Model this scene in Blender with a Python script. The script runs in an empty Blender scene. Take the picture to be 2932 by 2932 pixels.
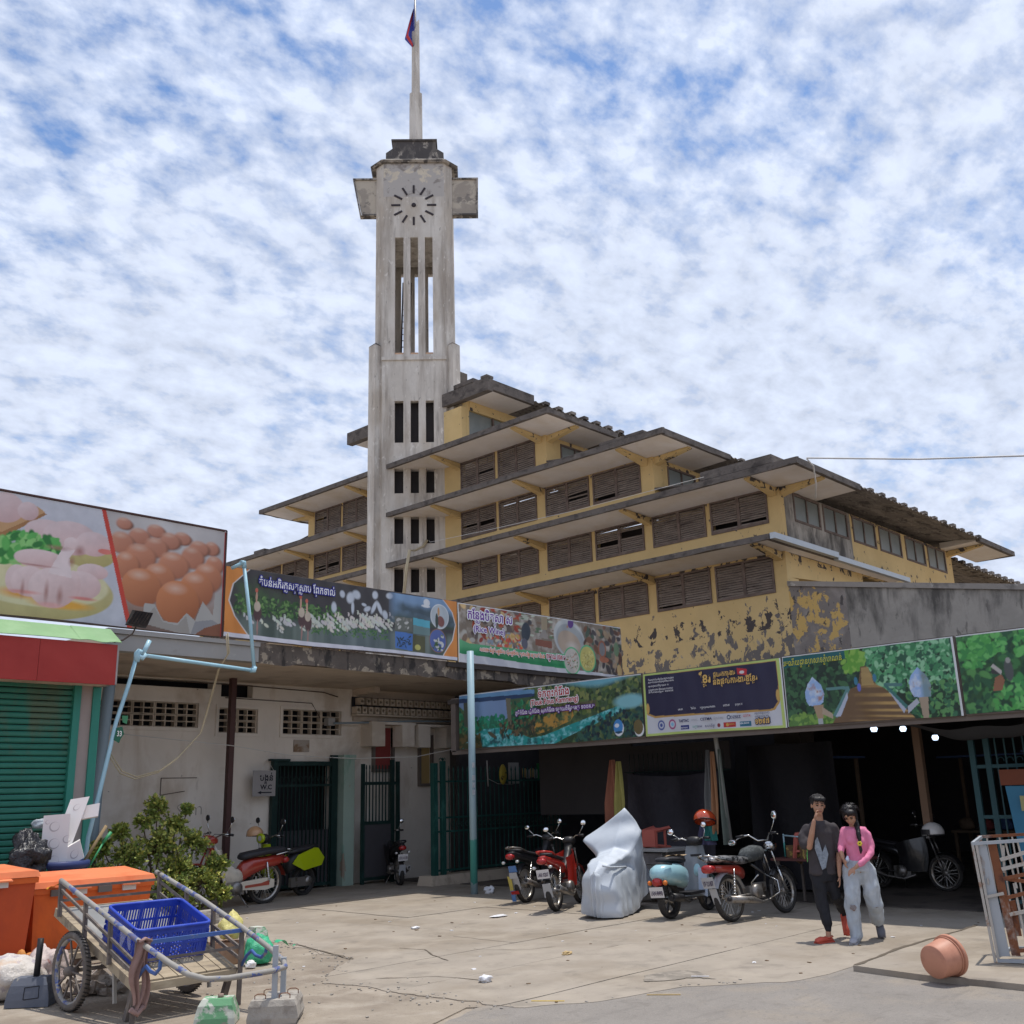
import bpy, bmesh, math, random
import numpy as np
from mathutils import Vector, Matrix, noise as mnoise
SC = bpy.context.scene
COL = SC.collection
random.seed(11)
PI = math.pi

# ------------------------------------------------------------------ camera
YAW, PITCH, ROLL, CAMZ = 0.7479166, 0.2690891, -0.0289193, 1.6
fwd = Vector((math.cos(PITCH)*math.cos(YAW), math.cos(PITCH)*math.sin(YAW), math.sin(PITCH)))
rt0 = Vector((math.sin(YAW), -math.cos(YAW), 0)); up0 = rt0.cross(fwd)
rt = rt0*math.cos(ROLL)+up0*math.sin(ROLL); up = -rt0*math.sin(ROLL)+up0*math.cos(ROLL)
cam = bpy.data.cameras.new('camera'); cam_ob = bpy.data.objects.new('camera', cam); COL.objects.link(cam_ob)
cam_ob.matrix_world = Matrix(((rt.x, up.x, -fwd.x, 0), (rt.y, up.y, -fwd.y, 0), (rt.z, up.z, -fwd.z, CAMZ), (0, 0, 0, 1)))
cam.sensor_width = 36; cam.sensor_height = 36; cam.lens = 35.896; cam.clip_start = 0.05; cam.clip_end = 5000
SC.camera = cam_ob

# ------------------------------------------------------------------ light
SUN_EL, SUN_AZ = math.radians(79), math.radians(-12)      # azimuth from +X towards +Y
SUN_STRENGTH, SKY_STRENGTH, EXPOSURE = 2.8, 0.13, 0.38
sd = Vector((math.cos(SUN_EL)*math.cos(SUN_AZ), math.cos(SUN_EL)*math.sin(SUN_AZ), math.sin(SUN_EL)))
sun = bpy.data.lights.new('sun', 'SUN'); sun.energy = SUN_STRENGTH; sun.angle = math.radians(0.5); sun.color = (1.0, 0.955, 0.88)
sun_ob = bpy.data.objects.new('sun', sun); COL.objects.link(sun_ob)
sun_ob.rotation_euler = sd.to_track_quat('Z', 'Y').to_euler(); sun_ob.location = sd*60
SC.view_settings.view_transform = 'Standard'; SC.view_settings.look = 'None'
SC.view_settings.exposure = EXPOSURE; SC.view_settings.gamma = 1; SC.view_settings.use_curve_mapping = False

def build_world():
    w = bpy.data.worlds.new('World'); SC.world = w; w.use_nodes = True
    nt = w.node_tree; N = nt.nodes; L = nt.links
    bg = N['Background']; bg.inputs['Strength'].default_value = SKY_STRENGTH
    sky = N.new('ShaderNodeTexSky'); sky.sky_type = 'NISHITA'; sky.sun_disc = False
    sky.sun_elevation = SUN_EL; sky.sun_rotation = math.radians(90)-SUN_AZ; sky.altitude = 0; sky.air_density = 1.0; sky.dust_density = 0.6; sky.ozone_density = 2.2
    tc = N.new('ShaderNodeTexCoord'); sx = N.new('ShaderNodeSeparateXYZ'); L.new(tc.outputs['Generated'], sx.inputs[0])
    def mth(op, a, b=None, clamp=False):
        m = N.new('ShaderNodeMath'); m.operation = op; m.use_clamp = clamp
        for i, v in enumerate((a, b)):
            if v is None: continue
            if hasattr(v, 'links'): L.new(v, m.inputs[i])
            else: m.inputs[i].default_value = v
        return m.outputs[0]
    z = mth('MAXIMUM', sx.outputs[2], 0.0); z2 = mth('ADD', z, 0.34)
    px = mth('DIVIDE', sx.outputs[0], z2); py = mth('DIVIDE', sx.outputs[1], z2)
    cb = N.new('ShaderNodeCombineXYZ'); L.new(px, cb.inputs[0]); L.new(py, cb.inputs[1])
    def nz(scale, det, rough, dist=0.0, lac=2.0, off=(0, 0, 0), src=None):
        mp = N.new('ShaderNodeMapping'); mp.inputs['Location'].default_value = off; mp.inputs['Rotation'].default_value = (0, 0, 0.5); mp.inputs['Scale'].default_value = (1, 1.25, 1); L.new(src or cb.outputs[0], mp.inputs[0])
        n = N.new('ShaderNodeTexNoise'); n.inputs['Scale'].default_value = scale; n.inputs['Detail'].default_value = det
        n.inputs['Roughness'].default_value = rough; n.inputs['Distortion'].default_value = dist; n.inputs['Lacunarity'].default_value = lac
        L.new(mp.outputs[0], n.inputs['Vector']); return n.outputs[0]
    cells = nz(17, 5, 0.56, 0.10, off=(3.1, 1.2, 0)); big = nz(2.3, 4, 0.6, off=(0.4, 7.3, 0)); fine = nz(46, 4, 0.6, 0.0)
    v = mth('ADD', mth('ADD', mth('MULTIPLY', cells, 0.80), mth('MULTIPLY', big, 0.68)), mth('MULTIPLY', fine, 0.30))
    # nearer the horizon the layers overlap and close up
    lowz = N.new('ShaderNodeMapRange'); L.new(sx.outputs[2], lowz.inputs[0]); lowz.inputs[1].default_value = 0.0; lowz.inputs[2].default_value = 0.62; lowz.inputs[3].default_value = 0.27; lowz.inputs[4].default_value = 0.0
    v = mth('ADD', v, lowz.outputs[0])
    r = N.new('ShaderNodeValToRGB'); L.new(v, r.inputs[0]); e = r.color_ramp.elements
    e[0].position = 0.70; e[0].color = (0.03, 0.03, 0.03, 1); e[1].position = 1.0; e[1].color = (1, 1, 1, 1)
    m_ = r.color_ramp.elements.new(0.86); m_.color = (0.66, 0.66, 0.66, 1)
    shade = N.new('ShaderNodeMapRange'); L.new(cells, shade.inputs[0]); shade.inputs[1].default_value = 0.35; shade.inputs[2].default_value = 0.66; shade.inputs[3].default_value = 0.80; shade.inputs[4].default_value = 1.05
    cc = N.new('ShaderNodeVectorMath'); cc.operation = 'SCALE'; cc.inputs[0].default_value = CLOUD; L.new(shade.outputs[0], cc.inputs[3])
    sk = N.new('ShaderNodeVectorMath'); sk.operation = 'MULTIPLY'; L.new(sky.outputs[0], sk.inputs[0]); sk.inputs[1].default_value = SKYTINT
    mix = N.new('ShaderNodeMix'); mix.data_type = 'RGBA'; L.new(r.outputs[0], mix.inputs[0]); L.new(sk.outputs[0], mix.inputs[6]); L.new(cc.outputs[0], mix.inputs[7])
    L.new(mix.outputs[2], bg.inputs[0])
CLOUD = (4.55, 5.05, 6.15); SKYTINT = (0.76, 0.89, 1.02)
build_world()

# ------------------------------------------------------------------ materials
MATS = {}
def mat(name, col, rough=0.8, metal=0.0, layers=(), bump=None, spec=0.35, emit=None, alpha=None, vcol=None, coat=0, var=0.08, vs=1.5, trans=0, coord='pos'):
    """layers: (colour, scale(x,y,z), lo, hi, strength, [(axis, a, b, amount)...]) noise patches blended over the base"""
    if name in MATS: return MATS[name]
    m = bpy.data.materials.new(name); m.use_nodes = True; nt = m.node_tree; N = nt.nodes; L = nt.links
    b = N['Principled BSDF']; b.inputs['Roughness'].default_value = rough; b.inputs['Metallic'].default_value = metal
    b.inputs['Specular IOR Level'].default_value = spec; b.inputs['Coat Weight'].default_value = coat
    if trans: b.inputs['Transmission Weight'].default_value = trans
    if coord == 'pos':
        g = N.new('ShaderNodeNewGeometry'); P_ = g.outputs['Position']
    else:
        g = N.new('ShaderNodeTexCoord'); P_ = g.outputs['Object']
    sep = None
    def nz(sc, det=5, ro=0.6, d=0.0):
        mp = N.new('ShaderNodeMapping'); L.new(P_, mp.inputs[0]); mp.inputs['Scale'].default_value = sc if hasattr(sc, '__len__') else (sc, sc, sc)
        n = N.new('ShaderNodeTexNoise'); n.inputs['Scale'].default_value = 1; n.inputs['Detail'].default_value = det; n.inputs['Roughness'].default_value = ro; n.inputs['Distortion'].default_value = d
        L.new(mp.outputs[0], n.inputs['Vector']); return n.outputs[0]
    if vcol:
        a = N.new('ShaderNodeAttribute'); a.attribute_name = vcol; cur = a.outputs['Color']
    else:
        cur = None
    def mixc(fac, c1, c2, mode='MIX'):
        x = N.new('ShaderNodeMix'); x.data_type = 'RGBA'; x.blend_type = mode
        for i, v in ((0, fac), (6, c1), (7, c2)):
            if hasattr(v, 'links'): L.new(v, x.inputs[i])
            elif i == 0: x.inputs[i].default_value = v
            else: x.inputs[i].default_value = (*v, 1)
        return x.outputs[2]
    if var:
        mr = N.new('ShaderNodeMapRange'); L.new(nz(vs, 4, 0.65), mr.inputs[0]); mr.inputs[1].default_value = 0.3; mr.inputs[2].default_value = 0.7; mr.inputs[3].default_value = 1-var; mr.inputs[4].default_value = 1+var
        vm = N.new('ShaderNodeVectorMath'); vm.operation = 'SCALE'; L.new(mr.outputs[0], vm.inputs[3])
        if cur is not None: L.new(cur, vm.inputs[0])
        else: vm.inputs[0].default_value = col
        cur = vm.outputs[0]
    elif cur is None:
        rgb = N.new('ShaderNodeRGB'); rgb.outputs[0].default_value = (*col, 1); cur = rgb.outputs[0]
    for ly in layers:
        c, sc, lo, hi, st = ly[:5]; adds = ly[5] if len(ly) > 5 else ()
        v = nz(sc, 6, 0.62, 0.3)
        for (ax, a0, a1, amt) in adds:
            if sep is None:
                sep = N.new('ShaderNodeSeparateXYZ'); L.new(P_, sep.inputs[0])
            src = sep.outputs['xyz'.index(ax)] if ax in 'xyz' else None
            if ax == 'L':       # height above the nearest ledge of the tiers
                q = N.new('ShaderNodeMath'); q.operation = 'MODULO'; L.new(sep.outputs[2], q.inputs[0]); q.inputs[1].default_value = 1.96
                src = q.outputs[0]
            mr = N.new('ShaderNodeMapRange'); L.new(src, mr.inputs[0]); mr.inputs[1].default_value = a0; mr.inputs[2].default_value = a1; mr.inputs[3].default_value = 0; mr.inputs[4].default_value = amt
            ad = N.new('ShaderNodeMath'); ad.operation = 'ADD'; L.new(v, ad.inputs[0]); L.new(mr.outputs[0], ad.inputs[1]); v = ad.outputs[0]
        mr = N.new('ShaderNodeMapRange'); L.new(v, mr.inputs[0]); mr.inputs[1].default_value = lo; mr.inputs[2].default_value = hi; mr.inputs[3].default_value = 0; mr.inputs[4].default_value = st
        cur = mixc(mr.outputs[0], cur, c)
    L.new(cur, b.inputs['Base Color'])
    if bump:
        bp = N.new('ShaderNodeBump'); bp.inputs['Strength'].default_value = bump[1]; bp.inputs['Distance'].default_value = bump[2] if len(bump) > 2 else 0.02
        L.new(nz(bump[0], 6, 0.65), bp.inputs['Height']); L.new(bp.outputs[0], b.inputs['Normal'])
    if emit:
        b.inputs['Emission Color'].default_value = (*emit[0], 1); b.inputs['Emission Strength'].default_value = emit[1]
    if alpha is not None: b.inputs['Alpha'].default_value = alpha
    MATS[name] = m; return m

# ------------------------------------------------------------------ mesh building
class MB:
    def __init__(s): s.v = []; s.f = []; s.sm = []; s.mi = []; s.cur = 0; s.xf = None
    def add(s, vs, fs, smooth=False):
        o = len(s.v)
        if s.xf is not None: vs = [tuple(s.xf @ Vector(p)) for p in vs]
        s.v += [tuple(p) for p in vs]; s.f += [tuple(i+o for i in f) for f in fs]; s.sm += [smooth]*len(fs); s.mi += [s.cur]*len(fs)
    def box(s, x0, y0, z0, x1, y1, z1):
        if x0 > x1: x0, x1 = x1, x0
        if y0 > y1: y0, y1 = y1, y0
        if z0 > z1: z0, z1 = z1, z0
        s.add([(x0,y0,z0),(x1,y0,z0),(x1,y1,z0),(x0,y1,z0),(x0,y0,z1),(x1,y0,z1),(x1,y1,z1),(x0,y1,z1)],
              [(0,3,2,1),(4,5,6,7),(0,1,5,4),(1,2,6,5),(2,3,7,6),(3,0,4,7)])
    def hexa(s, p):
        s.add(p, [(0,3,2,1),(4,5,6,7),(0,1,5,4),(1,2,6,5),(2,3,7,6),(3,0,4,7)])
    def bar(s, a, b, w, h=None, upv=(0, 0, 1)):
        a = Vector(a); b = Vector(b); h = h or w; d = (b-a)
        if d.length < 1e-6: return
        d.normalize(); u = Vector(upv); sdv = d.cross(u)
        if sdv.length < 1e-3: sdv = d.cross(Vector((1, 0, 0)))
        sdv.normalize(); u = sdv.cross(d); p = []
        for q in (a, b):
            p += [q-sdv*w/2-u*h/2, q+sdv*w/2-u*h/2, q+sdv*w/2+u*h/2, q-sdv*w/2+u*h/2]
        s.add(p, [(0,1,2,3),(7,6,5,4),(0,4,5,1),(1,5,6,2),(2,6,7,3),(3,7,4,0)])
    def ext(s, poly, vec):
        n = len(poly); v = Vector(vec); a = [Vector(p) for p in poly]
        s.add(a+[p+v for p in a], [tuple(range(n))[::-1], tuple(range(n, 2*n))]+[(i, (i+1) % n, n+(i+1) % n, n+i) for i in range(n)])
    def tube(s, pts, r, n=8, cap=True, flat=None, smooth=True):
        pts = [Vector(p) for p in pts]; k = len(pts); rs = r if hasattr(r, '__len__') else [r]*k; vs = []; fs = []
        prev = None
        for i, p in enumerate(pts):
            t = (pts[min(i+1, k-1)]-pts[max(i-1, 0)])
            if t.length < 1e-9: t = Vector((0, 0, 1))
            t.normalize()
            if prev is None:
                a = Vector((0, 0, 1)) if abs(t.z) < 0.9 else Vector((0, 1, 0)); prev = (a-t*a.dot(t)).normalized()
            else:
                q = prev-t*prev.dot(t); prev = q.normalized() if q.length > 1e-6 else prev
            bi = t.cross(prev)
            for j in range(n):
                an = 2*PI*j/n; c_, s_ = math.cos(an)*rs[i], math.sin(an)*rs[i]
                if flat: c_ *= flat[0]; s_ *= flat[1]
                vs.append(p+prev*c_+bi*s_)
        for i in range(k-1):
            for j in range(n):
                a0 = i*n+j; a1 = i*n+(j+1) % n; fs.append((a0, a1, a1+n, a0+n))
        s.add(vs, fs, smooth)
        if cap: s.add(vs[:n], [tuple(range(n))[::-1]]); s.add(vs[-n:], [tuple(range(n))])
    def lathe(s, prof, o=(0, 0, 0), ax='z', n=24, smooth=True, a0=0, a1=2*PI):
        o = Vector(o); full = abs(a1-a0-2*PI) < 1e-6; m = n if full else n+1; vs = []; fs = []
        for (r, h) in prof:
            for j in range(m):
                t = a0+(a1-a0)*j/n; c_, s_ = r*math.cos(t), r*math.sin(t)
                vs.append(o+Vector({'z': (c_, s_, h), 'y': (c_, h, s_), 'x': (h, c_, s_)}[ax]))
        for i in range(len(prof)-1):
            for j in range(n):
                a = i*m+j; b = i*m+(j+1) % m; fs.append((a, b, b+m, a+m))
        s.add(vs, fs, smooth)
    def ell(s, c, r, n=12, m=8, rot=None):
        c = Vector(c); vs = []; fs = []
        for i in range(m+1):
            ph = PI*i/m
            for j in range(n):
                t = 2*PI*j/n; p = Vector((r[0]*math.sin(ph)*math.cos(t), r[1]*math.sin(ph)*math.sin(t), r[2]*math.cos(ph)))
                if rot: p = rot @ p
                vs.append(c+p)
        for i in range(m):
            for j in range(n):
                a = i*n+j; b = i*n+(j+1) % n; fs.append((a, a+n, b+n, b))
        s.add(vs, fs, True)
    def loft(s, rings, cap=True, smooth=True):
        n = len(rings[0]); vs = [p for r in rings for p in r]; fs = []
        for i in range(len(rings)-1):
            for j in range(n):
                a = i*n+j; b = i*n+(j+1) % n; fs.append((a, b, b+n, a+n))
        s.add(vs, fs, smooth)
        if cap: s.add(rings[0], [tuple(range(n))[::-1]], smooth); s.add(rings[-1], [tuple(range(n))], smooth)
    def grid(s, fn, nu, nv, smooth=True):
        vs = [fn(i/nu, j/nv) for j in range(nv+1) for i in range(nu+1)]
        s.add(vs, [(j*(nu+1)+i, j*(nu+1)+i+1, (j+1)*(nu+1)+i+1, (j+1)*(nu+1)+i) for j in range(nv) for i in range(nu)], smooth)
    def wall(s, O, U, W, us, zs, holes, t):
        """wall in the plane O + U*u + Z*z, thickness t along W; holes = [(u0,z0,u1,z1)]"""
        O = Vector(O); U = Vector(U); W = Vector(W)
        cu = sorted(set([us[0], us[1]]+[h[0] for h in holes]+[h[2] for h in holes])); cu = [u for u in cu if us[0]-1e-9 <= u <= us[1]+1e-9]
        cz = sorted(set([zs[0], zs[1]]+[h[1] for h in holes]+[h[3] for h in holes])); cz = [z for z in cz if zs[0]-1e-9 <= z <= zs[1]+1e-9]
        def solid(i, j):
            if not (0 <= i < len(cu)-1 and 0 <= j < len(cz)-1): return False
            um = (cu[i]+cu[i+1])/2; zm = (cz[j]+cz[j+1])/2
            return not any(h[0] < um < h[2] and h[1] < zm < h[3] for h in holes)
        P3 = lambda u, z, d: O+U*u+Vector((0, 0, z))+W*d
        for i in range(len(cu)-1):
            for j in range(len(cz)-1):
                if not solid(i, j): continue
                u0, u1, z0, z1 = cu[i], cu[i+1], cz[j], cz[j+1]
                s.add([P3(u0,z0,0),P3(u1,z0,0),P3(u1,z1,0),P3(u0,z1,0)], [(0,1,2,3)])
                s.add([P3(u0,z0,t),P3(u1,z0,t),P3(u1,z1,t),P3(u0,z1,t)], [(3,2,1,0)])
                if not solid(i-1, j): s.add([P3(u0,z0,0),P3(u0,z1,0),P3(u0,z1,t),P3(u0,z0,t)], [(0,1,2,3)])
                if not solid(i+1, j): s.add([P3(u1,z0,0),P3(u1,z1,0),P3(u1,z1,t),P3(u1,z0,t)], [(3,2,1,0)])
                if not solid(i, j-1): s.add([P3(u0,z0,0),P3(u1,z0,0),P3(u1,z0,t),P3(u0,z0,t)], [(3,2,1,0)])
                if not solid(i, j+1): s.add([P3(u0,z1,0),P3(u1,z1,0),P3(u1,z1,t),P3(u0,z1,t)], [(0,1,2,3)])
    def mesh(s, name, mats, origin=None, recalc=True):
        me = bpy.data.meshes.new(name)
        vs = s.v if origin is None else [(p[0]-origin[0], p[1]-origin[1], p[2]-origin[2]) for p in s.v]
        me.from_pydata(vs, [], s.f); me.polygons.foreach_set('use_smooth', s.sm); me.polygons.foreach_set('material_index', s.mi)
        for m in (mats if isinstance(mats, (list, tuple)) else [mats]): me.materials.append(m)
        if recalc:
            bm = bmesh.new(); bm.from_mesh(me); bmesh.ops.remove_doubles(bm, verts=bm.verts, dist=1e-5); bmesh.ops.recalc_face_normals(bm, faces=bm.faces); bm.to_mesh(me); bm.free()
        me.update(); return me

def link(name, data, parent=None):
    o = bpy.data.objects.new(name, data); COL.objects.link(o)
    if parent is not None: o.parent = parent
    return o
def thing(name, label, cat, loc=(0, 0, 0), rz=0.0, group=None):
    o = bpy.data.objects.new(name, None); COL.objects.link(o); o.empty_display_size = 0.1
    o.location = loc; o.rotation_euler = (0, 0, rz); o['label'] = label; o['category'] = cat
    if group: o['group'] = group
    o['loc0'] = [float(c) for c in loc]; return o
def root_of(o):
    while o.parent is not None: o = o.parent
    return o
def part(name, mb, mats, parent, local=False, kind=None, label=None, recalc=True):
    r = root_of(parent); org = None if local else tuple(r['loc0']) if 'loc0' in r else (0, 0, 0)
    o = link(name, mb.mesh(name, mats, org, recalc), parent)
    if kind: o['kind'] = kind
    if label: o['label'] = label
    return o
def struct(name, mb, mats, parent=None, kind='structure'):
    o = link(name, mb.mesh(name, mats), parent); o['kind'] = kind; return o
def single(name, mb, mats, label, cat, group=None, origin=None):
    xs = [p[0] for p in mb.v]; ys = [p[1] for p in mb.v]; zs = [p[2] for p in mb.v]
    org = origin or ((min(xs)+max(xs))/2, (min(ys)+max(ys))/2, min(zs))
    o = link(name, mb.mesh(name, mats, org)); o.location = org; o['label'] = label; o['category'] = cat
    if group: o['group'] = group
    return o

# ------------------------------------------------------------------ text
def shape_khmer(s):
    out = ''; subs = []; i = 0; n = len(s)
    while i < n:
        ch = s[i]; o = ord(ch)
        if 0x1780 <= o <= 0x17B3:
            j = i+1; sub = []; pre = ''; post = ''
            while j < n:
                p = ord(s[j])
                if p == 0x17D2 and j+1 < n: sub.append(s[j+1]); j += 2
                elif 0x17B6 <= p <= 0x17D1 or p == 0x17DD:
                    if p in (0x17C1, 0x17C2, 0x17C3): pre += s[j]
                    elif p in (0x17BE, 0x17C4, 0x17C5): pre += '\u17c1'; post += s[j]
                    elif p in (0x17BF, 0x17C0): pre += '\u17c1'; post += '\u17b8\u17b6'
                    else: post += s[j]
                    j += 1
                else: break
            out += pre+ch
            for k in sub: subs.append((out, k))
            out += post; i = j
        else: out += ch; i += 1
    return out, subs
def text_verts(body, offset=0.0):
    cu = bpy.data.curves.new('lettering', 'FONT'); cu.body = body; cu.size = 1; cu.offset = offset; cu.resolution_u = 2
    o = bpy.data.objects.new('lettering', cu); COL.objects.link(o)
    dg = bpy.context.evaluated_depsgraph_get(); dg.update(); me = bpy.data.meshes.new_from_object(o.evaluated_get(dg))
    vs = [tuple(v.co) for v in me.vertices]; fs = [tuple(p.vertices) for p in me.polygons]
    bpy.data.objects.remove(o); bpy.data.curves.remove(cu); bpy.data.meshes.remove(me); return vs, fs
TCACHE = {}
def text_mb(mb, body, O, U, V, height, width=None, offset=0.0, lift=0.0, W=None):
    """flat lettering: O lower-left, U right, V up; height of an em; width fits the line"""
    key = (body, offset)
    if key not in TCACHE:
        line, subs = shape_khmer(body); vs, fs = text_verts(line, offset)
        for pre, k in subs:
            pv, _ = text_verts(pre[:-1] if len(pre) > 1 else '', 0) if len(pre) > 1 else ([(0, 0, 0)], [])
            x0 = max((p[0] for p in pv), default=0)
            kv, kf = text_verts(k, offset/0.62); o = len(vs)
            vs = vs+[(x0+0.06+p[0]*0.62, p[1]*0.42-0.34, 0) for p in kv]; fs = fs+[tuple(i+o for i in f) for f in kf]
        TCACHE[key] = (vs, fs)
    vs, fs = TCACHE[key]
    if not vs: return
    w = max(p[0] for p in vs); sx = height if width is None else width/max(w, 1e-6)
    O = Vector(O); U = Vector(U).normalized(); V = Vector(V).normalized(); W = Vector(W) if W is not None else U.cross(V)
    mb.add([O+U*(p[0]*sx)+V*(p[1]*height)+W*lift for p in vs], fs)
# ------------------------------------------------------------------ shared materials
SAND = (0.315, 0.27, 0.22)
m_slab = mat('yard concrete', SAND, 0.92, layers=[((0.25, 0.205, 0.155), (0.6, 0.6, 1), 0.46, 0.64, 0.85), ((0.12, 0.10, 0.085), (1.3, 1.9, 1), 0.62, 0.76, 0.6), ((0.19, 0.165, 0.135), (2.9, 2.9, 1), 0.54, 0.68, 0.5), ((0.38, 0.325, 0.26), (1.7, 1.7, 1), 0.50, 0.66, 0.55), ((0.16, 0.135, 0.11), (7, 5, 1), 0.63, 0.72, 0.55), ((0.2, 0.165, 0.13), (2.3, 9, 1), 0.60, 0.75, 0.5)], bump=(38, 0.35, 0.01), var=0.1)
m_dirt = mat('dusty old concrete', (0.30, 0.25, 0.195), 0.95, layers=[((0.19, 0.15, 0.115), (1.1, 1.1, 1), 0.48, 0.64, 0.7), ((0.39, 0.34, 0.28), (3, 3, 1), 0.52, 0.68, 0.6), ((0.12, 0.1, 0.085), (14, 14, 1), 0.6, 0.7, 0.5)], bump=(24, 0.6, 0.02), var=0.14)
m_road = mat('worn asphalt', (0.245, 0.22, 0.195), 0.93, layers=[((0.30, 0.255, 0.205), (1.3, 1.3, 1), 0.50, 0.66, 0.8), ((0.14, 0.13, 0.125), (26, 26, 1), 0.56, 0.66, 0.45), ((0.38, 0.34, 0.30), (70, 70, 1), 0.58, 0.66, 0.6), ((0.15, 0.135, 0.12), (1.1, 6, 1), 0.56, 0.72, 0.5), ((0.17, 0.15, 0.13), (3.5, 3.5, 1), 0.58, 0.66, 0.4)], bump=(60, 0.9, 0.012), var=0.1)
m_earth = mat('joint soil', (0.13, 0.105, 0.078), 1.0, bump=(30, 0.5))
m_yellow = mat('yellow plaster', (0.62, 0.45, 0.21), 0.85, layers=[((0.55, 0.38, 0.16), (0.7, 0.7, 0.5), 0.45, 0.7, 0.5), ((0.30, 0.20, 0.07), (2.2, 2.2, 0.7), 0.64, 0.76, 0.4),
     ((0.165, 0.143, 0.128), (3.3, 3.3, 2.4), 0.70, 0.715, 1.0, [('z', 6.9, 4.9, 0.20), ('y', 20, 14, 0.05)]),
     ((0.30, 0.265, 0.235), (3.1, 3.1, 2.0), 0.72, 0.73, 0.8, [('z', 6.9, 4.9, 0.10)]),
     ((0.075, 0.062, 0.058), (3.3, 3.3, 2.6), 0.70, 0.712, 1.0, [('L', 0.85, 0.40, 0.10), ('y', 22, 14, 0.07)])], bump=(9, 0.25, 0.01), var=0.06)
m_peel = mat('peeling yellow over grey render', (0.215, 0.185, 0.165), 0.9, layers=[((0.33, 0.29, 0.255), (1.2, 1.2, 1.2), 0.5, 0.66, 0.8), ((0.58, 0.38, 0.13), (3.4, 3.4, 2.6), 0.55, 0.565, 1.0, [('y', 12.0, 13.6, 0.06)]), ((0.08, 0.07, 0.065), (6, 6, 4), 0.60, 0.63, 0.9)], bump=(12, 0.4, 0.015))
m_greywall = mat('stained grey render', (0.33, 0.30, 0.26), 0.92, layers=[((0.40, 0.36, 0.31), (1.0, 1.0, 1.3), 0.46, 0.66, 0.8), ((0.055, 0.05, 0.045), (1.9, 1.9, 0.6), 0.56, 0.76, 0.85, [('z', 4.9, 6.3, 0.17)]), ((0.10, 0.09, 0.08), (5, 5, 2), 0.58, 0.66, 0.6)], bump=(10, 0.4, 0.015), var=0.12)
m_fascia = mat('mossy black concrete edge', (0.13, 0.112, 0.10), 0.95, layers=[((0.20, 0.175, 0.15), (3.5, 3.5, 6), 0.54, 0.72, 0.8), ((0.05, 0.043, 0.04), (2.5, 2.5, 4), 0.50, 0.66, 0.8)], bump=(16, 0.5, 0.02), var=0.15)
m_soffit = mat('pale soffit plaster', (0.72, 0.67, 0.63), 0.9, layers=[((0.62, 0.53, 0.42), (0.7, 0.7, 1), 0.45, 0.68, 0.7), ((0.22, 0.19, 0.165), (1.4, 1.4, 1), 0.68, 0.76, 0.7)], var=0.05)
m_concrete = mat('weathered tower concrete', (0.58, 0.535, 0.475), 0.9, layers=[((0.68, 0.64, 0.58), (1.1, 1.1, 0.45), 0.47, 0.62, 0.8), ((0.44, 0.37, 0.29), (0.6, 0.6, 0.25), 0.50, 0.64, 0.6), ((0.33, 0.285, 0.24), (2.2, 2.2, 0.22), 0.47, 0.66, 0.85), ((0.17, 0.15, 0.135), (4.5, 4.5, 0.5), 0.58, 0.74, 0.7), ((0.76, 0.72, 0.66), (5, 5, 2.4), 0.61, 0.66, 0.6), ((0.09, 0.08, 0.075), (9, 9, 3), 0.66, 0.70, 0.6)], bump=(11, 0.4, 0.015), var=0.08)
m_toppaint = mat('flaking cream limewash', (0.62, 0.55, 0.44), 0.92, layers=[((0.46, 0.43, 0.40), (1.6, 1.6, 1.9), 0.45, 0.50, 1.0, [('z', 26.6, 25.8, 0.25), ('z', 27.1, 27.5, 0.12)]), ((0.27, 0.24, 0.22), (2.4, 2.4, 2.8), 0.58, 0.66, 0.9, [('z', 27.1, 27.5, 0.16)]), ((0.16, 0.14, 0.13), (6, 6, 5), 0.66, 0.72, 0.7)], bump=(12, 0.3, 0.01))
m_darkcap = mat('blackened concrete', (0.09, 0.082, 0.08), 0.95, layers=[((0.40, 0.36, 0.31), (2.6, 2.6, 2.0), 0.60, 0.66, 0.9, [('z', 28.6, 27.9, 0.12)]), ((0.20, 0.18, 0.16), (3, 3, 1.5), 0.52, 0.62, 0.6)], bump=(14, 0.4, 0.015))
m_wingpl = mat('wing panel render', (0.37, 0.325, 0.275), 0.92, layers=[((0.52, 0.46, 0.375), (1.5, 1.5, 1.5), 0.47, 0.53, 0.9), ((0.14, 0.125, 0.115), (3.2, 3.2, 3.2), 0.64, 0.70, 0.8), ((0.20, 0.18, 0.165), (1.1, 1.1, 1.1), 0.58, 0.62, 0.8)], bump=(12, 0.3, 0.01))
m_black = mat('void shade and dark parts', (0.02, 0.02, 0.024), 0.9, var=0)  # near-black puts shade into the voids behind openings; also cords
m_slot = mat('recess shade and ladder', (0.045, 0.037, 0.042), 0.8, var=0)
m_louvre = mat('brown louvre timber', (0.15, 0.11, 0.092), 0.8, layers=[((0.22, 0.175, 0.15), (3, 3, 7), 0.5, 0.66, 0.7), ((0.07, 0.052, 0.047), (2, 2, 2), 0.52, 0.68, 0.7)], var=0.15, vs=3)
m_slat = mat('louvre slats', (0.235, 0.19, 0.16), 0.8, layers=[((0.33, 0.28, 0.24), (1.5, 1.5, 9), 0.5, 0.64, 0.7), ((0.11, 0.085, 0.075), (1.2, 1.2, 5), 0.54, 0.68, 0.8)], var=0.15, vs=3)
m_glass = mat('dusty grey pane', (0.17, 0.185, 0.17), 0.35, spec=0.5, layers=[((0.24, 0.25, 0.225), (0.9, 0.9, 0.9), 0.45, 0.7, 0.8)], var=0.06)
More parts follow.
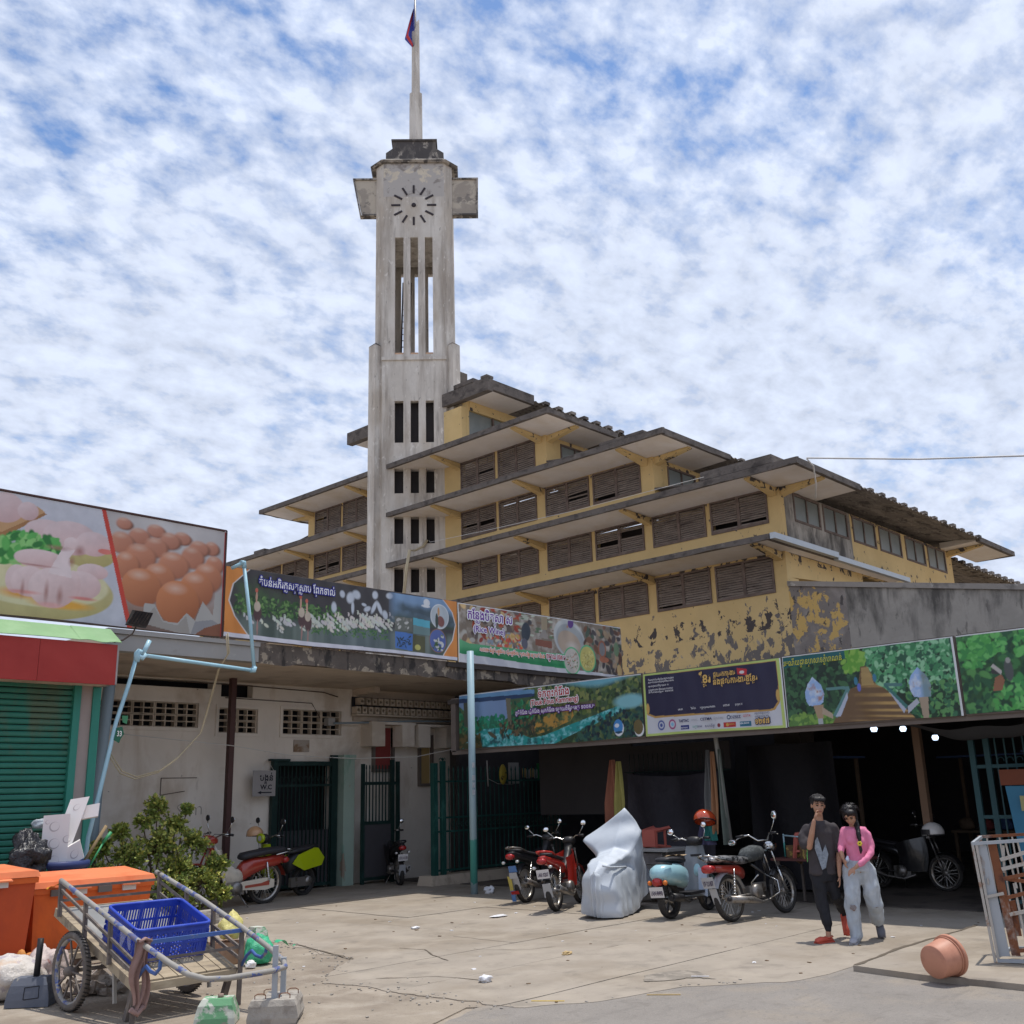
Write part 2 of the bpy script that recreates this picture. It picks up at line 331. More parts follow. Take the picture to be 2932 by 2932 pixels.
m_roof = mat('fibre cement roofing', (0.20, 0.175, 0.155), 0.95, layers=[((0.30, 0.27, 0.235), (0.8, 5, 1), 0.5, 0.64, 0.8), ((0.07, 0.062, 0.058), (1, 3, 1), 0.52, 0.62, 0.85)], bump=(10, 0.4, 0.01), var=0.12)
m_gutter = mat('grey metal gutter', (0.44, 0.47, 0.49), 0.45, metal=0.3, var=0.05)
m_interior = mat('dim interior', (0.05, 0.045, 0.046), 0.95, var=0.1)  # shade of unlit rooms is put into this near-black colour

# ------------------------------------------------------------------ ground
mb = MB()
R_ = 900
mb.add([(-R_, -R_, -0.016), (R_, -R_, -0.016), (R_, R_, -0.016), (-R_, R_, -0.016)], [(0, 1, 2, 3)]); struct('ground', mb, m_dirt)
def wob(x, y, a=0.06, f=1.7): return a*mnoise.noise(Vector((x*f, y*f, 3.3)))+a*0.5*mnoise.noise(Vector((x*f*3.1, y*f*3.1, 9.1)))
EDGE = [(4.6, 9.30), (4.75, 8.35), (4.95, 8.28), (5.4, 7.75), (5.55, 6.9), (5.9, 6.38), (6.3, 6.26), (6.86, 6.16), (7.46, 6.2), (8.16, 6.12), (8.6, 6.6), (9.03, 7.08), (9.7, 7.22), (10.67, 7.45), (12.2, 7.25), (13.6, 7.0), (17, 7.0)]
def edge_x(y):
    if y <= EDGE[0][0]: return EDGE[0][1]
    for (y0, x0), (y1, x1) in zip(EDGE, EDGE[1:]):
        if y0 <= y <= y1: return x0+(x1-x0)*(y-y0)/(y1-y0)
    return EDGE[-1][1]
yard = bpy.data.objects.new('courtyard', None); COL.objects.link(yard); yard['kind'] = 'structure'
bed = MB(); ys = [4.4+0.15*i for i in range(84)]
bed.add([(edge_x(y)-0.12+wob(1, y, 0.1, 2.5), y, -0.0125) for y in ys]+[(14.2, y, -0.0125) for y in ys], [(i, i+84, i+85, i+1) for i in range(83)])
struct('joint_bed', bed, m_earth, yard)
STR = [4.66, 6.1, 7.3, 8.4, 9.42, 11.35, 13.93]
CUTS = [[12.3], [9.9, 12.9], [9.35, 11.9], [8.9, 11.6], [9.25, 11.4, 12.6], [9.9, 12.3]]
for k in range(len(STR)-1):
    y0, y1 = STR[k], STR[k+1]; xs = CUTS[k]+[14.0]; prev = None
    for xi, xc in enumerate(xs):
        n = 22; g = 0.006; a = []
        for i in range(n+1):
            t = i/n; y = y0+g+(y1-y0-2*g)*t
            xl = (edge_x(y)+wob(0, y, 0.12, 2.2)) if prev is None else prev+g+wob(prev, y, 0.05, 1.5)
            a.append((xl, y))
        b = [(xc-g+wob(xc, y0+(y1-y0)*i/n, 0.05, 1.5), y0+g+(y1-y0-2*g)*i/n) for i in range(n, -1, -1)]
        def edgewob(x, yy): return yy+wob(x, yy, 0.018, 1.1)
        top = [(x, edgewob(x, b[0][1])) for x in np.linspace(a[-1][0], b[0][0], 14)[1:-1]]
        bot = [(x, edgewob(x, a[0][1])) for x in np.linspace(b[-1][0], a[0][0], 14)[1:-1]]
        poly = a+list(top)+b+list(bot); mb = MB(); dz = random.uniform(-0.003, 0.002)
        mb.ext([(p[0], p[1], -0.05) for p in poly], (0, 0, 0.05+dz)); o = link('slab', mb.mesh('slab', m_slab), yard); o['kind'] = 'structure'
        prev = xc
# passage floor under the canopies, one low step up
mb = MB(); mb.box(6.6, 13.96, -0.05, 13.9, 17.2, 0.012); struct('passage_floor', mb, m_slab)
m_hallfloor = mat('shaded hall floor with grime', (0.13, 0.108, 0.092), 0.85, layers=[((0.04, 0.034, 0.03), (1.5, 1.5, 1), 0.48, 0.62, 0.8)], bump=(20, 0.3))  # hall shade is put into the dark floor colour, plus grime patches
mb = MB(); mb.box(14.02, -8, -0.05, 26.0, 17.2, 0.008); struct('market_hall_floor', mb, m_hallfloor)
# road in the foreground
mb = MB(); pts = [(9.2, -9), (9.2, 3.0), (9.2, 3.86), (9.5, 4.7), (8.5, 5.2), (8.1, 5.6), (7.8, 5.9), (7.3, 6.0), (6.9, 6.05), (6.5, 6.2), (6.1, 6.2), (5.6, 6.0), (4.6, 5.6), (2, 5.0), (-12, 1.5), (-12, -9)]
fine = []
for i in range(len(pts)):
    p, q = pts[i], pts[(i+1) % len(pts)]
    for t in range(8):
        x = p[0]+(q[0]-p[0])*t/8; y = p[1]+(q[1]-p[1])*t/8; fine.append((x+wob(x, y, .07, 3), y+wob(y, x, .07, 3), -0.0045))
mb.ext(fine, (0, 0, -0.03)); struct('road', mb, m_road)
# raised pavement with kerb at the right
mb = MB(); kp = [(9.2, 4.56)]+[(9.07+0.015*math.sin(i*1.7), 3.86-i*0.45, ) for i in range(0, 28)]+[(14.0, -8.3), (14.0, 4.64), (12.3, 4.63), (10.76, 4.64)]
mb.ext([(p[0], p[1], -0.06) for p in kp], (0, 0, 0.105)); struct('pavement', mb, m_slab)
mb = MB()   # old concrete apron on the left, under the cart and the bins
ap = [(2.0, 5.3), (4.6, 5.75), (5.6, 6.1), (6.1, 6.3), (6.3, 6.05), (6.6, 6.3), (6.45, 7.5), (6.35, 8.4), (7.0, 8.7), (7.35, 9.2), (7.45, 9.8), (7.7, 10.8), (7.5, 12.2), (7.3, 13.9), (2.0, 13.9)]
fine = []
for i in range(len(ap)):
    p, q = ap[i], ap[(i+1) % len(ap)]
    for t in range(8):
        x = p[0]+(q[0]-p[0])*t/8; y = p[1]+(q[1]-p[1])*t/8; fine.append((x, y, -0.006))
mb.ext(fine, (0, 0, -0.03)); struct('apron', mb, m_dirt)
# shallow damp patch
m_wet = mat('damp patch', (0.20, 0.172, 0.14), 0.7, var=0.2, vs=5, layers=[(SAND, (6, 6, 6), 0.46, 0.60, 0.9)])
mb = MB(); c0 = [(7.74, 5.82), (7.95, 5.98), (8.15, 5.95), (8.42, 5.8), (8.3, 5.55), (8.24, 5.35), (8.12, 5.45), (8.06, 5.57), (7.9, 5.62)]
pp = []
for i in range(len(c0)):
    p, q = c0[i], c0[(i+1) % len(c0)]
    for t in range(6):
        x = p[0]+(q[0]-p[0])*t/6; y = p[1]+(q[1]-p[1])*t/6; pp.append((x+wob(x, y, .10, 5), y+wob(y, x, .06, 5), 0.0045))
mb.add(pp, [tuple(range(len(pp)))]); o = struct('damp_patch', mb, m_wet, kind='stuff')

# ------------------------------------------------------------------ the yellow market building
Y0 = 29.45                       # axis of the gable front
FX = 26.0                        # plane of the front wall
market = thing('market_building', 'yellow market building in stepped louvred tiers with overhanging concrete eaves', 'building', (FX, Y0, 0))
mir = lambda y: 2*Y0-y
WINS = [(14.0, 15.93), (16.1, 18.07), (18.4, 20.38), (20.54, 22.5), (22.91, 24.76), (24.91, 26.73)]
ROWS = [(12.75, 13.86, 22.4, 4), (10.84, 11.90, 17.9, 2), (8.93, 9.94, 13.6, 0), (6.89, 7.96, 13.6, 0)]   # z0, z1, tier wall, first window
BACK = {0: 39.0}
def shutter(y0, y1, z0, z1, seed):
    """two-leaf louvred shutter in the front wall: frame, two banks of slats"""
    rr = random.Random(seed); f = MB(); t = 0.055; x0, x1 = FX-0.03, FX+0.06; ym = (y0+y1)/2
    f.box(x0, y0, z0, x1, y0+t, z1); f.box(x0, y1-t, z0, x1, y1, z1); f.box(x0, y0+t, z0, x1, y1-t, z0+0.08); f.box(x0, y0+t, z1-t, x1, y1-t, z1); f.box(x0, ym-0.05, z0+0.08, x1, ym+0.05, z1-t)
    w = part('louvred_window', f, m_louvre, market)
    for (a, b) in ((y0+t, ym-0.05), (ym+0.05, y1-t)):
        sl = MB(); n = 13; broken = set()
        if rr.random() < 0.3: k0 = rr.randrange(n-4); broken = set(range(k0, k0+rr.choice([1, 2, 3])))
        hz = (z1-t-z0-0.08)/n
        for i in range(n):
            zc = z0+0.08+hz*(i+0.5)
            if i in broken and rr.random() < 0.7: continue
            tl = rr.gauss(0, 0.006); dx = 0.020; th = 0.012
            sl.hexa([(FX+0.0-dx, a, zc-hz*0.50+tl), (FX+0.0-dx+th, a, zc-hz*0.50-th+tl), (FX+0.0-dx+th, b, zc-hz*0.50-th-tl), (FX+0.0-dx, b, zc-hz*0.50-tl),
                     (FX+0.0+dx, a, zc+hz*0.28+tl), (FX+0.0+dx+th, a, zc+hz*0.28-th+tl), (FX+0.0+dx+th, b, zc+hz*0.28-th-tl), (FX+0.0+dx, b, zc+hz*0.28-tl)])
        part('slats', sl, m_slat, w, kind='stuff')
    return w
# front wall: one sheet per tier so that the outline steps
zt = [16.2, 14.0, 12.05, 10.05, 8.1, 0.0]
ext_y = [26.65, 22.4, 17.9, 13.6, 13.6]
for k in range(5):
    z1_, z0_ = zt[k], zt[k+1]; ya = ext_y[k]; yb = mir(ya); holes = []
    row = [r for r in ROWS if z0_ < r[0] < z1_]
    if k > 0:
        for (rz0, rz1, yw, i0) in row:
            for (a, b) in WINS:
                if a > ya: holes.append((a, rz0, b, rz1)); holes.append((mir(b), rz0, mir(a), rz1))
    mb = MB(); mb.wall((FX+0.002*k, 0, 0), (0, 1, 0), (1, 0, 0), (ya, yb), (z0_, z1_), holes, 0.25)
    part('front_wall', mb, m_yellow, market)
    for h in holes: shutter(h[0], h[2], h[1], h[3], int(h[0]*100+h[1]*7))
for k_, (ya_, za_, zb_) in enumerate(((22.7, 12.0, 13.8), (18.2, 10.1, 11.9), (13.9, 0, 9.9))):
    mb = MB(); mb.box(FX+0.6+0.01*k_, ya_, za_, FX+0.7+0.01*k_, mir(ya_), zb_); part('shade_screen', mb, m_interior, market)  # unseen sheets added so the window gaps read dark
# eaves: thin slabs with an upturned black edge
OV = 1.6
EAVES = [(14.08, 20.9, 0.19), (12.13, 16.38, 0.18), (10.14, 12.15, 0.18), (8.20, 13.19, 0.15)]
LEN = 41.8
BEND = [39.0, 41.8]
for k, (zt_, ye, th) in enumerate(EAVES):
    tw = [22.4, 17.9, 13.6, 13.6][k]; mb = MB(); mb.cur = 0; xe = FX-OV
    ym = mir(ye); x_end = LEN if k < 3 else 34.5
    # fascia strips (material 0) all round, core slab (material 1) with thinner edge
    n = 40
    def jag(i, s): return 0.028*mnoise.noise(Vector((i*0.83, s*5.1, k*7.7)))+0.02*mnoise.noise(Vector((i*3.1, s*2.1, k*3.7)))
    yy = np.linspace(ye, ym, 3*n)
    for i in range(len(yy)-1):
        a, b = yy[i], yy[i+1]; ja, jb = jag(a, 1), jag(b, 1)
        mb.hexa([(xe, a, zt_-th+ja), (xe, b, zt_-th+jb), (xe+0.14, b, zt_-th+0.01), (xe+0.14, a, zt_-th+0.01), (xe, a, zt_), (xe, b, zt_), (xe+0.14, b, zt_+0.03), (xe+0.14, a, zt_+0.03)])
    part('eave_edge', mb, m_fascia, market)
    for sgn, yq in ((1, ye), (-1, ym)):
        mb = MB(); xx = np.linspace(xe+0.141, 28.3 if k < 3 else 33.3, 24)
        for i in range(len(xx)-1):
            a, b = xx[i], xx[i+1]; ja, jb = jag(a, 2), jag(b, 2); q = yq+sgn*0.14
            mb.hexa([(a, yq, zt_-th+ja), (b, yq, zt_-th+jb), (b, q, zt_-th+0.01), (a, q, zt_-th+0.01), (a, yq, zt_), (b, yq, zt_), (b, q, zt_+0.03), (a, q, zt_+0.03)])
        if k < 3:
            m2_ = MB(); m2_.box(38.0, yq, zt_-th, x_end, yq+sgn*0.14, zt_); m2_.box(x_end-0.14, yq+sgn*0.14, zt_-th, x_end, tw if sgn > 0 else mir(tw), zt_); part('eave_edge', m2_, m_fascia, market)
        part('eave_edge', mb, m_fascia, market)
    mb = MB(); z_w = zt_-th-0.02; z_e = zt_-th+0.03
    # soffit and slab body, front
    for (a, b) in ((ye+0.14, ym-0.14),):
        mb.hexa([(xe+0.14, a, z_e), (xe+0.14, b, z_e), (FX, b, z_w), (FX, a, z_w), (xe+0.14, a, zt_-0.01), (xe+0.14, b, zt_-0.01), (FX, b, zt_+0.02), (FX, a, zt_+0.02)])
    part('soffit', mb, m_soffit, market)
    xr = 28.3 if k < 3 else 33.3
    for s_, w_ in ((1, tw), (-1, mir(tw))):
        e_ = (ye+0.14) if s_ > 0 else (ym-0.14)
        rng = [(FX+0.003, xr)]+([(38.0, x_end-0.14)] if k < 3 else [])
        for (a, b) in rng:
            mb = MB(); mb.hexa([(a, e_, z_e), (b, e_, z_e), (b, w_, z_w), (a, w_, z_w), (a, e_, zt_-0.01), (b, e_, zt_-0.01), (b, w_, zt_+0.02), (a, w_, zt_+0.02)]); part('soffit', mb, m_soffit, market)
    # brackets under the eave
    brs = [b for b in (13.8, 18.22, 22.7, 26.85) if b > tw-0.1]
    for b in brs:
        for yb in (b, mir(b)):
            mb = MB(); zb = zt_-th-0.03
            mb.ext([(FX, yb-0.11, zb), (xe+0.22, yb-0.11, zb+0.045), (xe+0.22, yb-0.11, zb-0.0), (FX-0.12, yb-0.11, zb-0.20), (FX, yb-0.11, zb-0.24)], (0, 0.22, 0)); part('bracket', mb, m_yellow, market)
    if k < 3:
        for s_, w_ in ((-1, tw), (1, mir(tw))):
            mb = MB(); zb = zt_-th-0.03
            for xq in (26.2, 38.7):
                mb = MB(); mb.ext([(xq-0.12, w_, zb), (xq-0.12, w_+s_*1.3, zb+0.045), (xq-0.12, w_+s_*1.3, zb), (xq-0.12, w_+s_*0.12, zb-0.20), (xq-0.12, w_, zb-0.24)], (0.24, 0, 0)); part('bracket', mb, m_yellow, market)
# raised parapet steps over the eaves and the crowning gable block
for q in ((24.42, 12.9, 10.155, 25.2, 15.2, 10.40), (24.42, 17.1, 12.145, 24.9, 18.8, 12.24), (24.42, 37.5, 12.145, 24.9, 38.3, 12.25)):
    mb = MB(); mb.box(*q); part('parapet_block', mb, m_fascia, market)
mb = MB(); mb.box(25.95, 25.15, 16.42, 26.25, 33.75, 16.95); mb.box(25.93, 25.9, 16.96, 26.4, 27.0, 17.12); mb.box(25.93, 25.17, 16.955, 26.3, 25.5, 17.05); mb.box(26.251, 25.15, 16.5, 28.6, 25.3, 16.90); part('gable_block', mb, m_fascia, market)
mb = MB(); mb.hexa([(26.26, 25.31, 16.5), (28.6, 25.31, 16.5), (28.6, 29, 16.5), (26.26, 29, 16.5), (26.26, 25.31, 16.69), (28.6, 25.31, 16.69), (28.6, 29, 17.4), (26.26, 29, 17.4)]); mb.box(26.26, 29.9, 16.5, 34, 33.7, 16.7); part('soffit', mb, m_soffit, market)
mb = MB(); mb.box(26.9, 27.6, 17.41, 27.3, 28.2, 18.2); part('vent_stub', mb, m_fascia, market)
for i in range(12):
    x = 28.6+0.82*i; mb = MB(); pts = [(x+0.082*j, 0.035*math.cos(j/10*2*PI*3)) for j in range(11)]
    mb.add([(a, 25.05, 16.60+h) for a, h in pts]+[(a, 29.4, 17.6+h) for a, h in pts], [(j, j+1, j+12, j+11) for j in range(10)], True); mb.box(x+0.55, 25.04, 16.66, x+0.84, 25.6, 16.78); part('roof_sheet', mb, m_roof, market, recalc=False)
# clerestory side walls with paned windows, right hand side (and plain on the far side)
SIDE = [(26.8, 28.45), (28.65, 30.3), (30.65, 32.35), (32.62, 34.4), (34.75, 36.45), (36.7, 38.4)]
for k, (zt_, ye, th) in enumerate(EAVES[:3]):
    w_ = [22.4, 17.9, 13.6][k]; z1_ = zt_-th-0.02; z0_ = [12.0, 10.1, 8.02][k]; wz = [(12.85, 13.72), (10.9, 11.78), (9.04, 10.0-0.09)][k]
    segs = [(FX+0.25, 39.0)]
    holes = [(a, wz[0], b, wz[1]) for a, b in SIDE]
    mb = MB()
    if k == 2:
        mb.wall((0, w_, 0), (1, 0, 0), (0, 1, 0), (FX+0.25, 30.5), (z0_, z1_), [h for h in holes if h[0] < 30.4], 0.2); part('side_wall', mb, m_greywall, market, label='grey unpainted stretch of side wall')
        mb = MB(); mb.wall((0, w_, 0), (1, 0, 0), (0, 1, 0), (30.5, 39.0), (z0_, z1_), [h for h in holes if h[0] > 30.4], 0.2); part('side_wall', mb, m_yellow, market)
    else:
        mb.wall((0, w_, 0), (1, 0, 0), (0, 1, 0), (FX+0.25, 39.0), (z0_, z1_), holes, 0.2); part('side_wall', mb, m_yellow, market)
    mb = MB(); mb.box(38.99, w_+0.2, 7.0 if k == 2 else z0_, 39.2, mir(w_), z1_); part('rear_wall', mb, m_yellow, market)
    mb = MB(); mb.box(FX+0.25, mir(w_)-0.2, z0_, 39.0, mir(w_), z1_); part('side_wall', mb, m_yellow, market)
    for (a, b) in SIDE:
        f = MB(); t = 0.07; q0, q1 = w_-0.02, w_+0.08; zz0, zz1 = wz; xm = (a+b)/2
        f.box(a, q0, zz0, a+t, q1, zz1); f.box(b-t, q0, zz0, b, q1, zz1); f.box(a+t, q0, zz0, b-t, q1, zz0+t); f.box(a+t, q0, zz1-t, b-t, q1, zz1); f.box(xm-0.03, q0+0.005, zz0+t, xm+0.03, q1, zz1-t)
        wd = part('paned_window', f, m_louvre, market)
        for (c, d) in ((a+t, xm-0.03), (xm+0.03, b-t)):
            p = MB(); p.box(c, w_+0.02, zz0+t, d, w_+0.03, zz1-t); part('pane', p, m_glass, wd)
# top tier glass
mb = MB(); mb.box(26.35, 26.65, 14.05, 38, 26.85, 14.5); mb.box(26.26, 26.65, 14.5, 26.42, 26.85, 16.5); mb.hexa([(26.42, 26.6, 16.12), (38, 26.6, 16.12), (38, 26.9, 16.12), (26.42, 26.9, 16.12), (26.42, 26.6, 16.5), (38, 26.6, 16.5), (38, 26.9, 16.5), (26.42, 26.9, 16.5)]); part('side_wall', mb, m_yellow, market)
for i in range(8):
    a = 26.42+i*1.4; f = MB(); f.box(a+1.33, 26.64, 14.5, a+1.4, 26.8, 16.12); wd = part('window_mullion', f, m_louvre, market)
    p = MB(); p.box(a, 26.72, 14.5, a+1.33, 26.73, 16.12); part('pane', p, m_glass, wd)
# roofing between the tiers, ribbed sheets whose ends show along the side eaves
for k, (zt_, ye, th) in enumerate(EAVES[:3]):
    w_ = [22.4, 17.9, 13.6][k]; inner = [26.65, 22.4, 17.9][k]
    for sgn in (1, -1):
        f_ = (lambda y: y) if sgn > 0 else mir
        x = 28.3; i = 0
        while x < 38.0-0.1:
            mb = MB(); w2 = 0.82; z_e, z_i = zt_-0.10, zt_+0.05+0.12*(inner-ye)
            pts = []
            for j in range(11):
                t = j/10; h = 0.035*math.cos(t*2*PI*3)
                pts.append((x+w2*t, h))
            if True:
                a = [(px_, f_(ye-0.02), z_e+h+0.0) for px_, h in pts]; b = [(px_, f_(inner), z_i+h) for px_, h in pts]
                a2 = [(px_, f_(ye-0.02), z_e+h+0.022) for px_, h in pts]; b2 = [(px_, f_(inner), z_i+h+0.022) for px_, h in pts]
                mb.add(a+b, [(j, j+1, j+12, j+11) for j in range(10)], True); mb.add(a2+b2, [(j+1, j, j+11, j+12) for j in range(10)], True)
                mb.add(a+a2, [(j, j+1, j+12, j+11) for j in range(10)])
                mb.box(x+0.60, min(f_(ye-0.03), f_(ye+0.4)), z_e+0.05, x+0.85, max(f_(ye-0.03), f_(ye+0.4)), z_e+0.115+0.015*((i*7) % 3))
            part('roof_sheet', mb, m_roof, market, recalc=False)
            x += w2; i += 1
        mb = MB(); z_i = zt_+0.05+0.12*(inner-ye)
        for (a, b) in ((FX, 28.3), (38.1, 41.7)):
            mb = MB(); mb.hexa([(a, f_(ye+0.2), zt_-0.02), (b, f_(ye+0.2), zt_-0.02), (b, f_(inner), z_i-0.05), (a, f_(inner), z_i-0.05), (a, f_(ye+0.2), zt_+0.015), (b, f_(ye+0.2), zt_+0.015), (b, f_(inner), z_i), (a, f_(inner), z_i)])
            part('roof_slab', mb, m_fascia, market)
# side opening below the lowest eave: beam, dark aisle, gutter
mb = MB(); mb.hexa([(FX+0.26, 13.62, 7.30), (31.0, 13.62, 7.62), (31.0, 13.9, 7.62), (FX+0.26, 13.9, 7.30), (FX+0.26, 13.62, 8.02), (31.0, 13.62, 8.02), (31.0, 13.9, 8.02), (FX+0.26, 13.9, 8.02)]); mb.box(FX+0.26, 13.62, 5.5, FX+0.7, 13.9, 7.30); part('side_beam', mb, m_yellow, market)
mb = MB(); mb.box(24.42, 13.02, 8.05, 28.2, 13.17, 8.215); mb.box(28.2, 13.05, 7.99, 33.4, 13.2, 8.14)
gt = part('gutter', mb, m_gutter, market)
mb = MB(); mb.box(FX+0.3, 16.5, 0, 38.9, 16.6, 8.0); part('shade_screen', mb, m_interior, market)  # added dark sheet stands in for the unlit aisle
m_maroon = mat('brown rusted sheet', (0.10, 0.045, 0.035), 0.9)
mb = MB(); mb.hexa([(30.0, 13.9, 7.1), (41, 13.9, 7.1), (41, 14.1, 7.1), (30.0, 14.1, 7.1), (30.0, 13.9, 7.6), (41, 13.9, 7.6), (41, 14.1, 7.6), (30.0, 14.1, 7.6)]); mb.box(30.6, 14.2, 4, 31, 16.4, 7.6); part('side_beam', mb, m_maroon, market)
# gable wall running on to the right with a sloping coping
def wz_(y): return 7.02-0.172*(13.65-y)
for (ya, yb, m_, nm) in ((13.602, 11.95, m_peel, 'peeling'), (11.95, 3.2, m_greywall, 'blackened')):
    mb = MB(); mb.ext([(FX-0.001, ya, 0), (FX-0.001, yb, 0), (FX-0.001, yb, wz_(yb)), (FX-0.001, ya, wz_(ya))], (0.25, 0, 0)); part('gable_wall', mb, m_, market, label='peeling yellow and grey stretch of gable wall' if nm == 'peeling' else 'blackened grey stretch of gable wall')
m_coping = mat('grey coping', (0.31, 0.275, 0.24), 0.92, layers=[((0.50, 0.46, 0.40), (3, 3, 3), 0.6, 0.63, 0.9), ((0.11, 0.1, 0.09), (1.5, 1.5, 1.5), 0.55, 0.66, 0.7)], bump=(14, 0.4))
mb = MB(); mb.ext([(FX-0.06, 13.6, wz_(13.6)), (FX-0.06, 3.2, wz_(3.2)), (FX-0.06, 3.2, wz_(3.2)+0.14), (FX-0.06, 13.6, wz_(13.6)+0.14)], (0.37, 0, 0)); part('coping', mb, m_coping, market)
# farther module of the market behind the near one
wing = thing('market_wing', 'far louvred market wing half hidden behind the stepped yellow building', 'building', (48, 15.6, 0))
mb = MB(); mb.wall((0, 15.6, 0), (1, 0, 0), (0, 1, 0), (40.2, 66), (0, 9.7), [(41+2.0*i, 8.3, 42.7+2.0*i, 9.25) for i in range(11)], 0.3); part('wall', mb, m_yellow, wing)
for i in range(11):
    f = MB(); a = 41+2.0*i; f.box(a, 15.62, 8.3, a+0.07, 15.7, 9.25); f.box(a+1.63, 15.62, 8.3, a+1.7, 15.7, 9.25); f.box(a+0.82, 15.62, 8.3, a+0.88, 15.7, 9.25); f.box(a+0.07, 15.64, 8.3, a+1.63, 15.69, 8.36); wd = part('paned_window', f, m_louvre, wing)
    p = MB(); p.box(a+0.07, 15.66, 8.36, a+1.63, 15.67, 9.25); part('pane', p, m_glass, wd)
for i in range(27):
    mb = MB(); x = 40.0+0.82*i; pts = [(x+0.082*j, 0.04*math.cos(j/10*2*PI*3)) for j in range(11)]
    mb.add([(a, 14.0, 9.90+h) for a, h in pts]+[(a, 18.5, 11.0+h) for a, h in pts], [(j, j+1, j+12, j+11) for j in range(10)], True); mb.box(x+0.55, 13.98, 9.93, x+0.84, 14.5, 10.07); part('roof_sheet', mb, m_roof, wing, recalc=False)

# ------------------------------------------------------------------ clock tower, set at 45 degrees to the front
TC = Vector((26.379, 29.667, 0))
tower = thing('clock_tower', 'tall weathered concrete clock tower with vertical slots and a stepped spire', 'tower', (TC.x, TC.y, 0), math.radians(-45))
# local frame: x to the right as seen, -y towards the viewer
def tp(name, mb, m, parent=tower, **k): return part(name, mb, m, parent, local=True, **k)
SL = [(-0.78, -0.43), (-0.15, 0.17), (0.45, 0.77)]
HW = 1.7
def chamf(mb, z0, z1, hw, ch, inset=0.0, thick=0.25):
    """the four corner facets"""
    c = hw-ch
    for (sx, sy) in ((1, 1), (1, -1), (-1, 1), (-1, -1)):
        a = (sx*c, sy*(HW-inset)); b = (sx*hw, sy*(HW-inset-ch)); a2 = (sx*c, sy*(HW-inset-thick)); b2 = (sx*(hw-thick), sy*(HW-inset-ch))
        mb.hexa([(*a, z0), (*b, z0), (*b2, z0), (*a2, z0), (*a, z1), (*b, z1), (*b2, z1), (*a2, z1)])
def faces(z0, z1, holes, c, m, nm='shaft_wall', d=HW, sides=True):
    mb = MB()
    mb.wall((0, -d, 0), (1, 0, 0), (0, 1, 0), (-c, c), (z0, z1), holes, 0.25)
    mb.wall((0, d, 0), (-1, 0, 0), (0, -1, 0), (-c, c), (z0, z1), holes, 0.25)
    if sides:
        mb.wall((d-0.1, 0, 0), (0, 1, 0), (-1, 0, 0), (-c, c), (z0, z1), holes, 0.25)
        mb.wall((-d+0.1, 0, 0), (0, -1, 0), (1, 0, 0), (-c, c), (z0, z1), holes, 0.25)
    return tp(nm, mb, m)
H4 = [(a, z0, b, z1) for (z0, z1) in ((12.9, 13.91), (10.89, 11.95), (9.0, 9.98), (6.9, 7.95)) for a, b in SL]
faces(0, 18.48, H4+[(a, 14.97, b, 16.72) for a, b in SL], 1.27, m_concrete)
faces(18.48, 25.9, [(a, 18.72, b, 23.98) for a, b in SL], 1.27, m_concrete)
faces(25.9, 27.5, [], 1.27, m_toppaint, d=HW+0.001)
mb = MB(); chamf(mb, 0, 27.5, 1.6, 0.33, 0.02); tp('corner_facet', mb, m_concrete)
mb = MB(); mb.box(-1.3, -HW-0.06, 18.46, 1.3, -HW-0.001, 18.60); mb.box(-1.3, HW+0.001, 18.46, 1.3, HW+0.06, 18.60); tp('sill_band', mb, m_concrete)
m_terra = mat('pinkish sill', (0.55, 0.36, 0.24), 0.85)
mb = MB()
for a, b in SL: mb.box(a+0.01, -HW+0.02, 18.721, b-0.01, -HW+0.24, 18.80)
tp('slot_sill', mb, m_terra)
mb = MB(); mb.box(-1.25, -1.3, 18.2, 1.25, 1.3, 18.35); mb.box(-1.25, -1.3, 24.25, 1.25, 1.3, 24.4)
for z in (2, 6.2, 8.4, 10.3, 12.3, 14.3, 17.0): mb.box(-1.25, -1.3, z, 1.25, 1.3, z+0.12)
tp('shade_floor', mb, m_concrete)  # unseen slabs added to keep the shaft interior dark
mb = MB(); mb.box(-1.2, -1.32, 0, 1.2, -1.3, 18.0); tp('shade_screen', mb, m_interior)  # unseen sheet added to keep the tower windows dark
# ladder seen through the slots
ld = MB(); ld.bar((-0.72, 0.55, 18.35), (-0.62, 0.75, 23.2), 0.05); ld.bar((-0.38, 0.55, 18.35), (-0.28, 0.75, 23.2), 0.05)
for i in range(15): t = i/15; ld.bar((-0.72+0.1*t, 0.55+0.2*t, 18.6+4.5*t), (-0.38+0.1*t, 0.55+0.2*t, 18.6+4.5*t), 0.03)
tp('ladder', ld, m_slot)
# lower corner piers: square posts turned on edge, pointed caps
for (sx, sy) in ((-1, -1), (1, -1), (1, 1), (-1, 1)):
    mb = MB(); cx, cy, d = sx*1.55, sy*1.52, 0.285; z1 = 19.13
    for (z0, z1_, s0, s1) in ((0, z1, 1, 1),): mb.hexa([(cx-d, cy, z0), (cx, cy-d, z0), (cx+d, cy, z0), (cx, cy+d, z0), (cx-d, cy, z1_), (cx, cy-d, z1_), (cx+d, cy, z1_), (cx, cy+d, z1_)])
    p = tp('corner_pier', mb, m_concrete)
    mb = MB(); mb.add([(cx-d-.01, cy, z1+.002), (cx, cy-d-.01, z1+.002), (cx+d+.01, cy, z1+.002), (cx, cy+d+.01, z1+.002), (cx, cy, z1+0.2)], [(3, 2, 1, 0), (0, 1, 4), (1, 2, 4), (2, 3, 4), (3, 0, 4)]); tp('pier_cap', mb, m_fascia, p)
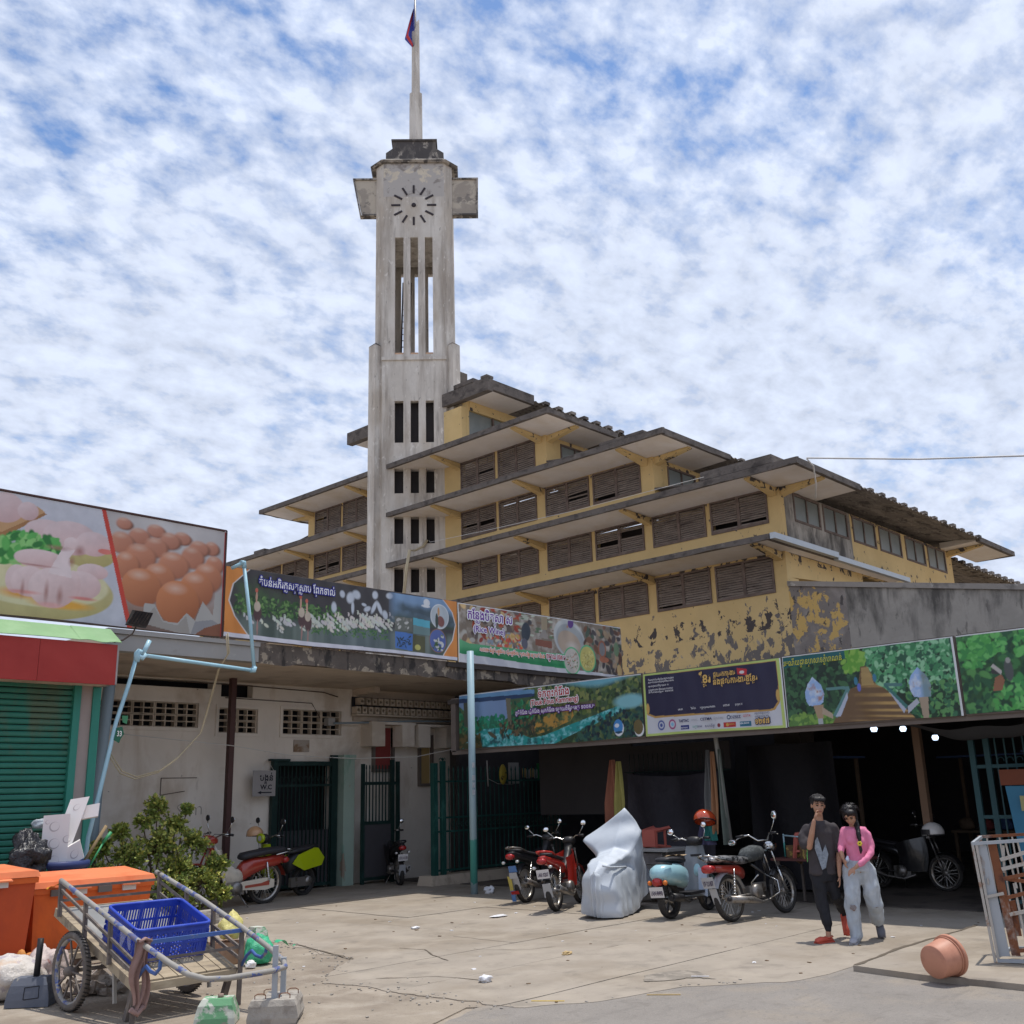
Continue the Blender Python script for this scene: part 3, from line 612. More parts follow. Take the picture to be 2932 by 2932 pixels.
# cornice and crown
mb = MB()
def octa(h, c): return [(-c, -h), (c, -h), (h, -c), (h, c), (c, h), (-c, h), (-h, c), (-h, -c)]
def octprism(mb, h0, c0, z0, h1, c1, z1):
    a = [(x, y, z0) for x, y in octa(h0, c0)]; b = [(x, y, z1) for x, y in octa(h1, c1)]
    mb.loft([a, b], cap=True, smooth=False)
octprism(mb, 1.80, 1.32, 27.50, 1.86, 1.36, 27.58); octprism(mb, 1.86, 1.36, 27.581, 1.70, 1.25, 27.72); tp('cornice', mb, m_darkcap)
mb = MB()
for (sx, sy) in ((-1, -1), (1, -1), (1, 1), (-1, 1)):
    mb.add([(sx*1.15, sy*1.78, 27.6), (sx*1.78, sy*1.15, 27.6), (sx*1.05, sy*1.15, 27.6), (sx*1.28, sy*1.35, 27.93)], [(0, 1, 2), (0, 1, 3), (1, 2, 3), (2, 0, 3)])
tp('cornice_peak', mb, m_darkcap)
mb = MB(); octprism(mb, 1.25, 0.92, 27.72, 1.25, 0.92, 28.55); mb.box(-0.93, -1.28, 27.73, 0.93, 1.28, 28.88); mb.box(-0.98, -1.34, 28.88, 0.98, 1.34, 28.95); tp('crown_block', mb, m_darkcap)
mb = MB(); mb.hexa([(-0.30, 0, 28.96), (0, -0.30, 28.96), (0.30, 0, 28.96), (0, 0.30, 28.96), (-0.28, 0, 32.28), (0, -0.28, 32.28), (0.28, 0, 32.28), (0, 0.28, 32.28)]); mb.box(-0.36, -0.36, 28.955, 0.36, 0.36, 29.05)
tp('spire', mb, m_concrete)
mb = MB(); mb.hexa([(-0.19, 0, 32.28), (0, -0.19, 32.28), (0.19, 0, 32.28), (0, 0.19, 32.28), (-0.17, 0, 35.6), (0, -0.17, 35.6), (0.17, 0, 36.3), (0, 0.17, 36.3)])
tp('spire', mb, m_concrete)
# hooded wings left and right
for sgn, out0, out1 in ((-1, 2.53, 2.22), (1, 2.65, 2.62)):
    mb = MB(); zt_, zb = 26.95, 25.30; A = [(sgn*1.5, -1.3, zt_), (sgn*out0, -1.3, zt_), (sgn*out1, -1.3, zb), (sgn*1.5, -1.3, zb)]
    mb.ext(A, (0, 0.22, 0)); w_ = tp('side_wing', mb, m_wingpl)
    mb = MB(); t = 0.07
    mb.ext([(sgn*1.60, -1.36, zt_), (sgn*(out0+t), -1.36, zt_), (sgn*(out0+t), -1.36, zt_+t), (sgn*1.60, -1.36, zt_+t)], (0, 0.30, 0))
    mb.ext([(sgn*out0, -1.36, zt_-0.002), (sgn*(out0+t), -1.36, zt_-0.002), (sgn*(out1+t), -1.36, zb-t), (sgn*out1, -1.36, zb-t)], (0, 0.30, 0))
    mb.ext([(sgn*1.60, -1.36, zb), (sgn*(out1-0.002), -1.36, zb), (sgn*(out1-0.002), -1.36, zb-t), (sgn*1.60, -1.36, zb-t)], (0, 0.30, 0)); tp('wing_rim', mb, m_darkcap, w_)
# clock marks: raised dark boxes stand in for shaded recesses
for i in range(12):
    a = i*PI/6; mb = MB(); c_, s_ = math.sin(a), math.cos(a); r0, r1 = 0.56, 0.94; hw_ = 0.042
    q = [(c_*r0-s_*hw_, s_*r0+c_*hw_), (c_*r0+s_*hw_, s_*r0-c_*hw_), (c_*r1+s_*hw_, s_*r1-c_*hw_), (c_*r1-s_*hw_, s_*r1+c_*hw_)]
    mb.ext([(x, -HW-0.025, 25.49+z) for x, z in q], (0, 0.024, 0)); tp('hour_mark', mb, m_slot)
mb = MB(); mb.lathe([(0.0, -HW-0.05), (0.09, -HW-0.05), (0.10, -HW-0.001)], (0, 0, 25.49), 'y', 10); tp('clock_hub', mb, m_slot)
# flag pole and flag
m_steel = mat('grey pole', (0.32, 0.30, 0.29), 0.5, metal=0.4)
fo = TC+Vector((-0.11, -0.02, 0)); pole = MB(); px_, py_ = TC.x-0.02, TC.y-0.02
pole.tube([(px_, py_, 33.0), (px_-0.02, py_, 38.4)], 0.045, 8)
single('flagpole', pole, m_steel, 'thin grey flagpole fixed to the top of the tower spire', 'flagpole')
m_blue = mat('flag blue', (0.06, 0.08, 0.36), 0.8); m_red = mat('flag red', (0.55, 0.06, 0.06), 0.8)
U45 = Vector((0.7071, -0.7071, 0)); V45 = Vector((0.7071, 0.7071, 0))
fl = MB()
def flagp(u, v):
    z = 37.0-2.3*v-0.25*u*(1-v)+0.35*u*max(0, v-0.7); wdt = (0.04+0.42*v/0.75) if v < 0.75 else 0.46*(1-v)/0.25*0.75+0.10
    p = Vector((px_, py_, 0))-U45*(0.05+wdt*u)-V45*(0.10*math.sin(u*7+v*4)+0.05); return (p.x, p.y, z+0.05*math.sin(u*9+v*3))
for (u0, u1, c) in ((0, 0.62, 0), (0.62, 0.85, 1), (0.85, 1, 0)):
    fl.cur = c; fl.grid(lambda u, v: flagp(u0+(u1-u0)*u, v), 6, 20)
single('flag', fl, [m_blue, m_red], 'limp blue and red national flag hanging beside the spire', 'flag')
# ------------------------------------------------------------------ more materials
def srgb(r, g, b, k=1.0):
    f = lambda c: ((c/255+0.055)/1.055)**2.4 if c > 10 else c/255/12.92
    return (f(r)*k, f(g)*k, f(b)*k)
m_white = mat('dirty whitewash', (0.72, 0.66, 0.585), 0.9, layers=[((0.80, 0.75, 0.68), (0.8, 0.8, 0.8), 0.48, 0.66, 0.6), ((0.52, 0.43, 0.34), (1.6, 1.6, 0.45), 0.55, 0.70, 0.7), ((0.50, 0.42, 0.33), (0.7, 0.7, 0.7), 0.54, 0.66, 0.7, [('z', 2.4, 3.6, 0.08)]), ((0.12, 0.10, 0.085), (8, 8, 8), 0.70, 0.73, 0.8), ((0.22, 0.175, 0.14), (3, 3, 1.1), 0.64, 0.74, 0.5)], bump=(14, 0.2, 0.006), var=0.05)
m_brownpl = mat('brown cement plaster', (0.54, 0.45, 0.36), 0.9, layers=[((0.34, 0.27, 0.21), (1.4, 1.4, 2), 0.5, 0.66, 0.7)], bump=(14, 0.3, 0.006))
m_canopy = mat('stained canopy edge', (0.115, 0.095, 0.08), 0.95, layers=[((0.36, 0.30, 0.225), (4.5, 4.5, 5.0), 0.58, 0.62, 0.85, [('z', 3.95, 3.8, 0.05)]), ((0.03, 0.027, 0.026), (5, 5, 1.8), 0.52, 0.60, 0.85), ((0.24, 0.2, 0.17), (1.1, 1.1, 1.1), 0.57, 0.66, 0.7)], bump=(14, 0.5, 0.015), var=0.15)
m_greycan = mat('grey painted concrete', (0.34, 0.33, 0.315), 0.85, layers=[((0.46, 0.44, 0.41), (3, 3, 3), 0.6, 0.66, 0.6), ((0.17, 0.15, 0.135), (1.3, 1.3, 1.8), 0.58, 0.7, 0.7)], var=0.06)
m_greenshut = mat('teal green shutter paint', (0.018, 0.15, 0.105), 0.5, layers=[((0.035, 0.20, 0.15), (1.4, 1.4, 1.4), 0.5, 0.66, 0.6), ((0.085, 0.12, 0.07), (2.2, 2.2, 1.0), 0.54, 0.68, 0.8, [('z', 1.6, 2.9, 0.06)]), ((0.01, 0.08, 0.055), (0.8, 0.8, 5), 0.55, 0.7, 0.5)], var=0.1, spec=0.4)
m_greenfr = mat('teal green frame paint', (0.03, 0.21, 0.16), 0.55, layers=[((0.16, 0.17, 0.13), (6, 6, 3), 0.64, 0.68, 0.8)], var=0.08)
m_redboard = mat('red fascia board', (0.33, 0.028, 0.022), 0.55, layers=[((0.40, 0.05, 0.04), (1, 1, 1), 0.5, 0.7, 0.5)], var=0.08)
m_limesheet = mat('pale green sheet', (0.20, 0.36, 0.17), 0.5, layers=[((0.26, 0.42, 0.22), (2, 2, 2), 0.5, 0.65, 0.6)], var=0.08)
m_dkgreen = mat('dark green iron paint', (0.008, 0.026, 0.023), 0.5, layers=[((0.02, 0.055, 0.05), (3, 3, 3), 0.55, 0.66, 0.7)], var=0.15)
m_fencegreen = mat('bottle green iron paint', (0.014, 0.07, 0.06), 0.5, layers=[((0.05, 0.16, 0.14), (4, 4, 2), 0.56, 0.66, 0.7)], var=0.12)
m_mint = mat('faded mint column paint', (0.30, 0.39, 0.33), 0.85, layers=[((0.12, 0.27, 0.20), (3, 3, 1.2), 0.55, 0.66, 0.7), ((0.30, 0.22, 0.17), (3, 3, 1.5), 0.62, 0.66, 0.9, [('z', 1.6, 0.6, 0.05)])])
m_pvc = mat('pale blue pipe plastic', (0.34, 0.56, 0.66), 0.35, layers=[((0.47, 0.66, 0.73), (3, 3, 3), 0.5, 0.66, 0.6)], var=0.05)
m_pole = mat('blue painted pole', (0.29, 0.41, 0.46), 0.45, layers=[((0.07, 0.30, 0.27), (9, 9, 9), 0.85, 0.88, 1.0, [('z', 0.98, 0.80, 0.6), ('z', 0.25, 0.05, -0.6)])], var=0.05)
m_drain = mat('grey blue drain pipe', (0.20, 0.26, 0.30), 0.45, var=0.06)
m_brownpost = mat('brown painted post', (0.075, 0.035, 0.032), 0.6, var=0.1)
m_cable = mat('cream cable', (0.50, 0.42, 0.28), 0.6, var=0.1); m_cabledk = mat('dark cable', (0.10, 0.075, 0.06), 0.6, var=0)
m_wireC = mat('pale wire', (0.62, 0.60, 0.57), 0.6, var=0)
m_ink = mat('dark lettering', (0.02, 0.02, 0.03), 0.8, var=0)
m_board = mat('plywood board', (0.42, 0.30, 0.13), 0.8); m_redcloth = mat('dull red cloth', (0.25, 0.05, 0.045), 0.9)
m_greywood = mat('grey wood', (0.15, 0.125, 0.11), 0.85, var=0.15)
m_slatewin = mat('dim grille panel', (0.055, 0.052, 0.058), 0.8)

# ------------------------------------------------------------------ whitewashed block on the left
WY = 16.6
block = thing('toilet_block', 'dirty whitewashed building with vent blocks under a stained concrete canopy', 'building', (10, WY, 0))
holes = [(7.55, 2.87, 9.58, 3.30), (9.99, 2.80, 10.80, 3.24), (11.35, 2.80, 12.72, 3.27), (11.27, 0.012, 12.5, 2.27), (10.02, 3.44, 10.68, 3.68), (7.2, 3.56, 9.85, 3.69)]
mb = MB(); mb.wall((0, WY, 0), (1, 0, 0), (0, 1, 0), (6.5, 13.02), (0, 3.72), holes, 0.18); part('wall', mb, m_white, block)
holes2 = [(13.58, 2.16, 14.03, 2.98), (14.82, 1.86, 15.11, 2.86)]
mb = MB(); mb.wall((0, WY+0.02, 0), (1, 0, 0), (0, 1, 0), (13.02, 15.7), (0, 3.72), holes2, 0.18); part('wall', mb, m_white, block)
mb = MB(); mb.wall((0, WY-0.03, 0), (1, 0, 0), (0, 1, 0), (6.5, 12.3), (3.705, 3.72), [], 0.1); mb.box(13.0, WY-0.05, 3.1, 15.9, WY+0.018, 3.72); part('beam', mb, m_brownpl, block)
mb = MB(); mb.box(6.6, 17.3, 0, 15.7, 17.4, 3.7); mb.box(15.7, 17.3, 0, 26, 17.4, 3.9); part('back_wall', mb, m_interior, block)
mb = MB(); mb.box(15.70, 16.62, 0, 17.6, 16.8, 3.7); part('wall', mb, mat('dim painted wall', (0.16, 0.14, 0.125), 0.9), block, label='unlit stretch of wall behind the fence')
# ventilation grilles of stacked cement blocks
def breeze(x0, x1, z0, z1, nx, nz):
    w = (x1-x0)/nx; h = (z1-z0)/nz; base = None
    for i in range(nx):
        for j in range(nz):
            if base is None:
                b = MB(); t = 0.022; g = 0.004; X0, X1, Z0, Z1 = g, w-g, g, h-g; xm, zm = w/2, h/2
                b.box(X0, 0, Z0, X1, 0.12, Z0+t*0.6); b.box(X0, 0, Z1-t*0.6, X1, 0.12, Z1); b.box(X0, 0.001, Z0+t*0.6, X0+t, 0.119, Z1-t*0.6); b.box(X1-t, 0.001, Z0+t*0.6, X1, 0.119, Z1-t*0.6)
                b.box(xm-t*.45, 0.004, Z0+t*0.6, xm+t*.45, 0.115, Z1-t*0.6); b.box(X0+t, 0.006, zm-t*.4, xm-t*.45, 0.11, zm+t*.4); b.box(xm+t*.45, 0.006, zm-t*.4, X1-t, 0.11, zm+t*.4)
                base = link('breeze_block', b.mesh('breeze_block', m_brownpl2), block); o = base
            else:
                o = base.copy(); COL.objects.link(o); o.parent = block
            o.location = (x0+i*w-10, 0.02+random.uniform(-.003, .003), z0+j*h)
m_brownpl2 = mat('cement block', (0.52, 0.44, 0.35), 0.9, layers=[((0.22, 0.175, 0.13), (3, 3, 3), 0.5, 0.66, 0.6)])
breeze(7.55, 9.58, 2.87, 3.30, 5, 2); breeze(9.99, 10.80, 2.80, 3.24, 2, 2); breeze(11.35, 12.72, 2.80, 3.27, 3, 2)
mb = MB()
for (a, c, b, d) in holes[:3]:
    t = 0.06; q = WY-0.025
    mb.box(a-t, q, c-t, b+t, WY-0.001, c); mb.box(a-t, q, d, b+t, WY-0.001, d+t); mb.box(a-t, q, c, a, WY-0.001, d); mb.box(b, q, c, b+t, WY-0.001, d)
part('vent_surround', mb, m_white, block, kind='stuff')
mb = MB(); mb.box(7.0, WY+0.3, 2.6, 12.8, WY+0.32, 3.69); mb.box(11.25, WY+0.5, 0, 12.52, WY+0.55, 2.3); part('void_shade_sheet', mb, m_black, block)  # black sheets stand in for the shaded space behind the openings
# round-holed blocks
vb = None
for row, (x0, zc, n) in enumerate(((13.09, 3.475, 17), (13.0, 3.30, 17))):
    for i in range(n):
        if vb is None:
            b = MB(); w, h, d = 0.10, 0.135, 0.16; c0 = []
            sq = [(w/2*max(-1, min(1, 1.5*math.cos(2*PI*j/16))), h/2*max(-1, min(1, 1.5*math.sin(2*PI*j/16)))) for j in range(16)]
            ci = [(0.034*math.cos(2*PI*j/16), 0.034*math.sin(2*PI*j/16)) for j in range(16)]
            vs = [(a, 0, c) for a, c in sq]+[(a, 0, c) for a, c in ci]+[(a, d, c) for a, c in ci]+[(a, d, c) for a, c in sq]
            fs = []
            for j in range(16):
                k = (j+1) % 16; fs += [(j, k, 16+k, 16+j), (16+j, 16+k, 32+k, 32+j), (48+j, 48+k, k, j)]
            b.add(vs, fs); vb = link('vent_block', b.mesh('vent_block', m_brownpl2), block); o = vb
        else: o = vb.copy(); COL.objects.link(o); o.parent = block
        o.location = (x0+0.16*i-10, -0.215, zc)
mb = MB(); mb.box(12.95, WY-0.051, 3.19, 15.95, WY-0.045, 3.57); part('vent_backing', mb, m_black, block)  # black sheet paints the shade inside the round holes
mb = MB(); mb.box(12.95, WY-0.21, 3.19, 15.95, WY-0.05, 3.225); part('vent_shelf', mb, m_brownpl2, block)
# little windows with hood walls
for nm, (a, b, c, d), (p0, p1, pz0, pz1), pm in (('one', (13.24, 14.36, 2.59, 3.07), (13.58, 14.03, 2.16, 2.98), m_redcloth), ('two', (14.47, 15.59, 2.58, 3.05), (14.82, 15.11, 1.86, 2.86), m_board)):
    f = MB(); f.box(a, WY-0.35, c, a+0.33, WY+0.019, d-0.05); f.box(b-0.33, WY-0.35, c, b, WY+0.019, d-0.05); f.box(a-0.02, WY-0.36, d-0.05, b+0.02, WY+0.019, d)
    hd = part('window_hood', f, m_white, block)
    f = MB(); q0, q1 = WY-0.04, WY+0.06; t = 0.06
    f.box(p0-t, q0, pz0-t, p0, q1, pz1); f.box(p1, q0, pz0-t, p1+t, q1, pz1); f.box(p0, q0, pz0-t, p1, q1, pz0); wd = part('window_frame', f, m_greywood, block)
    f = MB(); f.box(p0, WY+0.03, pz0, p1, WY+0.05, pz1); part('window_board', f, pm, wd)
# canopy slab
cn = MB(); YE = 13.86; xx = np.linspace(9.0, 19.6, 90)
def jg(x): return 0.05*mnoise.noise(Vector((x*1.3, 4.4, 0)))+0.03*mnoise.noise(Vector((x*5.1, 2.4, 0)))
for i in range(len(xx)-1):
    a, b = xx[i], xx[i+1]; cn.hexa([(a, YE, 3.70+jg(a)), (b, YE, 3.70+jg(b)), (b, YE+0.2, 3.725), (a, YE+0.2, 3.725), (a, YE, 4.0), (b, YE, 4.0), (b, YE+0.2, 4.0), (a, YE+0.2, 4.0)])
part('canopy_edge', cn, m_canopy, block)
cn = MB(); cn.box(6.55, YE, 3.70, 8.998, YE+0.2, 3.93); cn.box(6.52, YE-0.04, 3.935, 8.998, YE+0.2, 4.0); part('canopy_edge', cn, m_greycan, block, label='grey painted stretch of canopy edge')
cn = MB(); cn.box(6.55, YE+0.2, 3.722, 19.6, 17.4, 3.99); cn.box(13.0, 15.9, 3.60, 13.14, WY-0.06, 3.72); part('canopy_soffit', cn, m_brownpl, block)
# iron doorway gate set in a frame, and the mint column beside it
m_gr = m_dkgreen
gate = thing('iron_gate', 'closed dark green barred gate between the W.C board and the mint column', 'gate', (11.9, 16.5, 0))
f = MB(); f.box(11.10, 16.48, 0.01, 11.22, 16.56, 2.33); f.box(12.44, 16.48, 0.01, 12.58, 16.56, 2.42); f.box(11.22, 16.49, 2.22, 12.44, 16.55, 2.30); f.box(11.22, 16.49, 0.05, 12.44, 16.55, 0.11); f.box(11.22, 16.49, 1.84, 12.44, 16.55, 1.88); f.box(11.0, 16.44, 2.30, 11.45, 16.5, 2.34); part('frame', f, m_gr, gate)
for i in range(14):
    x = 11.28+1.14*i/13; b = MB(); b.box(x-0.009, 16.505, 0.11, x+0.009, 16.525, 2.22); part('bar', b, m_gr, gate)
b = MB()
for i in range(11):
    x = 11.3+1.1*i/10
    b.tube([(x+0.045*math.cos(t), 16.50, 1.90+0.06+0.06*math.sin(t)) for t in np.linspace(-0.5, 3.7, 9)], 0.006, 5)
part('scrollwork', b, m_gr, gate, kind='stuff')
f = MB(); f.box(11.23, 16.56, 0.1, 12.43, 16.575, 1.05); part('sheet', f, m_slatewin, gate)
colm = MB(); colm.box(12.62, 16.34, 0.01, 12.88, 16.59, 2.33); colm.box(12.60, 16.32, 2.33, 12.90, 16.59, 2.42); single('gate_column', colm, m_mint, 'square faded mint green column between the two barred gates', 'column')
leaf = thing('iron_gate', 'open dark green gate leaf with spear tops standing right of the mint column', 'gate', (13.2, 16.1, 0))
f = MB(); f.box(12.93, 16.15, 0.02, 12.99, 16.21, 2.24); f.box(13.66, 16.15, 0.02, 13.74, 16.21, 2.32); f.box(13.80, 16.13, 0.02, 13.86, 16.2, 2.29); f.box(12.99, 16.16, 1.84, 13.66, 16.2, 1.90); f.box(12.99, 16.16, 1.10, 13.66, 16.2, 1.16); f.box(12.99, 16.16, 0.08, 13.66, 16.2, 0.14); f.box(13.74, 16.15, 1.84, 13.80, 16.19, 1.9); part('frame', f, m_gr, leaf)
f = MB(); f.box(12.99, 16.17, 0.14, 13.66, 16.19, 1.10); part('sheet', f, m_slatewin, leaf)
for i in range(8):
    x = 13.04+0.57*i/7; b = MB(); b.box(x-0.01, 16.165, 1.16, x+0.01, 16.185, 1.84); b.box(x-0.008, 16.168, 1.90, x+0.008, 16.182, 2.12); b.ell((x, 16.175, 2.17), (0.018, 0.012, 0.06), 6, 5); part('bar', b, m_gr, leaf)
# W.C board
wc = thing('toilet_sign', 'grey W.C board with an arrow hanging beside the iron gate', 'sign', (10.8, 16.3, 1.68))
f = MB(); f.box(10.58, 16.33, 1.68, 11.06, 16.345, 2.13); part('board', f, mat('grey board', (0.30, 0.285, 0.28), 0.8), wc)
f = MB(); text_mb(f, 'បង្គន់', (10.72, 16.326, 1.95), (1, 0, 0), (0, 0, 1), 0.16, 0.28, offset=0.02); text_mb(f, 'W.C', (10.74, 16.326, 1.80), (1, 0, 0), (0, 0, 1), 0.115, 0.24, offset=0.03); part('lettering', f, m_ink, wc, kind='stuff')
f = MB(); f.add([(10.68, 16.325, 1.745), (10.76, 16.325, 1.775), (10.76, 16.325, 1.755), (10.98, 16.325, 1.755), (10.98, 16.325, 1.735), (10.76, 16.325, 1.735), (10.76, 16.325, 1.715)], [(0, 6, 5, 4, 3, 2, 1)]); part('arrow', f, m_ink, wc)
f = MB(); f.tube([(10.76, 16.34, 2.13), (10.92, 16.42, 2.33)], 0.004, 5); f.tube([(11.02, 16.34, 2.13), (10.92, 16.42, 2.33)], 0.004, 5); part('hanging_wire', f, m_wireC, wc)
f = MB(); f.box(11.61, 16.57, 2.48, 11.96, 16.59, 2.70); single('metal_plate', f, mat('rust stained plate', (0.38, 0.33, 0.28), 0.7, layers=[((0.20, 0.11, 0.05), (4, 4, 4), 0.5, 0.6, 0.8)]), 'blank rust stained plate fixed above the iron gate', 'plate')
f = MB(); text_mb(f, 'Sim', (9.25, 16.594, 1.35), (1, 0, 0.1), (0, 0, 1), 0.34, 0.5, offset=-0.018); o = single('graffiti', f, mat('faint scribble', (0.36, 0.32, 0.28), 0.9, var=0), 'faint scribbled writing on the whitewashed wall left of the brown post', 'graffiti')
f = MB(); t = 0.008
for (a, b, c, d) in ((8.95, 2.02, 9.62, 2.02), (8.95, 1.74, 8.95, 2.02), (8.95, 1.74, 9.4, 1.80)): f.bar((a, 16.594, b), (c, 16.594, d), 0.012)
single('wall_crack', f, m_cabledk, 'dark outline of a patched opening on the whitewashed wall', 'crack')
f = MB(); f.box(9.93, 16.1, 0, 10.03, 16.2, 3.72); single('roof_post', f, m_brownpost, 'slender dark brown post against the whitewashed wall', 'post')
f = MB(); f.box(12.30, 16.44, 2.98, 12.46, 16.58, 3.12); jb = single('junction_box', f, m_greycan, 'small pale junction box at the corner of the vent grille', 'box')

# ------------------------------------------------------------------ the shop with the roller shutter
shop = thing('shop_front', 'shop with green roller shutter below a red fascia board', 'shop', (4, 13.9, 0))
YS = 13.9; n = 39
for i in range(n):
    z0 = 0.1+3.1*i/n; h = 3.1/n; b = MB(); b.ext([(2.5, YS, z0+0.008), (2.5, YS-0.012, z0+h*0.3), (2.5, YS-0.012, z0+h*0.75), (2.5, YS, z0+h-0.004), (2.5, YS+0.02, z0+h-0.004), (2.5, YS+0.02, z0+0.008)], (3.63, 0, 0)); part('shutter_slat', b, m_greenshut, shop)
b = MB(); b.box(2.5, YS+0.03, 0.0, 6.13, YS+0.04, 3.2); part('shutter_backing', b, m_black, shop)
b = MB(); b.box(6.13, YS-0.06, 0.02, 6.225, YS+0.05, 3.18); part('shutter_rail', b, m_greenfr, shop)
b = MB(); b.box(6.225, YS-0.03, 0, 6.39, YS+0.2, 3.2); part('pier', b, mat('taupe plaster', (0.33, 0.285, 0.265), 0.85), shop)
b = MB(); b.box(6.39, YS-0.06, 0.02, 6.50, YS+0.2, 3.17); part('corner_post', b, m_greenfr, shop)
b = MB(); b.box(6.39, YS+0.2, 0, 6.55, 16.6, 3.7); part('side_wall', b, m_white, shop)
b = MB(); b.box(1.5, YS+0.21, 0, 6.39, YS+0.35, 3.7); part('wall', b, m_white, shop)
for (a, c) in ((2.6, 5.42), (5.425, 6.46)):
    b = MB(); b.box(a, 13.38, 3.16, c, 13.42, 3.70); part('fascia_board', b, m_redboard, shop)
b = MB(); b.box(6.462, 13.39, 3.17, 6.49, 13.9, 3.69); part('fascia_end', b, m_greycan, shop)
b = MB(); b.box(2.6, 13.42, 3.18, 6.46, 13.95, 3.21); part('fascia_soffit', b, m_brownpl, shop)
for (a, c, d) in ((2.6, 5.95, 0.0), (5.93, 6.50, 0.006)):
    b = MB(); b.grid(lambda u, v: (a+(c-a)*u, 13.72-0.37*v-0.01, 3.955-0.235*v+0.01*math.sin(u*9)*v+d), 12, 3); b.grid(lambda u, v: (a+(c-a)*u, 13.72-0.37*v-0.012, 3.948-0.235*v+0.01*math.sin(u*9)*v+d), 12, 3); part('canopy_sheet', b, m_limesheet, shop)
# flood light on a bracket in front of the egg hoarding
fl_ = thing('flood_light', 'black square flood light in front of the egg picture', 'lamp', (6.7, 13.35, 3.95))
b = MB(); b.hexa([(6.53, 13.30, 3.99), (6.82, 13.30, 3.97), (6.86, 13.42, 3.97), (6.56, 13.42, 3.99), (6.60, 13.22, 4.17), (6.86, 13.22, 4.16), (6.88, 13.36, 4.19), (6.62, 13.36, 4.20)]); part('housing', b, mat('black lamp housing', (0.022, 0.018, 0.02), 0.5, layers=[((0.07, 0.055, 0.05), (12, 12, 12), 0.55, 0.6, 0.6)]), fl_)
b = MB()
for i in range(6): x = 6.56+0.045*i; b.bar((x, 13.295, 4.0), (x+0.06, 13.215, 4.15), 0.006, 0.012)
part('cooling_fin', b, m_black, fl_, kind='stuff')
b = MB(); b.tube([(6.70, 13.38, 3.97), (6.68, 13.42, 3.88), (6.55, 13.42, 3.78), (6.42, 13.42, 3.74)], 0.012, 6); part('cord', b, m_cabledk, fl_)
# drain pipe, plastic pipe frame, cables
b = MB(); b.tube([(6.99, 14.6, 3.72), (6.95, 14.6, 2.92), (6.90, 14.6, 2.0), (6.88, 14.6, 1.0), (6.87, 14.6, 0)], 0.085, 12); single('drain_pipe', b, m_drain, 'thick grey blue drain pipe leaning at the shop corner', 'pipe')
pf = thing('pipe_frame', 'pale blue plastic pipe frame reaching from the shop corner round the egg hoarding', 'pipe', (6.6, 13.45, 0))
def pipe(pts, r=0.028, nm='pipe', m=m_pvc, par=pf, nseg=10):
    b = MB(); b.tube(pts, r, nseg); return part(nm, b, m, par)
pipe([(6.33, 13.7, 0.0), (6.36, 13.6, 1.2), (6.38, 13.45, 1.68), (6.49, 13.45, 2.31), (6.55, 13.45, 2.67), (6.70, 13.45, 3.22), (6.78, 13.45, 3.58)])
pipe([(6.78, 13.45, 3.50), (6.78, 13.45, 3.62), (6.80, 13.45, 3.645), (6.84, 13.45, 3.63)], 0.042, 'elbow')
pipe([(6.86, 13.45, 3.60), (6.95, 13.45, 3.81)], 0.032); pipe([(6.80, 13.45, 3.585), (6.86, 13.45, 3.56), (6.90, 13.45, 3.62)], 0.04, 'elbow')
pipe([(6.88, 13.45, 3.60), (7.62, 13.45, 3.56), (8.64, 13.45, 3.505)]); pipe([(8.60, 13.45, 3.508), (8.66, 13.45, 3.505), (8.665, 13.45, 3.56)], 0.04, 'elbow')
pipe([(8.66, 13.45, 3.54), (8.55, 13.45, 4.3), (8.41, 13.45, 5.10)]); pipe([(8.415, 13.45, 5.06), (8.405, 13.45, 5.14), (8.35, 13.45, 5.13)], 0.04, 'elbow'); pipe([(8.38, 13.45, 5.13), (8.29, 13.6, 5.06)])
for k, dz in enumerate((0, 0.03)):
    b = MB(); P0 = [(8.25, 13.6, 4.03), (8.35, 13.7, 3.75), (8.38, 14.0, 3.55), (8.55, 14.5, 3.1), (8.42, 14.5, 2.62), (8.05, 14.5, 2.24), (7.77, 14.5, 2.05), (7.41, 14.5, 1.96), (7.18, 14.5, 2.04), (6.98, 14.5, 2.3)]
    b.tube([(p[0]+dz*0.8, p[1], p[2]+dz) for p in P0], 0.010, 6); single('hanging_cable', b, m_cable, ('outer cream cable looping down in front of the whitewashed wall', 'inner cream cable looping down in front of the whitewashed wall')[k], 'cable', 'pair of cream cables looping from the hoarding')
fg = thing('number_tag', 'ragged green number tag wired to the drain pipe', 'tag', (6.6, 13.42, 2.5))
b = MB(); b.add([(6.55, 13.42, 2.60), (6.63, 13.42, 2.62), (6.66, 13.42, 2.52), (6.62, 13.42, 2.46), (6.60, 13.42, 2.40), (6.52, 13.42, 2.44)], [(0, 1, 2, 3, 4, 5)]); b.ext([(6.55, 13.421, 2.60), (6.63, 13.421, 2.62), (6.66, 13.421, 2.52), (6.62, 13.421, 2.46), (6.60, 13.421, 2.40), (6.52, 13.421, 2.44)], (0, 0.006, 0)); part('plate', b, mat('tag green', (0.02, 0.12, 0.07), 0.6), fg)
b = MB(); text_mb(b, '33', (6.555, 13.414, 2.49), (1, 0, 0), (0, 0, 1), 0.10, 0.07, offset=0.02); part('lettering', b, mat('tag white', (0.7, 0.7, 0.68), 0.7, var=0), fg)
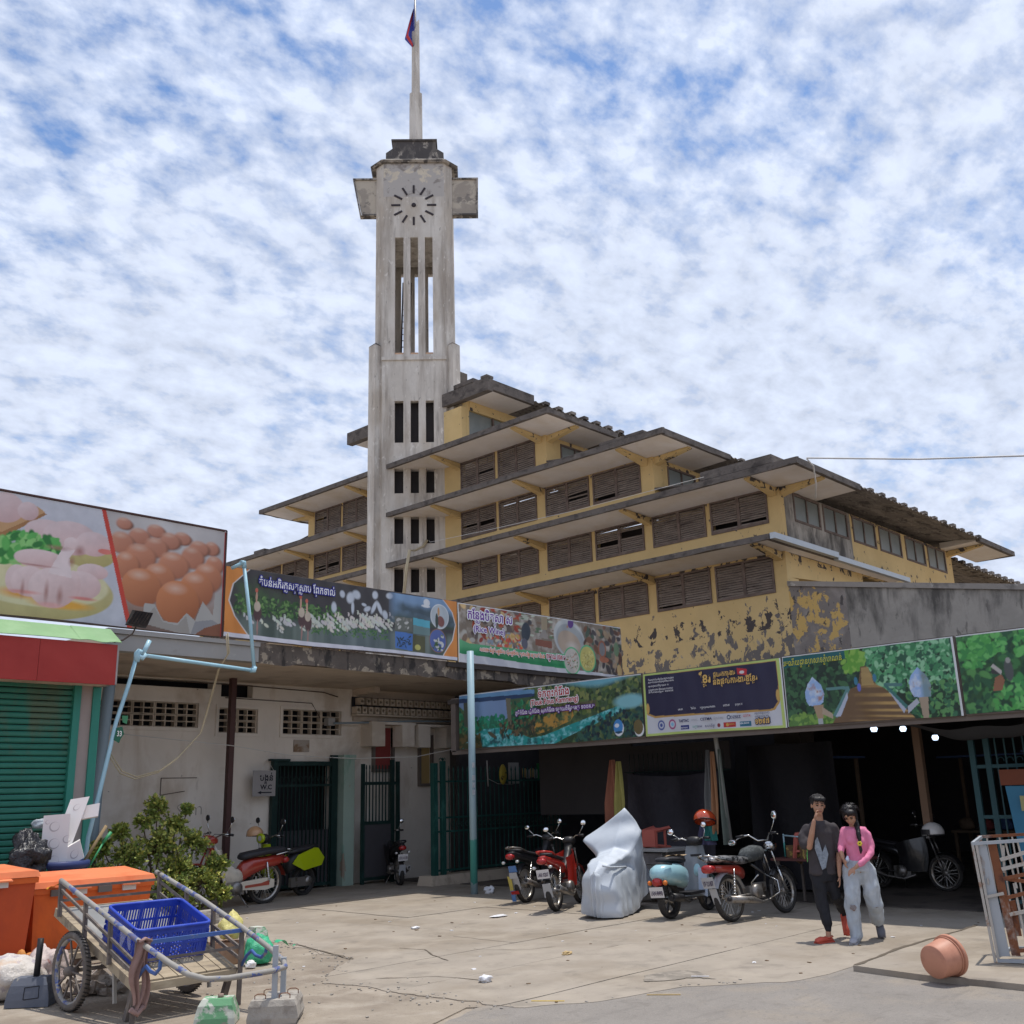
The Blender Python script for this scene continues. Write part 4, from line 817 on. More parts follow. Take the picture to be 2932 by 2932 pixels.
b = MB(); b.ext([(6.65, 13.5, 2.77), (6.74, 13.5, 2.77), (6.73, 13.5, 2.66), (6.67, 13.5, 2.68)], (0, 0.004, 0)); single('green_scrap', b, mat('scrap green', (0.06, 0.25, 0.12), 0.6), 'square green plastic scrap tied beside the leaning blue pipe', 'scrap')
# thin drooping line along the wall
b = MB(); b.tube([(7.1, 15.9, 2.75), (9.95, 16.1, 2.55), (11.2, 16.1, 2.39), (12.6, 16.1, 2.34), (13.9, 15.7, 2.36), (14.6, 15.35, 2.50), (15.5, 15.0, 2.62)], 0.008, 5); single('washing_line', b, m_wireC, 'thin pale line drooping along the whitewashed wall', 'line')
b = MB(); b.tube([(9.3, 16.58, 3.66), (10.4, 16.58, 3.66), (12.25, 16.55, 3.62), (12.6, 16.55, 3.55)], 0.010, 5); b.tube([(10.1, 16.58, 3.42), (12.0, 16.58, 3.40), (12.2, 16.57, 3.12)], 0.008, 5); single('wall_wiring', b, m_cabledk, 'dark wiring clipped along the top of the whitewashed wall', 'wiring')
b = MB(); b.tube([(12.4, 16.4, 3.02), (13.2, 16.35, 3.05), (14.2, 16.2, 3.10), (15.9, 16.2, 3.15)], 0.018, 6); single('conduit', b, m_drain, 'grey conduit running below the round holed blocks', 'conduit')
# cable bundle down the tower front
b = MB()
TU = Vector((0.7071, -0.7071, 0)); TN = Vector((-0.7071, -0.7071, 0))
def tw(u, d, z): p = TC+TU*u+TN*d; return (p.x, p.y, z)
for dx in (0, 0.05): b.tube([tw(0.45+dx, 1.75, 11.0), tw(0.30+dx, 1.8, 10.75), tw(0.02+dx, 2.4, 10.45), tw(-0.12+dx, 3.2, 10.28), tw(-0.22+dx, 3.3, 9.6), tw(-0.32+dx, 3.3, 8.6), tw(-0.45+dx, 2.2, 6.5)], 0.035, 6)
single('cable_bundle', b, m_cable, 'cream cable bundle hanging down the front of the clock tower', 'cable')
b = MB(); b.tube([tw(0.55, 1.76, 11.0), (25.0, 27.4, 10.72), (24.3, 24, 10.35), (24.3, 20, 10.22), (24.3, 15, 10.2)], 0.008, 5); single('service_wire', b, m_wireC, 'thin service wire strung along the second eave from the tower', 'wire')
b = MB(); b.tube([(24.5, 11.9, 10.05), (24.6, 9.0, 9.32), (24.5, 6.59, 8.78), (24.5, 3, 8.2)], 0.022, 6); single('overhead_wire', b, m_wireC, 'overhead wire leaving the lowest roof corner towards the right', 'wire')
b = MB(); b.tube([(24.7, 12.0, 10.1), (25.0, 11.98, 9.95), (25.5, 12.2, 9.6), (26.0, 12.5, 9.35)], 0.022, 6); single('loose_wire', b, m_wireC, 'short loose wire end dangling under the lowest roof corner', 'wire')

# ------------------------------------------------------------------ printed banners
class Print:
    def __init__(s, w, h, res): s.W = int(w*res); s.H = int(h*res); s.a = np.zeros((s.H, s.W, 3)); s.asp = w/h; s.u, s.v = np.meshgrid((np.arange(s.W)+.5)/s.W, (np.arange(s.H)+.5)/s.H); s.rs = np.random.RandomState(5)
    def fill(s, c): s.a[:] = c
    def grad(s, c0, c1, ax='v', mask=None):
        t = (s.v if ax == 'v' else s.u)[..., None]; g = np.array(c0)*(1-t)+np.array(c1)*t
        s.a = g if mask is None else s.a*(1-mask[..., None])+g*mask[..., None]
    def noise(s, f, seed=0, oct=4):
        out = np.zeros((s.H, s.W)); amp = 1; tot = 0; r = np.random.RandomState(seed)
        for o in range(oct):
            nx = max(2, int(f*s.asp*2**o)); ny = max(2, int(f*2**o)); g = r.rand(ny+2, nx+2)
            X = s.u*nx; Y = s.v*ny; xi = X.astype(int); yi = Y.astype(int); fx = X-xi; fy = Y-yi; fx = fx*fx*(3-2*fx); fy = fy*fy*(3-2*fy)
            out += amp*((g[yi, xi]*(1-fx)+g[yi, xi+1]*fx)*(1-fy)+(g[yi+1, xi]*(1-fx)+g[yi+1, xi+1]*fx)*fy); tot += amp; amp *= 0.55
        return out/tot
    def blend(s, m, c): m = np.clip(m, 0, 1)[..., None]; s.a = s.a*(1-m)+(c if isinstance(c, np.ndarray) and c.ndim == 3 else np.array(c))*m
    def mask_poly(s, pts, soft=0):
        inside = np.zeros((s.H, s.W), bool); n = len(pts)
        for i in range(n):
            (x0, y0), (x1, y1) = pts[i], pts[(i+1) % n]
            if y0 == y1: continue
            c = ((s.v >= min(y0, y1)) & (s.v < max(y0, y1)) & (s.u < (x1-x0)*(s.v-y0)/(y1-y0)+x0)); inside ^= c
        return inside.astype(float)
    def poly(s, pts, c): s.blend(s.mask_poly(pts), c)
    def ellm(s, cu, cv, ru, rv, soft=0.15, rot=0):
        x = (s.u-cu)*s.asp; y = s.v-cv; c_, s_ = math.cos(rot), math.sin(rot); a = (x*c_+y*s_)/(ru*s.asp); b = (-x*s_+y*c_)/rv
        return np.clip((1-np.sqrt(a*a+b*b))/soft, 0, 1)
    def ell(s, cu, cv, ru, rv, c, soft=0.15, rot=0): s.blend(s.ellm(cu, cv, ru, rv, soft, rot), c)
    def ball(s, cu, cv, ru, rv, lo, hi, soft=0.06, lx=-0.3, ly=0.5):
        m = s.ellm(cu, cv, ru, rv, soft); t = np.clip(0.5+0.5*(((s.u-cu)/ru)*lx+((s.v-cv)/rv)*ly), 0, 1)[..., None]; s.blend(m, np.array(lo)*(1-t)+np.array(hi)*t)
    def blobs(s, n, box, size, cols, mask=None, squash=0.6, rot=True, seed=1):
        r = np.random.RandomState(seed)
        for _ in range(n):
            cu = box[0]+(box[2]-box[0])*r.rand(); cv = box[1]+(box[3]-box[1])*r.rand()
            if mask is not None and mask[min(s.H-1, max(0, int(cv*s.H))), min(s.W-1, max(0, int(cu*s.W)))] < 0.5: r.rand(4); continue
            z = size*(0.6+0.8*r.rand()); c = cols[r.randint(len(cols))]; th = r.rand()*PI if rot else 0
            R = z*1.2; i0, i1 = max(0, int((cv-R)*s.H)), min(s.H, int((cv+R)*s.H)+1); j0, j1 = max(0, int((cu-R/s.asp)*s.W)), min(s.W, int((cu+R/s.asp)*s.W)+1)
            if i1 <= i0 or j1 <= j0: continue
            x = (s.u[i0:i1, j0:j1]-cu)*s.asp; y = s.v[i0:i1, j0:j1]-cv; c_, s_ = math.cos(th), math.sin(th)
            m = np.clip((1-np.sqrt(((x*c_+y*s_)/z)**2+((-x*s_+y*c_)/(z*squash))**2))/0.3, 0, 1)[..., None]
            s.a[i0:i1, j0:j1] = s.a[i0:i1, j0:j1]*(1-m)+np.array(c)*m
def banner(name, pr, O, U, w, h, label, group='printed banners along the canopies', rip=0.006, W=None, cat='banner', frame=None):
    """printed vinyl sheet: fine mesh with real ripples, the print stored per vertex"""
    O = Vector(O); U = Vector(U); W = Vector(W); th = thing(name, label, cat, tuple(O), 0, group)
    nx, ny = pr.W, pr.H; us = np.linspace(0, 1, nx); vs = np.linspace(0, 1, ny); uu, vv = np.meshgrid(us, vs)
    sag = 0.010*np.sin(uu*w*1.7+O.x)*(1-vv)*1.0
    d = rip*(np.sin(uu*w*9.0+3*np.sin(vv*3+O.x))+0.6*np.sin(uu*w*21+vv*5))*(0.35+0.65*np.abs(vv-0.5)*2)
    co = np.zeros((ny, nx, 3)); 
    for k in range(3): co[..., k] = U[k]*uu*w+W[k]*d
    co[..., 2] += vv*h+sag
    me = bpy.data.meshes.new(name+'_sheet'); me.vertices.add(nx*ny); me.vertices.foreach_set('co', co.reshape(-1))
    j, i = np.meshgrid(np.arange(ny-1), np.arange(nx-1), indexing='ij'); a = j*nx+i; q = np.stack([a, a+1, a+nx+1, a+nx], -1).reshape(-1)
    nf = (nx-1)*(ny-1); me.loops.add(4*nf); me.loops.foreach_set('vertex_index', q); me.polygons.add(nf); me.polygons.foreach_set('loop_start', np.arange(nf)*4); me.polygons.foreach_set('use_smooth', np.ones(nf, bool))
    me.update(calc_edges=True); at = me.color_attributes.new('print', 'FLOAT_COLOR', 'POINT'); cc = np.ones((ny, nx, 4)); cc[..., :3] = np.clip(pr.a, 0, 1); at.data.foreach_set('color', cc.reshape(-1)); me.materials.append(m_print)
    o = link('printed_sheet', me, th)
    b = MB(); bw = 0.03
    for (p, q_) in (((0, 0), (w, 0)), ((0, h), (w, h)), ((0, 0), (0, h)), ((w, 0), (w, h)), ((w/2, 0), (w/2, h))):
        A = O+U*p[0]-W*0.04; A.z += p[1]; B = O+U*q_[0]-W*0.04; B.z += q_[1]; b.bar(A, B, bw)
    b.bar(O+U*0-W*0.02, O+U*w-W*0.02, 0.012)
    part('back_frame', b, m_greywood, th, kind='stuff'); return th
def lettering(th, body, O, U, height, width, m, offset=0.0, lift=0.012, W=None, outline=None, label=None):
    b = MB()
    if outline:
        bo = MB(); k_ = 0
        for (dx, dz) in ((1, 0), (-1, 0), (0, 1), (0, -1), (.7, .7), (-.7, .7), (.7, -.7), (-.7, -.7)):
            dl = max(outline[1]*2.2*height, 0.012); q = Vector(O)+Vector(U)*dx*dl+Vector((0, 0, dz*dl)); text_mb(bo, body, q, U, (0, 0, 1), height, width, offset, lift-0.007+0.0005*k_, W); k_ += 1
        part('lettering_outline', bo, outline[0], th, kind='stuff', recalc=False)
    text_mb(b, body, O, U, (0, 0, 1), height, width, offset, lift, W); return part('lettering', b, m, th, kind='stuff', recalc=False)
m_print = mat('printed vinyl', (1, 1, 1), 0.45, vcol='print', var=0, spec=0.3)
ink = lambda n, c: mat('ink '+n, c, 0.5, var=0, spec=0.3)
i_white = ink('white', (0.78, 0.78, 0.80)); i_blue = ink('blue', (0.03, 0.03, 0.25)); i_purple = ink('violet', (0.14, 0.02, 0.30)); i_orange = ink('orange', (0.75, 0.20, 0.03)); i_red = ink('red', (0.45, 0.02, 0.03)); i_gold = ink('gold', (0.62, 0.40, 0.12)); i_yellow = ink('yellow', (0.60, 0.55, 0.05)); i_navy = ink('navy', (0.03, 0.03, 0.10)); i_pink = ink('pink', (0.8, 0.30, 0.30)); i_grey = ink('grey', (0.30, 0.30, 0.33))
UX, WX = (1, 0, 0), (0, -1, 0); UY, WYv = (0, -1, 0), (-1, 0, 0)
# --- chicken and egg hoarding
RES = 95
p = Print(5.68, 1.64, RES); u_ = lambda u: (u*4.08+1.6)/5.68      # picture coordinates measured from x=4.2
p.grad((0.36, 0.37, 0.43), (0.50, 0.51, 0.56)); p.blend(np.clip(p.noise(1.3, 3)*1.6-0.5, 0, 0.5), (0.62, 0.63, 0.68))
def mp(pts): return [(u_(a), b) for a, b in pts]
p.poly(mp([(0.0, 0.75), (0.178, 0.74), (0.288, 0.918), (0.323, 0.868), (0.186, 0.612), (0.0, 0.58)]), (0.33, 0.17, 0.07)); p.poly(mp([(0.0, 0.76), (0.17, 0.75), (0.288, 0.925), (0.318, 0.885), (0.187, 0.665), (0.0, 0.64)]), (0.50, 0.30, 0.15))
MEAT_L, MEAT_H = (0.50, 0.30, 0.29), (0.70, 0.60, 0.61)
for q in ((0.10, .86, .10, .14), (0.19, 0.87, 0.06, 0.13), (0.262, 0.87, 0.035, 0.08)): p.ball(u_(q[0]), q[1], q[2]*0.72, q[3], MEAT_L, MEAT_H)
p.ball(u_(0.47), 0.60, 0.075, 0.14, (0.32, 0.27, 0.10), (0.58, 0.52, 0.24)); p.ball(u_(0.33), 0.72, 0.055, 0.11, MEAT_L, MEAT_H); p.ball(u_(0.41), 0.70, 0.07, 0.15, MEAT_L, MEAT_H); p.ball(u_(0.49), 0.68, 0.045, 0.11, MEAT_L, MEAT_H); p.ell(u_(.533), .63, .02, .025, (0.6, .18, .15))
p.ball(u_(0.30), 0.24, 0.20, 0.26, (0.34, 0.28, 0.09), (0.60, 0.55, 0.33), soft=0.03); p.ell(u_(0.31), 0.30, 0.18, 0.215, (0.57, 0.53, 0.33), soft=0.05)
p.ell(u_(0.40), 0.13, 0.09, 0.05, (0.62, 0.32, 0.05), soft=0.5); p.ell(u_(0.28), 0.19, 0.08, 0.06, (0.60, 0.30, 0.07), soft=0.6)
p.blobs(170, (u_(0.16), 0.42, u_(0.385), 0.68), 0.05, [(0.05, 0.26, 0.05), (0.10, 0.38, 0.09), (0.22, 0.50, 0.16), (0.03, 0.17, 0.04)], squash=0.55, mask=p.mask_poly(mp([(0.10, 0.50), (0.24, 0.68), (0.364, 0.70), (0.40, 0.58), (0.268, 0.48), (0.216, 0.368), (0.1, .36)])))
for q in ((0.315, 0.485, 0.062, 0.082, .0), (0.495, 0.44, 0.04, 0.07, 0)): p.ball(u_(q[0]), q[1], q[2], q[3], MEAT_L, MEAT_H)
for q in ((0.245, 0.30, 0.025, 0.12), (0.29, 0.29, 0.045, 0.13), (0.46, 0.31, 0.05, 0.125), (0.43, 0.30, 0.02, 0.13)): p.ball(u_(q[0]), q[1], q[2], q[3], MEAT_L, MEAT_H)
p.ball(u_(0.365), 0.26, 0.058, 0.17, MEAT_L, MEAT_H, soft=0.04); p.poly(mp([(0.345, 0.38), (0.395, 0.66), (0.405, 0.70), (0.418, 0.705), (0.437, 0.64), (0.412, 0.53), (0.425, 0.36)]), (0.66, 0.56, 0.57)); p.ball(u_(0.415), 0.655, 0.02, 0.055, (0.55, 0.40, 0.39), MEAT_H)
p.ell(u_(0.36), 0.115, 0.04, 0.03, (0.62, 0.34, 0.33), soft=0.6); p.ell(u_(0.27), 0.20, 0.05, 0.022, (0.58, 0.27, 0.25), soft=0.7); p.ell(u_(0.47), 0.20, 0.04, 0.02, (0.55, 0.2, 0.18), soft=0.6)
p.a *= (0.90+0.2*p.noise(16, 41))[..., None]
for q in ((0.345, 0.22, 0.006, 0.12), (0.39, 0.20, 0.008, 0.10), (0.268, 0.22, 0.005, 0.10), (0.42, 0.50, 0.008, 0.06), (0.30, 0.43, 0.05, 0.012), (0.445, 0.60, 0.012, 0.06), (0.37, 0.60, 0.03, 0.03)): p.blend(p.ellm(u_(q[0]), q[1], q[2]*1.3, q[3], 0.9)*0.75, (0.30, 0.13, 0.11))
# eggs panel
em = p.mask_poly(mp([(0.515, 1.0), (1.0, 1.0), (1.0, 0.0), (0.64, 0.0)])); p.blend(em, (0.40, 0.37, 0.36)); p.blend(em*np.clip((p.v-0.45)*2, 0, 1)*np.clip(p.noise(2, 8)*1.8-0.5, 0, 1), (0.60, 0.58, 0.57)); p.blend(em*np.clip((0.45-p.v)*3, 0, 1), (0.22, 0.13, 0.09))
EGG = [(0.673, 0.365, 0.091, 0.192), (0.817, 0.272, 0.101, 0.222), (0.888, 0.409, 0.084, 0.192), (0.738, 0.455, 0.077, 0.17), (0.614, 0.539, 0.057, 0.148), (0.932, 0.53, 0.074, 0.163), (0.791, 0.601, 0.077, 0.148), (0.663, 0.636, 0.074, 0.14), (0.865, 0.699, 0.06, 0.126), (0.718, 0.738, 0.06, 0.111), (0.589, 0.734, 0.06, 0.118), (0.956, 0.659, 0.047, 0.103), (0.771, 0.818, 0.054, 0.096), (0.653, 0.817, 0.054, 0.089), (0.889, 0.792, 0.054, 0.089), (0.593, 0.908, 0.04, 0.066), (0.714, 0.889, 0.047, 0.074), (0.82, 0.861, 0.047, 0.074), (0.942, 0.812, 0.04, 0.081)]
EGG.sort(key=lambda e: -e[1])
save = p.a.copy()
for (a, b, ru, rv) in EGG:
    f = np.clip((b-0.3)/0.7, 0, 1); k = ru*0.86*4.08/5.68; s2 = 0.05+0.35*f
    p.ball(u_(a)+0.004, b-0.01, k*1.06, rv*0.84, (0.12, 0.05, 0.03), (0.20, 0.09, 0.06), soft=0.3)
    p.ball(u_(a), b, k, rv*0.92, (0.20+0.16*f, 0.055+0.08*f, 0.02+0.06*f), (0.62, 0.25+0.08*f, 0.11+0.14*f), soft=s2, lx=-0.35, ly=0.55)
    p.ell(u_(a)-k*0.15, b+rv*0.56, k*0.62, rv*0.30, (0.58, 0.38, 0.29), soft=1.0)
p.blend(1-em, save)
p.poly(mp([(0.685, 0.0), (0.689, 0.234), (0.727, 0.234), (0.765, 0.096), (0.82, 0.087), (0.853, 0.188), (0.89, 0.128), (0.916, 0.311), (0.961, 0.193), (0.967, 0.409), (1.0, 0.383), (1.0, 0.0)]), (0.36, 0.35, 0.33)); p.poly(mp([(0.70, 0.12), (0.727, 0.21), (0.765, 0.085), (0.82, 0.07), (0.853, 0.165), (0.873, -0.01), (0.70, 0.03)]), (0.29, 0.27, 0.245)); p.poly(mp([(0.873, -0.01), (0.89, 0.12), (0.96, 0.15), (0.99, 0.11)]), (0.24, 0.24, 0.25))
p.poly(mp([(0.66, 0.0), (0.70, 0.05), (0.86, -0.01)]), (0.15, 0.10, 0.08)); p.poly(mp([(0.89, 0.0), (0.93, 0.07), (1.0, 0.13), (1, 0)]), (0.20, 0.08, 0.045))
p.poly(mp([(0.508, 1.0), (0.524, 1.0), (0.650, 0.0), (0.632, 0.0)]), (0.50, 0.055, 0.035)); p.blend(p.mask_poly([(u_(0.994), 0), (1, 0), (1, 1), (u_(0.994), 1)]), (0.33, 0.03, 0.03))
banner('food_hoarding', p, (2.6, 13.80, 4.03), UX, 5.68, 1.64, 'large hoarding printed with raw chicken pieces and brown eggs above the shop', W=WX, rip=0.002, cat='hoarding', group='printed hoardings')
b = MB(); b.bar((2.6, 13.80, 5.69), (8.29, 13.80, 5.69), 0.04, 0.02); b.bar((8.295, 13.8, 4.02), (8.295, 13.8, 5.69), 0.02, 0.02); single('hoarding_trim', b, m_brownpost, 'thin dark trim along the top of the chicken and egg hoarding', 'trim')
# --- bird reserve banner
p = Print(4.93, 1.10, 115); H_ = 1.10
p.fill((0.055, 0.05, 0.052)); p.blend(p.ellm(0.1, 0.45, 0.25, 0.5, 0.8)*np.clip(p.noise(4, 2)*3-1.2, 0, 1), (0.06, 0.12, 0.045))
p.blobs(420, (0.03, 0.35, 0.45, 0.62), 0.035, [(0.04, 0.10, 0.03), (0.09, 0.19, 0.06), (0.03, 0.06, 0.03), (0.14, 0.26, 0.08)], squash=0.5, seed=3)
wm = np.clip((0.36+0.10*p.u-p.v)*8, 0, 1); p.blend(wm, (0.075, 0.10, 0.085)); n2 = np.repeat(p.noise(3, 6)[p.H//2:p.H//2+1], p.H, 0)
p.blend(wm*np.clip(n2*4-1.8, 0, 1)*0.8, (0.20, 0.24, 0.22)); p.blend(np.clip((p.u-0.33)*6, 0, 1)*wm*np.clip(1-(p.u-0.6)*6, 0, 1)*0.5, (0.13, 0.17, 0.20))
p.blobs(200, (0.33, 0.20, 0.66, 0.36), 0.028, [(0.05, 0.13, 0.05), (0.10, 0.2, 0.07)], squash=0.4, seed=9)
r = np.random.RandomState(4)
def egret(p, u, v, s_, c=(0.52, 0.53, 0.50)):
    p.ell(u, v, s_*0.6/p.asp*1.4, s_*0.42, c, rot=-0.5, soft=0.3); p.ell(u-s_*0.25, v+s_*0.65, s_*0.07, s_*0.55, c, rot=-0.1, soft=0.4); p.ell(u-s_*0.28, v+s_*1.1, s_*0.08, s_*0.10, c, soft=0.5); p.ell(u, v-s_*0.6, s_*0.02, s_*0.4, (0.10, 0.10, 0.09), soft=0.5)
for i in range(150):
    u = r.beta(1.5, 1.2)*0.62+0.07; v = 0.30+0.16*min(1, max(0, (u-0.3)*3))+r.randn()*0.06; s_ = 0.045+0.03*r.rand()
    if u < 0.4 and r.rand() < 0.4: continue
    x0, y0 = u, v; R = 0.12; i0, i1 = max(0, int((v-R)*p.H)), min(p.H, int((v+R)*p.H)); j0, j1 = max(0, int((u-R/2)*p.W)), min(p.W, int((u+R/2)*p.W))
    sub = Print.__new__(Print); sub.a = p.a[i0:i1, j0:j1]; sub.u = p.u[i0:i1, j0:j1]; sub.v = p.v[i0:i1, j0:j1]; sub.asp = p.asp; sub.H, sub.W = sub.a.shape[:2]
    egret(sub, u, v, s_, (0.50+0.1*r.rand(), 0.50+0.1*r.rand(), 0.44+0.1*r.rand())); p.a[i0:i1, j0:j1] = sub.a
for (u, v, s_) in ((0.12, 0.38, 0.13), (0.29, 0.38, 0.14), (0.315, 0.33, 0.12)):
    p.ell(u, v, 0.016, 0.13, (0.09, 0.05, 0.05)); p.ell(u-0.002, v+0.10, 0.013, 0.08, (0.50, 0.42, 0.33)); p.ell(u-0.006, v+0.24, 0.004, 0.10, (0.50, 0.30, 0.22)); p.ell(u-0.007, v+0.33, 0.006, 0.035, (0.50, 0.12, 0.08)); p.ell(u, v-0.2, 0.003, 0.12, (0.35, 0.2, 0.18))
for (u, v, a, b) in ((0.42, 0.62, 0.014, 0.10), (0.455, 0.84, 0.013, 0.07), (0.49, 0.80, 0.02, 0.11), (0.515, 0.86, 0.022, 0.08), (0.50, 0.65, 0.008, 0.12), (0.60, 0.90, 0.016, 0.08), (0.595, 0.70, 0.010, 0.14), (0.62, 0.70, 0.010, 0.14), (0.565, 0.66, 0.02, 0.05), (0.645, 0.60, 0.014, 0.09), (0.665, 0.92, 0.02, 0.06), (0.55, 0.72, 0.014, 0.03)):
    p.ell(u, v, a, b, (0.50, 0.54, 0.60), soft=0.4, rot=(u*37 % 1)-0.5)
m_ = p.mask_poly([(0.66, 0.985), (0.93, 0.99), (0.97, 0.85), (0.99, 0.69), (0.99, 0.5), (0.66, 0.5)]); p.grad((0.10, 0.13, 0.10), (0.20, 0.32, 0.50), 'v', m_*np.clip((p.u-0.655)*25, 0, 1)); p.blend(m_*np.clip((0.72-p.v-0.25*(p.u-0.7))*8, 0, 1)*np.clip((p.u-0.66)*20, 0, 1), (0.05, 0.07, 0.05)); p.blend(m_*np.clip(1-np.abs(p.v-0.77+0.4*(p.u-0.7))*9-0.3+p.noise(5, 4), 0, 1)*np.clip((p.u-0.68)*20, 0, 1)*0.8, (0.035, 0.05, 0.05))
p.poly([(0.778, 0.38), (0.778, 0.62), (0.86, 0.60), (0.86, 0.36)], (0.10, 0.38, 0.48)); p.blend(p.mask_poly([(0.778, 0.36), (0.778, 0.50), (0.86, 0.48), (0.86, 0.36)]), (0.14, 0.22, 0.22)); p.poly([(0.69, 0.38), (0.69, 0.60), (0.775, 0.60), (0.775, 0.38)], (0.13, 0.14, 0.12)); p.blobs(12, (0.70, .42, .77, .58), 0.04, [(0.45, .45, .42), (.2, .2, .18)], seed=5)
p.poly([(0.692, 0.09), (0.692, 0.36), (0.775, 0.35), (0.775, 0.07)], (0.07, 0.17, 0.45)); p.blobs(28, (0.70, 0.12, 0.77, 0.30), 0.035, [(0.03, 0.05, 0.06)], squash=0.3, seed=6); p.poly([(0.778, 0.07), (0.778, 0.34), (0.835, 0.33), (0.835, 0.06)], (0.09, 0.09, 0.045)); p.ell(0.80, 0.14, 0.015, 0.05, (0.42, 0.40, 0.12))
p.ell(0.845, 0.90, 0.018, 0.07, (0.62, 0.64, 0.66)); p.ell(0.84, 0.84, 0.025, 0.025, (0.62, 0.64, 0.66))
p.ell(0.91, 0.70, 0.047, 0.215, (0.66, 0.68, 0.70), soft=0.06); p.ell(0.91, 0.70, 0.044, 0.20, (0.42, 0.47, 0.50), soft=0.06); p.ell(0.915, 0.62, 0.02, 0.10, (0.20, 0.08, 0.07), rot=0.5); p.ell(0.905, 0.78, 0.006, 0.08, (0.45, 0.25, 0.12)); p.ell(0.895, 0.62, 0.008, 0.14, (0.05, 0.07, 0.06))
p.ell(0.90, 0.29, 0.045, 0.205, (0.24, 0.13, 0.07), soft=0.05); p.ell(0.90, 0.29, 0.042, 0.19, (0.09, 0.13, 0.34), soft=0.05); p.blobs(24, (0.875, .14, .93, .38), 0.035, [(0.55, .56, .54), (.06, .12, .05)], seed=8)
OR = (0.60, 0.23, 0.055)
arcL = np.interp(p.v[:, 0], [0, 0.07, 0.306, 0.515, 0.76, 1.0], [0.095, 0.085, 0.037, 0.015, 0.028, 0.085])[:, None]; arcR = np.interp(p.v[:, 0], [0, 0.076, 0.333, 0.6, 0.8, 1.0], [0.92, 0.929, 0.975, 0.992, 0.975, 0.925])[:, None]
p.blend((p.u < arcL).astype(float), OR); p.blend((p.u > arcR).astype(float), OR); p.blend(np.clip(1-np.abs(p.u-arcL)*p.W/2.2, 0, 1), (0.66, 0.66, 0.66)); p.blend(np.clip(1-np.abs(p.u-arcR)*p.W/2.2, 0, 1), (0.66, 0.66, 0.66))
p.blend((p.v < 0.065-0.01*p.u).astype(float), (0.60, 0.60, 0.66))
bt = banner('bird_banner', p, (8.31, 13.78, 4.03), UX, 4.93, 1.10, 'long orange ended banner of white waterbirds with Khmer title', W=WX)
lettering(bt, 'តំបន់អភិរក្សសត្វស្លាប ព្រែកទាល់', (8.31+0.116*4.93, 13.775, 4.03+0.77*H_+0.02), UX, 0.17, 0.303*4.93, i_white, 0.012, 0.02, WX, outline=(i_blue, 0.05))
# --- rice wine banner
p = Print(5.05, 1.13, 105); p.fill((0.20, 0.16, 0.12)); n1 = p.noise(7, 2); p.blend(np.clip(n1*3-1.3, 0, 1), (0.42, 0.38, 0.33)); p.blobs(90, (0.0, 0.3, 0.36, 1.0), 0.09, [(0.40, 0.07, 0.03), (0.22, 0.15, 0.10), (0.42, 0.40, 0.35), (0.30, 0.05, 0.03), (0.6, 0.42, 0.2), (0.12, 0.09, 0.08)], seed=2, squash=0.6); p.blobs(80, (0.15, 0.3, 0.36, 0.6), 0.05, [(0.55, 0.50, 0.40), (0.58, 0.10, 0.06), (0.5, 0.32, 0.1), (.25, .3, .35)], seed=4)
p.blobs(50, (0.33, 0.6, 0.55, 1.0), 0.07, [(0.45, 0.48, 0.38), (0.12, 0.18, 0.10), (0.18, 0.12, 0.08)], seed=5, squash=0.3, rot=False)
p.ell(0.375, 0.66, 0.028, 0.19, (0.035, 0.045, 0.06), rot=-0.2); p.ell(0.40, 0.84, 0.014, 0.05, (0.05, 0.045, 0.05)); p.ell(0.365, 0.45, 0.02, 0.10, (0.10, 0.10, 0.13)); p.poly([(0.43, 0.45), (0.43, 0.56), (0.53, 0.55), (0.53, 0.42)], (0.22, 0.08, 0.05)); p.poly([(0.45, 0.6), (0.49, 0.80), (0.51, 0.58)], (0.28, 0.25, 0.22)); p.poly([(0.47, 0.75), (0.47, 1.0), (0.505, 1.0), (0.505, 0.75)], (0.35, 0.28, 0.18))
p.ell(0.645, 0.63, 0.105, 0.36, (0.45, 0.47, 0.46), soft=0.04, rot=-0.3); p.ell(0.65, 0.60, 0.095, 0.31, (0.33, 0.35, 0.35), soft=0.05, rot=-0.3); p.ell(0.642, 0.55, 0.08, 0.24, (0.42, 0.33, 0.25), soft=0.1, rot=-0.3); p.ell(0.66, 0.50, 0.05, 0.12, (0.55, 0.50, 0.44), soft=0.9); p.ell(0.655, 0.93, 0.02, 0.10, (0.12, 0.05, 0.22), rot=-0.7); p.ell(0.632, 0.86, 0.006, 0.03, (0.40, 0.22, 0.15))
p.blobs(90, (0.75, 0.05, 1.0, 1.0), 0.09, [(0.09, 0.045, 0.03), (0.17, 0.075, 0.04), (0.06, 0.05, 0.05), (0.33, 0.24, 0.15), (0.07, 0.10, 0.07)], seed=7); p.ell(0.86, 0.52, 0.03, 0.18, (0.30, 0.11, 0.06)); p.ell(0.86, 0.52, 0.022, 0.14, (0.20, 0.19, 0.19)); p.ell(0.87, 0.32, 0.035, 0.06, (0.36, 0.13, 0.07)); p.ell(0.96, 0.55, 0.02, 0.15, (0.13, 0.20, 0.11)); p.ell(0.975, 0.15, 0.02, 0.12, (0.42, 0.30, 0.14))
